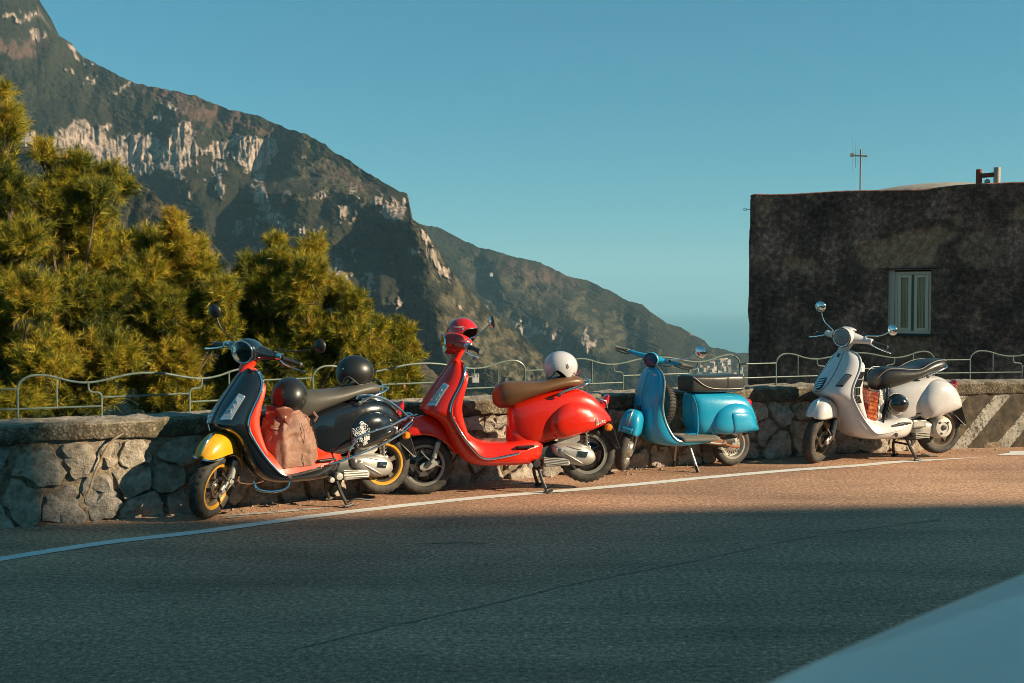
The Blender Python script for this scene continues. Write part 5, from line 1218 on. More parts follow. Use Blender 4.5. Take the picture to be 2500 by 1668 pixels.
    if not gts:
        for s in (1, -1):     # long front indicators
            pts = [(.585, .09, .73), (.595, .135, .725), (.535, .165, .845), (.515, .14, .87)]
            pts = [(.585, .112, .715), (.512, .178, .708), (.420, .183, .868), (.452, .150, .885)]
            P = [on_shield(6.7, s * .36), on_shield(6.6, s * .66), on_shield(4.1, s * .72), on_shield(3.9, s * .52)]; ctr_ = sum(P, Vector()) / 4; nrm = (P[1] - P[0]).cross(P[3] - P[0]).normalized(); nrm = nrm if nrm.x > 0 else -nrm
            front = [p + nrm * .012 for p in P]; backp = [p - nrm * .03 for p in P]
            f6 = [(0, 1, 2, 3), (4, 7, 6, 5), (0, 4, 5, 1), (1, 5, 6, 2), (2, 6, 7, 3), (3, 7, 4, 0)]
            bev(mk('front_indicator', [tuple(p) for p in front + backp], f6, M_['indicator_rim'], root, smooth=False), .008, 3)
            inn = [ctr_ + (p - ctr_) * .74 + nrm * .0135 for p in P]; innb = [ctr_ + (p - ctr_) * .74 - nrm * .01 for p in P]
            bev(mk('indicator_lens', [tuple(p) for p in inn + innb], f6, M_['clear_lens'], root, smooth=False), .006, 2)
            for q_ in range(3): 
                pc = inn[0].lerp(inn[3], .3 + q_ * .25).lerp(inn[1].lerp(inn[2], .3 + q_ * .25), .5) ; MB().add(lathe([(.012, .0), (.015, .002), (.012, .004)], 'x', 14), Matrix.Translation(pc + nrm * .0005)).build('lens_ring', chrome, root)
        script_badge('side_script', root, (-.70, 0, .485), (-.975, 0, -.0), (.15, 0, 1), .115, .058, M_['silver_print'], surf=lambda x, z: yc(x, z) + .003)
    else:
        # grille beside the crest, side vents, cluster lamps, seams
        gb = []
        for yf in (.10, -.10): pass
        outl = [on_shield(5.3, y_, .006) for y_ in (-.14, 0, .14)] + [on_shield(t_, .15 - .03 * max(0, t_ - 6.1), .006) for t_ in (5.6, 6.1, 6.6)] + [on_shield(6.9, y_, .006) for y_ in (.06, 0, -.06)] + [on_shield(t_, -.15 + .03 * max(0, t_ - 6.1), .006) for t_ in (6.6, 6.1, 5.6)]
        ctr_ = sum(outl, Vector()) / len(outl); mk('grille_recess', [tuple(p) for p in outl] + [tuple(ctr_ + Vector((.0, 0, 0)))], [(i, (i + 1) % len(outl), len(outl)) for i in range(len(outl))], M_['black_plastic'], root)
        for j in range(7):
            t_ = 5.42 + j * .21; hw = .13 if t_ < 6.3 else .13 - (t_ - 6.3) * .13
            MB().add(tube([on_shield(t_, y_, .012) for y_ in (-hw, -hw / 2, 0, hw / 2, hw)], .005, 6)).build('grille_bar', chrome, root)
        fb = MB().add(tube([on_shield(2.0, .06, .006), on_shield(2.45, .06, .006)], .012, 4)).build('shield_badge', M_['badge_blue'], root)
        for s in (1, -1):
            MB().add(tube(cat([on_shield(1.4, s * .22, .002), on_shield(3, s * .26, .002), on_shield(4.6, s * .30, .002), on_shield(6.0, s * .27, .002), on_shield(7.1, s * .12, .002), on_shield(7.3, 0, .002)], 6), .0022, 5)).build('shield_seam', M_['black_plastic'], root)
            Pq = [on_shield(6.3, s * .52, .004), on_shield(6.25, s * .74, .004), on_shield(4.55, s * .86, .004), on_shield(4.45, s * .66, .004)]
            c_ = sum(Pq, Vector()) / 4; nrm = (Pq[1] - Pq[0]).cross(Pq[3] - Pq[0]).normalized(); nrm = nrm if nrm.x > 0 else -nrm
            f6 = [(0, 1, 2, 3), (4, 7, 6, 5), (0, 4, 5, 1), (1, 5, 6, 2), (2, 6, 7, 3), (3, 7, 4, 0)]
            for nm, sc, h_, mm in (('front_indicator', 1, .010, M_['black_plastic']), ('indicator_lens', .82, .016, M_['smoke_lens'])):
                Fp = [c_ + (p - c_) * sc + nrm * h_ for p in Pq] + [c_ + (p - c_) * sc - nrm * .03 for p in Pq]; bev(mk(nm, [tuple(p) for p in Fp], f6, mm, root, smooth=False), .007, 3)
            for j, (a_, b_, wv) in enumerate(((.86, .80, .022), (.79, .725, .030), (.715, .65, .030), (.64, .575, .024))):
                # slotted panel on the rider-side flank of the shield
                xs_ = lambda z: float(np.interp(z, [.50, .60, .67, .735, .80, .86], [.40, .452, .468, .455, .415, .378]))
                ww_ = lambda z: float(np.interp(z, [.5, .67, .86], [.221, .217, .20])) * wd
                for sl in range(4):
                    dxx = .030 + sl * wv * .55
                    MB().add(tube([(xs_(a_) - dxx, s * (ww_(a_) - .001), a_), (xs_(b_) - dxx, s * (ww_(b_) - .001), b_)], .0055, 6)).build('side_vent', M_['black_plastic'], root)
        for s in (1, -1):
            for j in range(2): MB().add(tube([(-.24, s * .163 , .425 - j * .03), (-.33, s * .182, .43 - j * .03)], .006, 6)).build('body_vent', M_['black_plastic'], root)
            MB().add(tube(cat([(-.20, s * .158, .46), (-.26, s * .176, .47), (-.35, s * .19, .475)], 4), .002, 4)).build('panel_seam', M_['black_plastic'], root)
            mk('footrest', *loft([sell(x, s * .225, z - .012, z + .016, .014, 12, 3) for x, z in ((-.10, .345), (-.08, .345), (.02, .33), (.04, .325))]), M_['black_plastic'], root)
            mk('side_rubber', *lathe([(.001, .004), (.018, .003), (.02, 0)], 'y', 16), M_['black_plastic'], root, xf=Matrix.Translation((-.0, s * .255, .255)) @ Matrix.Scale(s, 4, (0, 1, 0)))
    # ---- engine and transmission on the left
    al = M_['alu']
    if gts:
        mk('transmission_cover', *pillow([(-.26, .30), (-.30, .335), (-.40, .35), (-.50, .335), (-.58, .34), (-.64, .32), (-.66, .26), (-.62, .20), (-.54, .18), (-.42, .20), (-.32, .215), (-.27, .25)], .06, .13, 1, n=4, p=4), al, root)
        mk('gear_casing', *lathe([(.115, .06), (.112, .10), (.10, .145), (.088, .158), (.055, .162), (.05, .156), (.001, .156)], 'y', 36), M_['white_alu'], root, xf=Matrix.Translation((-.615, 0, .275)))
        for j, (dx, dz) in enumerate(((0, 0), (.045, .05), (-.045, .045), (.03, -.055))): MB().add(lathe([(.001, .012), (.010, .010), (.012, 0)], 'y', 12), Matrix.Translation((-.615 + dx, .157, .275 + dz))).build('cover_bolt', M_['dark_steel'], root)
        MB().add(lathe([(.018, .010), (.026, .008), (.027, 0), (.018, 0)], 'y', 24), Matrix.Translation((-.615, .157, .275))).build('cover_ring', M_['dark_steel'], root)
        bev(MB().add(box(-.42, -.26, .05, .16, .29, .37)).build('airbox', al, root, smooth=False), .015)
        mbx = MB()
        for j in range(4): mbx.add(box(-.46, -.30, .07, .15, .235 - j * .016, .243 - j * .016))
        mbx.build('cooling_fins', al, root, smooth=False)
    else:
        CV = [(-.355, .335), (-.40, .345), (-.46, .345), (-.56, .34), (-.64, .315), (-.70, .27), (-.722, .225), (-.715, .185), (-.67, .155), (-.60, .15), (-.52, .165), (-.46, .20), (-.40, .235), (-.365, .27)]
        mk('transmission_cover', *pillow(CV, .07, .155, 1, rings=9, n=4, p=3.6), al, root)
        yv = lambda x, z: pill_y(CV, x, z, .07, .155, 3.6)
        for A_, B_ in (((-.47, .325), (-.62, .285)), ((-.45, .27), (-.60, .175)), ((-.56, .325), (-.66, .30))):
            MB().add(tube([(A_[0] + (B_[0] - A_[0]) * t, yv(A_[0] + (B_[0] - A_[0]) * t, A_[1] + (B_[1] - A_[1]) * t) + .001, A_[1] + (B_[1] - A_[1]) * t) for t in (0, .2, .4, .6, .8, 1)], [.002, .006, .008, .008, .006, .002], 8)).build('cover_ridge', al, root)
        q4 = [(-.565, .283), (-.645, .268), (-.625, .225), (-.555, .240)]
        mk('cover_badge', [(x, yv(x, z) + .008, z) for x, z in q4] + [(x, yv(x, z) - .004, z) for x, z in q4], [(0, 1, 2, 3), (0, 4, 5, 1), (1, 5, 6, 2), (2, 6, 7, 3), (3, 7, 4, 0)], chrome, root, smooth=False)
        q4 = [(-.385, .315), (-.437, .312), (-.437, .285), (-.385, .288)]
        mk('cover_sticker', [(x, yv(x, z) + .003, z) for x, z in q4], [(0, 1, 2, 3)], M_['white_print'], root, smooth=False)
        text_mesh('sticker_text', 'iGet', .017, M_['black_plastic'], root, Matrix.Translation((-.411, yv(-.411, .30) + .0045, .30)) @ Matrix.Rotation(math.pi, 4, 'Z') @ Matrix.Rotation(math.pi / 2, 4, 'X'), .3)
        text_mesh('badge_text', 'Vespa', .024, M_['dark_steel'], root, Matrix.Translation((-.60, yv(-.6, .255) + .0105, .2535)) @ Matrix.Rotation(math.pi, 4, 'Z') @ Matrix.Rotation(math.pi / 2, 4, 'X') @ Matrix.Rotation(R(-8), 4, 'Z'), .35)
        bev(MB().add(box(-.50, -.28, .06, .145, .165, .235)).build('crankcase', al, root, smooth=False), .018)
        mbx = MB()
        for j in range(4): mbx.add(tube([(-.28, .147, .245 - j * .013), (-.48, .15, .213 - j * .013)], .0045, 6))
        mbx.build('cooling_fins', al, root)
        mk('crank_cover', *lathe([(.001, .05), (.026, .048), (.034, .03), (.036, 0)], 'y', 24), M_['dark_steel'], root, xf=Matrix.Translation((-.215, .12, .205)))
        mk('side_cap', *lathe([(.001, .035), (.019, .033), (.022, .0)], 'y', 20), al, root, xf=Matrix.Translation((-.155, .185, .20)))
        if sp.get('trim_extra'): mk('side_cap', *lathe([(.001, .035), (.026, .033), (.03, .0)], 'y', 20), al, root, xf=Matrix.Translation((-.225, .165, .215)))
        bev(MB().add(([(-.42, .08, .39), (-.60, .08, .42), (-.60, .08, .36), (-.56, .08, .335), (-.40, .08, .34)], [(0, 1, 2, 3, 4)])).build('engine_bracket', al, root, smooth=False), .004)
        solid(root.children[-1], .03)
    mk('engine_block', *loft([sell(x, 0, zb, zt, w, 20, 4) for x, zt, zb, w in ((-.16, .30, .20, .05), (-.2, .33, .17, .09), (-.4, .36, .15, .09), (-.55, .30, .17, .075), (-.60, .27, .20, .06))]), M_['dark_steel'], root)
    mk('silencer', *loft([sell(x, -.13, zb, zt, .05, 20, 2.4) for x, zt, zb in ((-.40, .26, .20), (-.44, .28, .17), (-.75, .31, .19), (-.80, .29, .22))]), M_['dark_steel'], root)
    # rear spring and damper
    sx_, sz0, sz1 = -.655, .30, .47
    sprg = [(sx_ + .03 * (z - sz0) + .022 * math.cos(t), .075 + .022 * math.sin(t), z) for t, z in zip(np.linspace(0, 2 * math.pi * 6, 72), np.linspace(sz0, sz1, 72))]
    MB().add(tube(sprg, .004, 6)).add(tube([(sx_, .075, .235), (sx_ + .006, .075, .50)], .012, 10)).build('rear_damper', M_['rim_grey'], root)
    bev(MB().add(box(sx_ - .03, sx_ + .02, .06, .10, .255, .31)).build('damper_foot', al, root, smooth=False), .01)
    # inner dark wheel well
    mk('wheel_well', *loft([sell(x, 0, z0, z1, w, 16, 3) for x, z0, z1, w in ((-.38, .36, .5, .09), (-.6, .44, .6, .10), (-.8, .47, .6, .07))]), M_['black_plastic'], root)
    # ---- centre stand: stays vertical on the ground
    Bi = base.inverted(); dn = (Bi.to_3x3() @ Vector((0, 0, -1))).normalized()
    def gpt(x, y):
        p = Vector((x, y, .2)); w = base @ p; return Bi @ Vector((w.x, w.y, .012))
    sd_ = MB()
    for s in (1, -1):
        f_ = gpt(-.30, s * .17); top_ = Vector((-.24, s * .075, .20)); sd_.add(tube(cat([top_, top_.lerp(f_, .5) + Vector((.012, s * .01, 0)), f_], 4), [.014] * 8 + [.012], 8))
        sd_.add(tube([f_ + Vector((.03, 0, .004)), f_, f_ + Vector((-.045, 0, .012))], [.010, .014, .009], 8))
    sd_.add(tube([(-.24, .08, .20), (-.24, -.08, .20)], .013, 8)).add(tube([(-.262, .12, .125), (-.262, -.12, .125)], .010, 8))
    sd_.build('centre_stand', M_['dark_steel'], root)
    f_ = gpt(-.30, .17)
    MB().add(tube(cat([f_ + Vector((.0, 0, .03)), f_ + Vector((-.06, .02, .05)), f_ + Vector((-.14, .035, .035)), f_ + Vector((-.20, .04, .03))], 5), .008, 8)).build('stand_lever', M_['dark_steel'], root)
    return root, base, S, yc, COWL
M_['seat_pipe'] = mat('seat_piping', (.30, .28, .26), .5); M_['badge_blue'] = mat('badge_blue', (.02, .07, .12), .3, .3, Coat_Weight=.6)
M_['smoke_lens'] = mat('smoke_lens', (.10, .11, .12), .12, .2, Coat_Weight=1.); M_['white_alu'] = mat('painted_casing', (.50, .47, .43), .45, .2)
M_['indicator_rim'] = mat('indicator_rim', (.55, .60, .64), .18, .75); M_['plate'] = mat('plate_back', (.03, .03, .03), .4)
# ================================================================== the four scooters
P_red = paint('red_paint', (.62, .014, .002), .3, .35, .10); P_black = paint('black_paint', (.008, .010, .013), .16, 1., .05)
P_orange = paint('orange_red_paint', (.78, .032, .004), .4, .4, .1); P_yellow = paint('yellow_paint', (.62, .30, .008), .28, .7, .15)
P_cream = paint('cream_white_paint', (.55, .525, .53), .28, .7, .12); P_blue = paint('turquoise_paint', (.006, .27, .46), .30, .7, .22)
M_['brown_rim'] = mat('bronze_rim', (.16, .13, .10), .35, .5); M_['dark_rim'] = mat('dark_rim', (.02, .02, .02), .35, .4)
M_['gold_rim'] = paint('gold_rim', (.50, .24, .02), .3, .6, .1); M_['bright_rim'] = mat('bright_rim', (.42, .39, .35), .3, .7)
g_red = ground(1037, 1206)
red, B_red, S_red, yc_red, cowl_red = modern(dict(name='scooter', label='glossy red scooter with a brown leather seat, second from the left of the four', k=1.065, heading=11, front=g_red, steer=3, pitch=2.3,
    body=P_red, inner=P_red, fender=P_red, rim=M_['dark_rim'], lip=M_['bright_rim'], seat=M_['seat_brown'], knobs=1,
    mirrors={1: ((.12, .22, 1.35), (-1, .5, .15))}))
g_blk = ground(521, 1266)
blk, B_blk, S_blk, yc_blk, cowl_blk = modern(dict(name='scooter', label='black scooter with a yellow front fender, grey seat and chrome guards, leftmost of the four', k=1.055, heading=34, front=g_blk, steer=42, pitch=1.9,
    body=P_black, inner=P_orange, fender=P_yellow, headset=P_black, neck=P_orange, rim=M_['brown_rim'], lip=M_['gold_rim'], seat=M_['seat_grey'], knobs=1, fender_trim=1, yellow_fender=1, trim_extra=1, tie=paint('dark_red_paint', (.10, .008, .006), .2, .8, .05), apron=P_orange,
    mirrors={1: ((.24, .48, 1.30), (-1, .2, .05)), -1: ((.33, -.34, 1.40), (-1, .1, .1))}, mirror_m=M_['black_plastic'], mirror_f=M_['black_plastic']))
g_wht = ground(1999, 1131)
wht, B_wht, S_wht, yc_wht, cowl_wht = modern(dict(name='scooter', label='cream white scooter with chrome round mirrors and black seat, rightmost of the four', k=1.075, heading=17, front=g_wht, steer=32, pitch=1.6, gts=1, bw=1.08,
    body=P_cream, inner=P_cream, fender=P_cream, rim=M_['brown_rim'], lip=M_['brown_rim'], seat=M_['seat_black'], trim=P_cream,
    mirrors={1: ((.30, .40, 1.31), (-1, .25, .1)), -1: ((.36, -.30, 1.42), (-1, -.1, .1))}))
# chrome guards on the black scooter
ch_ = M_['chrome']
gd = MB()
def g3(l, r_=.0085): gd.add(tube(cat(l, 5), r_, 8))
low = [(-.12, .24, .325), (-.20, .25, .335), (-.30, .26, .36), (-.45, .268, .40), (-.60, .262, .445), (-.75, .235, .50), (-.87, .17, .555), (-.905, .08, .58), (-.905, 0, .585)]
g3(low); g3([(a, b, c + .026) for a, b, c in low[5:]])
g3([(-.27, .255, .345), (-.285, .27, .42), (-.36, .275, .505), (-.47, .277, .535), (-.62, .27, .565), (-.75, .245, .60), (-.85, .19, .61), (-.885, .15, .585)])
g3([(-.42, .17, .80), (-.52, .18, .795), (-.64, .165, .755), (-.74, .15, .69), (-.82, .145, .62), (-.88, .14, .575)]); g3([(-.42, .17, .80), (-.40, .16, .775)], .012)
g3([(-.44, .15, .775), (-.55, .165, .765), (-.66, .15, .725), (-.77, .13, .64)], .007)
g3([(a, -b, c) for a, b, c in low])
gd.build('chrome_guard', ch_, blk)
fg = MB()
fg.add(tube(cat([(.42, .16, .255), (.40, .20, .20), (.30, .215, .175), (.20, .22, .19), (.17, .225, .25), (.19, .235, .275)], 5), .010, 8)).build('floor_guard', ch_, blk); fg = MB(); fg.add(tube(cat([(.42, -.16, .255), (.40, -.20, .20), (.30, -.215, .175), (.20, -.22, .19), (.17, -.225, .25)], 5), .010, 8))
fg.build('floor_guard', ch_, blk); fg = MB()
fg.add(tube(cat([(.345, -.18, 1.0), (.40, -.215, .95), (.50, -.235, .80), (.60, -.23, .70), (.60, -.21, .60)], 5), .0075, 8)).build('shield_guard', ch_, blk)
# white floral decal on its side panel
dec = MB(); q = random.Random(4); cx_, cz_ = -.40, .515
for i in range(74):
    a = q.uniform(0, 6.28); rr = .078 * math.sqrt(q.random()); x0, z0 = cx_ + rr * math.cos(a) * .8, cz_ + rr * math.sin(a) * 1.15
    sc = q.uniform(.007, .013); sg = q.choice((-1, 1)); ph = q.uniform(0, 6.28); P = []
    for t in np.linspace(0, 1.7 * math.pi, 11):
        r_ = sc * (1 - .45 * t / (1.7 * math.pi)); x, z = x0 + r_ * math.cos(ph + sg * t), z0 + r_ * math.sin(ph + sg * t); P.append((x, yc_blk(x, z) + .001, z))
    dec.add(tube(P, [.0019] * 10 + [.0032], 4))
dec.build('flower_decal', M_['white_print'], blk)

# ---- the older turquoise scooter
def vintage():
    k = 1.03; th = R(25); fc = ground(1527, 1158); WB = .59
    base = Matrix.Translation(fc + Vector((0, 0, .03))) @ Matrix.Rotation(math.pi + th, 4, 'Z') @ Matrix.Rotation(R(-1.2), 4, 'Y') @ Matrix.Scale(k, 4) @ Matrix.Translation((-WB, 0, 0))
    root = thing('scooter', 'turquoise vintage scooter with a thick black bench seat and spare tyre behind its shield', 'scooter', base)
    aa, ab = Vector((.335, 0, .98)), Vector((.585, 0, .21)); ax = (ab - aa).normalized()
    S = Matrix.Translation(aa) @ Matrix.Rotation(-R(46), 4, ax) @ Matrix.Translation(-aa); ch = M_['chrome']
    wheel('front_wheel', root, .208, .085, M_['bright_rim'], M_['bright_rim'], 'old', S @ Matrix.Translation((.59, 0, .208)))
    wheel('rear_wheel', root, .208, .085, M_['bright_rim'], M_['bright_rim'], 'old', Matrix.Translation((-.59, 0, .208)))
    ST = [(.322, .955, .045, .335, .962, .31, .955, 2), (.318, .94, .11, .345, .955, .305, .94, 2.2), (.316, .90, .165, .36, .92, .30, .90, 2.2), (.322, .84, .205, .385, .86, .30, .84, 2.0), (.335, .76, .225, .415, .775, .305, .76, 2.0), (.345, .68, .228, .438, .69, .31, .68, 1.9),
          (.342, .60, .218, .452, .605, .305, .60, 1.9), (.325, .53, .208, .455, .53, .285, .53, 2), (.30, .46, .208, .45, .45, .26, .465, 2.1), (.265, .39, .216, .425, .365, .23, .40, 2.2), (.225, .33, .226, .38, .285, .195, .345, 2.4), (.18, .295, .232, .29, .235, .16, .315, 2.6), (.12, .278, .234, .15, .222, .11, .30, 3), (.0, .278, .234, 0, .225, 0, .298, 3), (-.14, .285, .232, -.14, .235, -.14, .305, 3), (-.24, .292, .225, -.24, .25, -.24, .31, 3), (-.30, .298, .20, -.3, .265, -.3, .31, 3)]
    mk('leg_shield', *loft(shield_rings(ST)), P_blue, root, sharp=50, sub=1)
    for s in (1, -1): MB().add(tube(cat([(a, s * (c + .001), b) for a, b, c, *_ in ST[:13]], 3), .0075, 8)).build('edge_trim', M_['bright_rim'], root)
    MB().add(tube([(a, 0 if i else 0, b) for i, (_, _, _, a, b, *r_) in enumerate(ST[1:9])], .006, 8)).build('centre_ridge', P_blue, root)
    # floor mats and ribs
    for s in (1, -1):
        fl = [[(x, s * y, z) for y, z in ((.07, .312), (.10, .316), (.20, .308), (.238, .298), (.242, .280))] for x in np.linspace(.14, -.27, 12)]
        o = mk('floor_mat', *loft([[(x + (.0 if y < .2 else -.01), y_, z) for (x, y_, z), y in zip(r_, (.07, .1, .2, .23, .24))] for r_ in fl], closed=False), M_['old_rubber'], root); solid(o, .012)
    fl = [[(x, y, z) for y, z in ((-.07, .315), (-.05, .325), (.05, .325), (.07, .315))] for x in (.16, .05, -.03)]; solid(mk('tunnel_mat', *loft(fl, closed=False), M_['old_rubber'], root), .01)
    mk('tunnel_panel', *loft([sell(x, 0, .29, z, w, 20, 3.5) for x, z, w in ((.0, .33, .06), (-.06, .335, .075), (-.12, .355, .09), (-.17, .39, .10))]), P_blue, root)
    # monocoque tail
    SEC = [(-.075, .70, .60, .07), (-.085, .715, .50, .105), (-.10, .72, .40, .125), (-.125, .72, .33, .145), (-.17, .722, .30, .16), (-.26, .722, .295, .175), (-.36, .722, .30, .185), (-.46, .718, .325, .19), (-.56, .708, .34, .188), (-.65, .69, .345, .178), (-.71, .64, .345, .165), (-.76, .565, .345, .145), (-.80, .48, .345, .12), (-.825, .41, .345, .09), (-.84, .36, .345, .06)]
    mk('rear_body', *loft([sell(x, 0, zb, zt, w, 36, 3.0) for x, zt, zb, w in SEC]), P_blue, root, sub=1)
    # curved front edge flange of the tail
    MB().add(tube(cat([(-.075, .02, .70), (-.08, .085, .68), (-.10, .118, .58), (-.105, .13, .46), (-.10, .14, .36), (-.08, .15, .31)], 5), .007, 8)).build('body_flange', P_blue, root)
    CW = [(-.235, .40), (-.25, .47), (-.29, .545), (-.36, .595), (-.45, .625), (-.55, .625), (-.64, .60), (-.71, .55), (-.77, .47), (-.81, .40), (-.835, .347), (-.70, .335), (-.55, .325), (-.42, .32), (-.33, .33), (-.27, .355)]
    tp = lambda x, z: float(np.interp(-x, [.2, .55, .68, .78, .85], [1, 1, .93, .76, .60])); ctr = (-.50, .46)
    for s in (1, -1): mk('side_bulge', *pillow(CW, .15, .245, s, rings=10, p=3.0, q=.6, taper=tp, n=4, ctr=ctr), P_blue, root, sharp=60)
    yb = lambda x, z: pill_y(CW, x, z, .15, .245, 3.0, .6, tp, ctr)
    PN = [(-.42, .525), (-.47, .535), (-.60, .532), (-.66, .515), (-.715, .46), (-.76, .39), (-.77, .352), (-.65, .344), (-.48, .335), (-.45, .37), (-.425, .46)]
    pv, pf = pillow(PN, .0, .010, 1, rings=5, n=4, p=8); pv = [(x, yb(x, z) + y + .002, z) for x, y, z in pv]; mk('side_hatch', pv, pf, P_blue, root, sharp=50)
    # seat
    SS = [(-.03, .735, .86, .10), (-.04, .725, .875, .125), (-.07, .72, .885, .135), (-.20, .715, .883, .148), (-.34, .715, .885, .155), (-.48, .718, .892, .158), (-.58, .722, .893, .155), (-.625, .728, .885, .145), (-.64, .74, .87, .12)]
    mk('seat', *loft([sell(x, 0, a, b, w, 32, 5.0) for x, a, b, w in SS]), M_['seat_black'], root, sub=2)
    for s in (1, -1):
        MB().add(tube(cat([(-.045, s * .128, .87), (-.08, s * .142, .845), (-.14, s * .15, .80), (-.22, s * .154, .768), (-.34, s * .158, .755), (-.5, s * .16, .755), (-.62, s * .148, .76)], 5), .0038, 6)).build('seat_piping', M_['seat_pipe'], root)
        MB().add(tube([(-.42, s * .159, .875), (-.425, s * .161, .82), (-.425, s * .161, .765)], .002, 5)).build('seat_seam', M_['black_plastic'], root)
        mk('seat_stud', *lathe([(.001, .004), (.005, .003), (.006, 0)], 'y', 8), M_['chrome'], root, xf=Matrix.Translation((-.42, s * .157, .735)) @ Matrix.Scale(s, 4, (0, 1, 0)))
    # fork, fender
    FE = [(.735, .44, .385, .05), (.73, .475, .378, .075), (.715, .52, .372, .088), (.69, .56, .368, .096), (.65, .582, .366, .10), (.59, .588, .368, .10), (.53, .575, .38, .098), (.50, .55, .40, .09), (.49, .52, .41, .07)]
    rg = [[(x, w * math.copysign(abs(math.cos(t)) ** .62, math.cos(t)), zl + (zt - zl) * abs(math.sin(t)) ** .62) for t in np.linspace(0, math.pi, 21)] for x, zt, zl, w in FE]
    fo = mk('front_fender', *loft(rg, closed=False), P_blue, root, xf=S, sub=1); solid(fo, .005)
    fr_ = mk('fender_front', *loft([[(x + .0, y * ww, z) for y in np.linspace(-1, 1, 9)] for x, ww, z in ((.735, .05, .385), (.737, .05, .44))], closed=False), P_blue, root, xf=S); solid(fr_, .004)
    mk('fender_crest', *loft([sell(x, 0, z - h, z + h, w, 12, 2) for x, z, h, w in ((.745, .43, .008, .004), (.742, .49, .014, .007), (.725, .54, .016, .010), (.69, .582, .010, .010), (.64, .596, .004, .004))]), M_['bright_rim'], root, xf=S)
    MB().add(tube([(.46, 0, .60), (.50, .03, .46), (.545, .055, .33), (.585, .06, .22)], [.022, .02, .02, .017], 10)).build('fork_arm', M_['dark_steel'], root, xf=S)
    mk('brake_drum', *lathe([(.001, .062), (.06, .06), (.075, .045), (.08, .02)], 'y', 28), M_['bright_rim'], root, xf=S @ Matrix.Translation((.59, 0, .208)))
    # handlebar
    hz_ = 1.035
    rg = []
    for t, ry_, rz_ in ((0, .062, .062), (.015, .070, .068), (.05, .070, .066), (.09, .060, .052), (.12, .045, .036), (.14, .02, .018)): rg.append([(.405 - t, ry_ * math.cos(a), hz_ + rz_ * math.sin(a)) for a in np.linspace(0, 2 * math.pi, 25)[:-1]])
    mk('headset', *loft(rg), P_blue, root, xf=S, sub=1)
    for s in (1, -1):
        rg = [[(x + hx * math.cos(a), s * y, z + h2 * math.sin(a)) for a in np.linspace(0, 2 * math.pi, 17)[:-1]] for y, x, z, hx, h2 in ((.03, .34, hz_, .055, .045), (.08, .33, hz_, .035, .030), (.14, .318, hz_ + .003, .024, .021), (.22, .305, hz_ + .006, .020, .018), (.25, .30, hz_ + .006, .020, .018))]
        mk('handlebar_arm', *loft(rg), P_blue, root, xf=S, sub=1)
        MB().add(tube([(.30, s * .25, hz_ + .006), (.296, s * .265, hz_ + .006), (.285, s * .37, hz_ + .005), (.284, s * .375, hz_ + .005)], [.022, .0175, .0175, .020], 12)).build('grip', M_['grip_grey'], root, xf=S)
        MB().add(tube(cat([(.335, s * .21, hz_ - .006), (.36, s * .27, hz_ - .012), (.345, s * .36, hz_ - .012)], 5), .006, 7)).build('brake_lever', M_['dark_steel'], root, xf=S)
    MB().add(tube([(.315, 0, hz_ - .03), (.335, 0, .955)], [.05, .04], 16)).build('neck', M_['black_plastic'], root, xf=S)
    headlight(root, S, (.41, 0, hz_), .060, (1, 0, 0), M_['dark_steel'])
    MB().add(tube([(.33, .16, hz_ + .01), (.335, .15, hz_ + .03)], .012, 8)).build('mirror_clamp', M_['dark_steel'], root, xf=S)
    mirror(root, 1, S, (.345, .15, hz_ + .01), (.30, .41, 1.20), .058, M_['chrome'], (-1, .15, .05))
    MB().add(tube(cat([(.36, .05, hz_ - .02), (.40, .10, hz_ - .03), (.38, .18, hz_ - .02), (.34, .22, hz_ - .01)], 5), .004, 6)).build('cable', M_['black_plastic'], root, xf=S)
    # spare wheel upright behind the shield
    sw = thing('spare_wheel', None, None); sw.parent = root; sw.matrix_local = Matrix.Translation((.225, 0, .60)) @ Matrix.Rotation(R(-7), 4, 'Y') @ Matrix.Rotation(math.pi / 2, 4, 'Z') 
    prof = [(.138, -.03), (.155, -.042), (.175, -.045), (.195, -.038), (.204, -.022), (.208, 0), (.204, .022), (.195, .038), (.175, .045), (.155, .042), (.138, .03)]
    rgs = [[(p[0] * math.cos(a), p[1], p[0] * math.sin(a)) for p in prof] for a in np.linspace(0, 2 * math.pi, 49)]
    mk('tyre', *loft(rgs, cap0=False, cap1=False), M_['rubber'], sw, sharp=60)
    g = MB()
    for kx in range(40):
        for s in (-1, 1): g.add(box(.196, .2105, min(s * .006, s * .036), max(s * .006, s * .036), -.006, .006), Matrix.Rotation(2 * math.pi * kx / 40, 4, 'Y'))
    tag(g.build('tread', M_['tread'], sw, smooth=False), kind='stuff')
    mk('rim', *lathe([(.14, -.03), (.13, -.01), (.06, 0), (.06, .012), (.13, .012), (.14, .03)], 'y', 32), M_['bright_rim'], sw)
    # engine arm, kick pedal, stand, tail light, plate, emblem
    mk('swing_arm', *loft([sell(x, .085, a, b, .028, 16, 3) for x, a, b in ((-.20, .24, .28), (-.28, .225, .29), (-.40, .205, .275), (-.46, .21, .25))]), M_['rusty'], root)
    MB().add(tube([(-.40, .115, .235), (-.52, .12, .20), (-.60, .115, .19)], .012, 8)).build('brake_link', M_['rusty'], root)
    MB().add(tube([(-.34, .10, .26), (-.36, .11, .30), (-.44, .12, .31)], .010, 8)).build('bracket', M_['rusty'], root)
    mk('engine_block', *loft([sell(x, -.02, a, b, w, 16, 3) for x, a, b, w in ((-.22, .22, .30, .07), (-.35, .18, .34, .09), (-.55, .17, .33, .07), (-.62, .2, .28, .05))]), M_['dark_steel'], root)
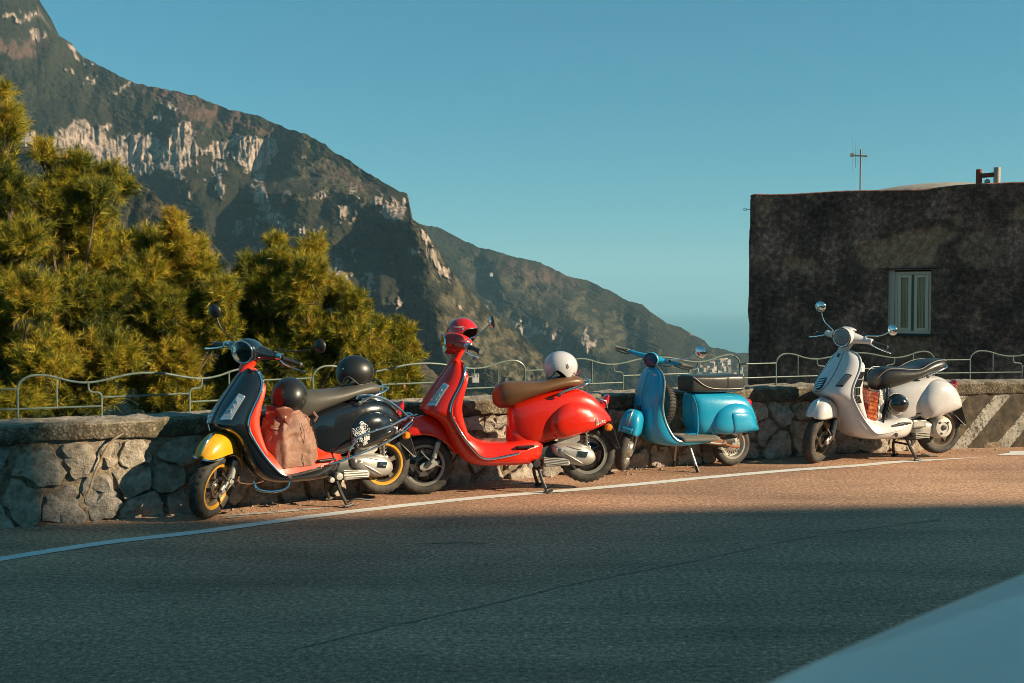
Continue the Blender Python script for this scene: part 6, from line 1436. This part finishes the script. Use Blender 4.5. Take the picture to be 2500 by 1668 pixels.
    MB().add(tube([(-.12, .16, .262), (-.02, .19, .255), (.02, .20, .255)], .012, 8)).add(tube(cat([(-.12, .16, .262), (-.30, .19, .245), (-.35, .20, .25), (-.36, .205, .28)], 4), .010, 8)).build('kick_pedal', M_['bright_rim'], root)
    Bi = base.inverted()
    def gp(x, y): w_ = base @ Vector((x, y, .2)); return Bi @ Vector((w_.x, w_.y, .0))
    for s in (1, -1):
        f_ = gp(-.07, s * .20); t_ = Vector((-.03, s * .10, .245)); sg = MB().add(tube([t_, t_.lerp(f_, .55), t_.lerp(f_, .78)], .0125, 10)); sg.build('stand_leg', M_['steel'], root)
        MB().add(tube([t_.lerp(f_, .76), f_], [.017, .018], 10)).build('stand_foot', M_['black_plastic'], root)
    MB().add(tube([(-.03, .10, .245), (-.03, -.10, .245)], .0125, 8)).build('stand_bar', M_['steel'], root)
    mk('tail_light', *loft([sell(x, 0, z - h, z + h, w, 16, 3) for x, z, h, w in ((-.72, .60, .04, .045), (-.785, .60, .042, .045), (-.80, .60, .03, .035))]), M_['red_lens'], root)
    pp = MB().add(([(-.80, .09, .53), (-.855, .09, .36), (-.855, -.09, .36), (-.80, -.09, .53)], [(0, 1, 2, 3)])).build('number_plate', M_['plate'], root, smooth=False); solid(pp, .008)
    def onf(t, yf, ph=.004):
        i = int(t); fr2 = t - i; a_, b_ = ST[i], ST[i + 1]; xe, ze, w, xf_, zf = [a_[j] + (b_[j] - a_[j]) * fr2 for j in range(5)]; f_ = 1 - abs(yf) ** 2
        return Vector((xe + (xf_ - xe) * f_ + ph, w * yf, ze + (zf - ze) * f_))
    ec = onf(6.2, -.62, .01); MB().add(lathe([(.001, .006), (.030, .005), (.036, 0), (.036, -.02)], 'x', 24), Matrix.Translation(ec) @ Matrix.Rotation(R(-25), 4, 'Z')).build('round_horn', M_['dark_steel'], root)
    MB().add(tube([(ec + Vector((.008, -.02, -.014))), (ec + Vector((.009, .02, .014)))], .003, 6)).add(tube([(ec + Vector((.008, -.02, .014))), (ec + Vector((.009, .02, -.014)))], .003, 6)).build('horn_star', M_['chrome'], root)
    MB().add(tube([onf(1.8, .1), onf(2.15, .1)], .008, 6)).build('shield_badge', M_['chrome'], root)
    script_badge('shield_script', root, onf(2.55, .45, .006), (-.08, 1, 0), (-.1, 0, 1), .055, .022, M_['chrome'], r_=.0013)
    return root, base, S
M_['old_rubber'] = mat('grey_old_rubber', (.13, .115, .095), .85); M_['rusty'] = m_wood('rusty_iron', (.26, .085, .035)); M_['grip_grey'] = mat('grey_grip', (.20, .17, .14), .7)
blu, B_blu, S_blu = vintage()

# ================================================================== HELMETS, BAGS
def helmet(name, label, M, R_, mshell, trim, style='jet', extra=None, parent=None):
    root = thing(name, label, 'helmet', M)
    def rim(phi):      # lowest elevation of the shell for each bearing (0 = face)
        a = abs(phi)
        pts = {'jet': ([0, .45, .85, 1.05, 1.35, 1.9, 2.6, 3.15], [22, 21, 12, -12, -38, -40, -30, -28]), 'visor': ([0, .5, .8, 1.0, 1.25, 1.5, 1.8, 2.2, 3.15], [-34, -32, -26, -14, -8, -20, -38, -42, -36]), 'bowl': ([0, .5, .9, 1.3, 1.9, 2.6, 3.15], [10, 9, 4, -16, -26, -24, -22])}[style]
        return R(float(np.interp(a, *pts)))
    NA, NR = 56, 18; rings = []; inner = []; edge_ = []
    for j in range(NR + 1):
        ring, rin = [], []
        for i in range(NA):
            ph = -math.pi + 2 * math.pi * i / NA; e0 = rim(ph); el = e0 + (math.pi / 2 - .015 - e0) * (j / NR)
            x, y, z = math.cos(el) * math.cos(ph), math.cos(el) * math.sin(ph), math.sin(el)
            k = 1 + .05 * (x < 0) * x * x; p = Vector((x * 1.10 * k, y * .96, z * 1.0 if z > 0 else z * 1.12)) * R_; ring.append(tuple(p)); rin.append(tuple(p * .90))
            if j == 0: edge_.append(p * .965)
        rings.append(ring); inner.append(rin)
    mk('shell', *loft(rings, cap0=False), mshell, root, sharp=0)
    v, f = loft([rings[0]] + inner, cap0=False); mk('liner', v, [tuple(reversed(q_)) for q_ in f], M_['liner'], root, sharp=0)
    MB().add(tube(edge_, R_ * .045, 8, closed=True)).build('edge_trim', trim, root)
    for s in (1, -1): mk('snap', *lathe([(.001, .006), (.007, .005), (.008, 0)], 'y', 10), M_['chrome'], root, xf=Matrix.Translation((.62 * R_, s * .74 * R_, .28 * R_)) @ Matrix.Scale(s, 4, (0, 1, 0)))
    return root
M_['liner'] = mat('helmet_liner', (.02, .018, .017), .9)
H_blk = mat('satin_black_shell', (.012, .012, .012), .40, 0, Coat_Weight=.25); H_gloss = paint('gloss_black_shell', (.008, .008, .009), .12, 1., 0)
H_red = paint('gloss_red_shell', (.48, .010, .006), .15, 1., 0); H_wht = paint('gloss_white_shell', (.50, .47, .49), .2, .9, .05)
H_pink = mat('pinkish_trim', (.4, .25, .25), .5)
def RZ(a): return Matrix.Rotation(R(a), 4, 'Z')
def RX(a): return Matrix.Rotation(R(a), 4, 'X')
def RY(a): return Matrix.Rotation(R(a), 4, 'Y')
def TR(v): return Matrix.Translation(v)
def wl_(B, x, y, z): return B @ Vector((x, y, z))
# on the black scooter's seat
p = wl_(B_blk, -.47, -.01, .965); h1 = helmet('helmet', 'satin black open face helmet resting on the grey seat of the black scooter', TR(p) @ RZ(188) @ RY(4), .137, H_blk, M_['rim_grey'], 'visor')
# standing in the foot well on the bag
p = wl_(B_blk, .09, .06, .835); h2 = helmet('helmet', 'satin black helmet with a small white script, sitting on the brown bag', TR(p) @ RZ(120) @ RX(18) @ RY(-12), .142, H_blk, M_['black_plastic'])
sb = MB(); Ri = (RZ(120) @ RX(18) @ RY(-12)).to_3x3().inverted()
for st_ in SCRIPT[1:]:
    P = []
    for x, y in cat_2(st_):
        a_, e_2 = R(-84) + x * .44, R(-24) + y * .26 + x * .12; l_ = Ri @ Vector((math.cos(e_2) * math.cos(a_), math.cos(e_2) * math.sin(a_), math.sin(e_2)))
        P.append(l_ * (.142 * 1.008 / math.sqrt((l_.x / 1.10) ** 2 + (l_.y / .96) ** 2 + (l_.z / (1 if l_.z > 0 else 1.12)) ** 2)))
    sb.add(tube(P, .0022, 5))
sb.build('helmet_script', M_['white_print'], h2)
# red one hung over the handlebar
p = at(1129, 812, 9.05); h3 = helmet('helmet', 'glossy red helmet with a white name, hung over the handlebar of the red scooter', TR(p) @ RZ(-35) @ RX(0) @ RY(4), .130, H_red, M_['black_plastic'])
def curved_text(txt, root, Rr, az0, az1, el, h, m, scale=(1.10, .96, 1.0)):
    """lettering bent round the shell"""
    cu = bpy.data.curves.new('helmet_text', 'FONT'); cu.body = txt; cu.size = 1; cu.extrude = .02; t = bpy.data.objects.new('t', cu); C.objects.link(t)
    me_ = bpy.data.meshes.new_from_object(t.evaluated_get(bpy.context.evaluated_depsgraph_get())); bpy.data.objects.remove(t); me_.name = 'helmet_text'
    xs = [v_.co.x for v_ in me_.vertices]; x0, x1 = min(xs), max(xs)
    for v_ in me_.vertices:
        u_ = (v_.co.x - x0) / (x1 - x0); a_ = az0 + (az1 - az0) * u_; e_ = el + v_.co.y * h - .06 * (2 * u_ - 1) ** 2 * 0; r2 = Rr * (1.012 + .005 * (v_.co.z > 0))
        d_ = Vector((math.cos(e_) * math.cos(a_) * scale[0], math.cos(e_) * math.sin(a_) * scale[1], math.sin(e_) * scale[2])) * r2; v_.co = d_
    me_.materials.clear(); me_.materials.append(m); ob = bpy.data.objects.new('helmet_text', me_); C.objects.link(ob); ob.parent = root; return ob
curved_text('GIOFFO', h3, .130, R(-98), R(-50), R(20), .17, M_['white_print'])
MB().add(tube(cat([(.02, .1, -.03), (.0, .115, -.08), (-.02, .11, -.12), (-.02, .11, -.2)], 5), .006, 6)).build('chin_strap', M_['black_plastic'], h3)
# white one on the red scooter's seat
p = wl_(B_red, -.475, .0, .958); h4 = helmet('helmet', 'white open face helmet with a round emblem, on the brown seat of the red scooter', TR(p) @ RZ(190) @ RY(6), .134, H_wht, M_['black_plastic'], 'visor')
em = MB(); 
for a_, b_, c_ in ((.016, .0, 6.28), (.024, -1.2, 2.2)):
    em.add(tube([Vector((math.cos(R(102)) * math.cos(R(0)) * 1.1, math.sin(R(102)) * .96, 0)) * .1355 + Vector((a_ * math.cos(t), -.0008 - (a_ * math.cos(t)) ** 2 * 4 - (a_ * math.sin(t)) ** 2 * 4, a_ * math.sin(t))) for t in np.linspace(b_, c_, 22)], .0017, 5))
for t in range(6): em.add(tube([Vector((math.cos(R(102)) * 1.1, math.sin(R(102)) * .96, 0)) * .1355, Vector((math.cos(R(102)) * 1.1, math.sin(R(102)) * .96, 0)) * .1355 + Vector((.014 * math.cos(t * 1.05), -.001, .014 * math.sin(t * 1.05)))], .0016, 5))
em.build('round_emblem', M_['black_plastic'], h4)
MB().add(tube(cat([(-.09, .08, -.06), (-.11, .09, -.075), (-.135, .085, -.07), (-.155, .10, -.04)], 5), .004, 6)).build('chin_strap', M_['red_lens'], h4)
# black one on its side on the white scooter's floor
p = at(2190, 986, 10.56); h5 = helmet('helmet', 'glossy black helmet lying on its side on the floor of the white scooter', TR(p) @ Vector((.38, -.88, .22)).to_track_quat('Z', 'Y').to_matrix().to_4x4(), .108, H_gloss, M_['rim_grey'])
a_ = [Vector((math.cos(t) * .121, math.sin(t) * .106, -.004)) for t in np.linspace(0, 6.2832, 41)[:-1]]; MB().add(tube(a_, .007, 8, closed=True)).build('beading', M_['bright_rim'], h5)

# crumpled brown bag in the black scooter's foot well
def m_nylon():
    m = mat('brown_nylon', (.22, .085, .05), .6); b = bsdf(m); b.inputs['Sheen Weight'].default_value = .3
    n = noise(m, 7, 5, .6, dist=.6); L(m, ramp(m, n.outputs[0], [(.35, (.17, .068, .040)), (.65, (.27, .125, .075))]).outputs[0], b.inputs['Base Color'])
    L(m, bump(m, n.outputs[0], .6, .02, bump(m, noise(m, 22, 4, .6, dist=1.).outputs[0], .4, .008)), b.inputs['Normal']); return m
M_['nylon'] = m_nylon()
bag = thing('bag', 'crumpled brown nylon bag standing in the foot well of the black scooter', 'bag', B_blk @ TR((.115, .055, .31)) @ Matrix.Rotation(R(0), 4, 'Z'))
NU, NV = 96, 64; rings = []
for j in range(NV + 1):
    t = j / NV; z = .015 + .40 * t; w = .17 * (1 - .30 * t ** 2) * (1 if t < .9 else 1 - (t - .9) * 3.5); d_ = .178 * (1 + .08 * math.sin(t * 3)) * (1 - .30 * t ** 1.6) * (1 if t < .9 else 1 - (t - .9) * 4.5)
    if j == 0: w *= .9; d_ *= .9
    ring = []
    for i in range(NU):
        a = 2 * math.pi * i / NU; c_, s_ = math.cos(a), math.sin(a); e = 3.6
        ring.append((d_ * math.copysign(abs(c_) ** (2 / e), c_), w * math.copysign(abs(s_) ** (2 / e), s_), z))
    rings.append(ring)
RG = np.array(rings).reshape(-1, 3); nr = RG / np.maximum(.02, np.linalg.norm(RG * [1, 1, 0], axis=1, keepdims=True)); nr[:, 2] = 0
def ridg(x, y, z, s): return 1 - np.abs(fbm(x, y, z, 3, s))
zt_ = RG[:, 2] / .41
disp = (ridg(RG[:, 0] * 7, RG[:, 1] * 7, RG[:, 2] * 1.6, 5) - .6) * .034 + (ridg(RG[:, 0] * 9 + RG[:, 2] * 7, RG[:, 1] * 9, RG[:, 2] * 9, 8) - .6) * .040 * np.clip(zt_ * 1.6 - .5, 0, 1) + (ridg(RG[:, 0] * 24, RG[:, 1] * 24, RG[:, 2] * 8, 18) - .6) * .006
RG = RG + nr * disp[:, None]; RG[:, 2] += fbm(RG[:, 0] * 9, RG[:, 1] * 9, 0, 3, 2) * .035 * (RG[:, 2] / .4)
mk('bag_body', *loft(RG.reshape(NV + 1, NU, 3).tolist()), M_['nylon'], bag, sharp=0)
MB().add(tube([(-.15, .15, .34), (-.165, .165, .37), (-.15, .14, .40)], .012, 6)).build('bag_tab', M_['nylon'], bag)
MB().add(tube([(.03 * math.sin(z * 20) * .3 - .05, .166 + .012 * math.sin(z * 31), z) for z in np.linspace(.02, .34, 16)], .0018, 5)).build('bag_seam', M_['dark_steel'], bag)
rb = []
for j in range(26):
    t = j / 25; rb.append([(.0 + .06 + .10 * math.cos(a) * (1 - .2 * t) + .02 * math.sin(a * 3 + t * 5), .09 * math.sin(a) + .05, .30 + .13 * t * (1 - .2 * math.cos(a * 2))) for a in np.linspace(0, 6.2832, 41)[:-1]])
RB = np.array(rb).reshape(-1, 3); RB += (fbm(RB[:, 0] * 16, RB[:, 1] * 16, RB[:, 2] * 16, 3, 9) * .022)[:, None]
mk('bag_flap', *loft(RB.reshape(26, 40, 3).tolist()), mat('shaded_nylon', (.15, .045, .028), .4), bag, sharp=0)  # darker, redder copy of the bag nylon: shade on this side put into colour
# printed shopper and dark jacket on the white scooter's floor
def m_print():
    m = mat('orange_print', (.4, .1, .03), .35, 0, Coat_Weight=.4); b = bsdf(m); tc = N(m, 'TexCoord').outputs['Object']
    n = noise(m, 14, 4, .6, vec=tc, dist=.6); w_ = N(m, 'TexWave'); w_.wave_type = 'BANDS'; w_.bands_direction = 'Z'; w_.inputs['Scale'].default_value = 9; w_.inputs['Distortion'].default_value = 3; L(m, tc, w_.inputs[0])
    c = ramp(m, n.outputs[0], [(.32, (.05, .012, .008)), (.45, (.33, .035, .012)), (.6, (.62, .15, .03)), (.72, (.75, .45, .22))]).outputs[0]
    L(m, mix(m, c, (.05, .012, .008), math_(m, 'MULTIPLY', ramp(m, w_.outputs[0], [(.7, (0, 0, 0)), (.85, (1, 1, 1))]).outputs[0], .7)), b.inputs['Base Color']); return m
shop = thing('shopping_bag', 'printed orange and red shopper with silver lining wedged in the white scooter foot well', 'bag', B_wht @ TR((.22, .02, .30)) @ RY(-20))
def panel(nm, pts, m, nx=14, nz=18, amp=.008, seed=1, th=.003):
    a, b, c, d_ = [Vector(p) for p in pts]; n_ = (b - a).cross(d_ - a).normalized(); rows = []
    for i in range(nx + 1):
        row = []
        for j in range(nz + 1):
            u, v_ = i / nx, j / nz; p = a.lerp(b, u).lerp(d_.lerp(c, u), v_); row.append(p + n_ * float(fbm(np.array([p.x * 14]), np.array([p.y * 14]), float(p.z * 14), 3, seed)[0]) * amp)
        rows.append(row)
    return solid(mk(nm, *loft(rows, closed=False), m, shop, sharp=0), th)
MPt = m_print(); MSv = mat('silver_lining', (.42, .40, .38), .35, .25); _b = bsdf(MSv); L(MSv, bump(MSv, noise(MSv, 26, 4, .6, dist=1.5).outputs[0], 1., .02), _b.inputs['Normal'])
panel('printed_side', [(.07, .17, .0), (-.045, .17, .0), (.045, .16, .37), (.10, .14, .34)], MPt)
panel('printed_side', [(.07, -.15, .0), (-.07, -.15, .0), (-.06, -.14, .42), (.08, -.13, .40)], MPt)
panel('printed_front', [(.07, .17, .0), (.07, -.15, .0), (.08, -.13, .40), (.09, .14, .36)], MPt)
panel('silver_back', [(-.035, .168, .05), (-.06, .165, .05), (-.045, .16, .43), (.04, .158, .39)], MSv, amp=.02)
MB().add(tube([(-.02, .178, .44), (-.075, .180, .26), (-.09, .18, .05)], .010, 6)).build('handle_band', M_['black_plastic'], shop)
jk = []
for j in range(18):
    t = j / 17; jk.append([(-.125 + .06 * math.cos(a) * math.sin(math.pi * (t * .9 + .05)), .11 + .06 * math.sin(a) * math.sin(math.pi * (t * .9 + .05)), .0 + .28 * t) for a in np.linspace(0, 6.2832, 25)[:-1]])
JK = np.array(jk).reshape(-1, 3); JK += (fbm(JK[:, 0] * 20, JK[:, 1] * 20, JK[:, 2] * 20, 3, 4) * .012)[:, None]
jko = mk('jacket', *loft(JK.reshape(18, 24, 3).tolist()), mat('black_cloth', (.012, .012, .013), .7), None, sharp=0); jko.matrix_world = B_wht @ TR((.20, .02, .30)); tag(jko, 'rolled black jacket squeezed between the printed shopper and the black helmet', 'jacket')

# grit and chippings lying along the foot of the wall
gm = MB(); q = random.Random(8)
for i in range(420):
    s_ = q.uniform(SL - .3, SR + .3); p_ = wp(s_, .03 + abs(q.gauss(0, .13)), .003); r_ = q.choice([.004, .006, .008, .012, .018]) * q.uniform(.7, 1.2)
    v8 = [p_ + Vector((x * r_ * q.uniform(.7, 1.3), y * r_ * q.uniform(.7, 1.3), z * r_ * .7)) for x, y, z in ((1, 0, 0), (0, 1, 0), (-1, 0, 0), (0, -1, 0), (0, 0, 1), (0, 0, -.5))]
    gm.add((v8, [(0, 1, 4), (1, 2, 4), (2, 3, 4), (3, 0, 4), (1, 0, 5), (2, 1, 5), (3, 2, 5), (0, 3, 5)]))
tag(gm.build('grit', MS, None, smooth=False), 'loose grit and stone chippings along the foot of the wall', 'grit', kind='stuff')
# a weed rooted at the foot of the wall
wg = ground(1122, 1172); wd_ = thing('weed', 'small green weed growing from the foot of the wall behind the red scooter front wheel', 'plant', TR(wg))
wm = MB(); q = random.Random(3)
for i in range(90):
    a_, l_ = q.uniform(0, 6.28), q.uniform(.02, .16); b0 = Vector((math.cos(a_) * .03 * q.random(), math.sin(a_) * .02 * q.random(), l_ * q.uniform(.2, 1.2))); d_ = Vector((math.cos(a_), math.sin(a_), q.uniform(.0, .9))).normalized() * q.uniform(.02, .045); s_ = d_.cross(Vector((0, 0, 1))).normalized() * .007
    wm.add(([b0, b0 + d_ * .5 + s_, b0 + d_, b0 + d_ * .5 - s_], [(0, 1, 2, 3)]))
m_wd = mat('weed_leaf', (.09, .11, .03), .7)
tag(wm.build('leaves', m_wd, wd_, smooth=False), kind='stuff')
for i in range(5): MB().add(tube([(0, 0, 0), (q.uniform(-.03, .03), q.uniform(-.02, .02), .08), (q.uniform(-.05, .05), q.uniform(-.03, .03), .17)], .002, 5)).build('stem', m_wd, wd_)
# ================================================================== the parked car whose roof fills the lower right corner
e1 = at(1900, 1640, 1.0); zr_ = 1.30
ra = ground(1830, 1668, zr_); rb2 = ground(2500, 1392, zr_); cd = (rb2 - ra); cd.z = 0; cd.normalize(); cr_ = Vector((cd.y, -cd.x, 0))
# car frame: x = forward along the roof edge (towards the wall's right), y = to the car's left, z up; the left roof edge lies on the sightline
P_car = paint('silver_car_paint', (.80, .56, .47), .45, .2, .0); bsdf(P_car).inputs['Metallic'].default_value = 0
M_tint = mat('dark_car_glass', (.01, .012, .013), .05, 0, Coat_Weight=1.)
cen_ = ra.lerp(rb2, .5) + cr_ * .615 + cd * .45; cen_.z = 0
CM = Matrix(((cd.x, -cr_.x, 0, cen_.x), (cd.y, -cr_.y, 0, cen_.y), (0, 0, 1, 0), (0, 0, 0, 1)))
car = thing('parked_car', 'silver car whose blurred roof edge fills the lower right corner', 'car', CM)
low_ = [(-2.0, .45, .62, .70), (-1.95, .30, .85, .80), (-1.7, .22, .93, .84), (-.9, .22, .95, .86), (.4, .22, .94, .86), (1.1, .22, .88, .85), (1.75, .24, .80, .80), (2.0, .32, .68, .70), (2.05, .42, .55, .6)]
mk('body', *loft([sell(x, 0, a, b, w, 32, 4.5) for x, a, b, w in low_]), P_car, car, sub=1)
roof = [(x, z + .045, w) for x, z, w in [(-1.45, 1.24, .54), (-1.3, 1.30, .60), (-1.0, 1.33, .63), (-.5, 1.335, .63), (.0, 1.33, .63), (.4, 1.30, .61), (.6, 1.27, .57)]]
rg = []
for x, z, w in roof:
    rg.append([(x, y * w, z - .035 * (abs(y) ** 2.5) - .09 * max(0, abs(y) - .86) / .14 * (abs(y) > .86)) for y in (-1, -.985, -.96, -.92, -.86, -.7, -.4, 0, .4, .7, .86, .92, .96, .985, 1)])
solid(mk('roof', *loft(rg, closed=False), P_car, car, sub=1), .03)
gl = [(-1.75, .88, .60, .9), (-1.3, 1.18, .50, 1.2), (.55, 1.22, .52, 1.2), (1.15, .86, .66, .9)]
v = []; 
for x, z, w, _ in ((-1.72, .90, .70, 0), (-1.30, 1.24, .56, 0), (.55, 1.275, .555, 0), (1.15, .88, .70, 0)): v += [(x, w, z), (x, -w, z)]
mk('windows', v, [(0, 2, 4, 6), (1, 7, 5, 3), (0, 1, 3, 2), (4, 5, 7, 6)], M_tint, car, smooth=False)
for s in (1, -1):
    for a, b in (((-1.75, .71, .90), (-1.30, .575, 1.215)), ((-.35, .74, .93), (-.33, .60, 1.265)), ((1.18, .71, .88), (.56, .565, 1.25))): MB().add(tube([(a[0], s * a[1], a[2]), (b[0], s * b[1], b[2])], .03, 8)).build('pillar', P_car, car)
    for x in (-1.25, 1.25):
        wheel('wheel', car, .31, .19, M_['rim_grey'], M_['rim_grey'], xf=TR((x, s * .76, .31)) @ (Matrix.Rotation(math.pi, 4, 'Z') if s < 0 else Matrix()))
    MB().add(lathe([(.001, .03), (.06, .02), (.08, -.02)], 'x', 18), TR((1.93, s * .5, .62))).build('headlamp', M_['clear_lens'], car)
    MB().add(box(-1.99, -1.93, min(s * .42, s * .62), max(s * .42, s * .62), .6, .72)).build('tail_lamp', M_['red_lens'], car, smooth=False)
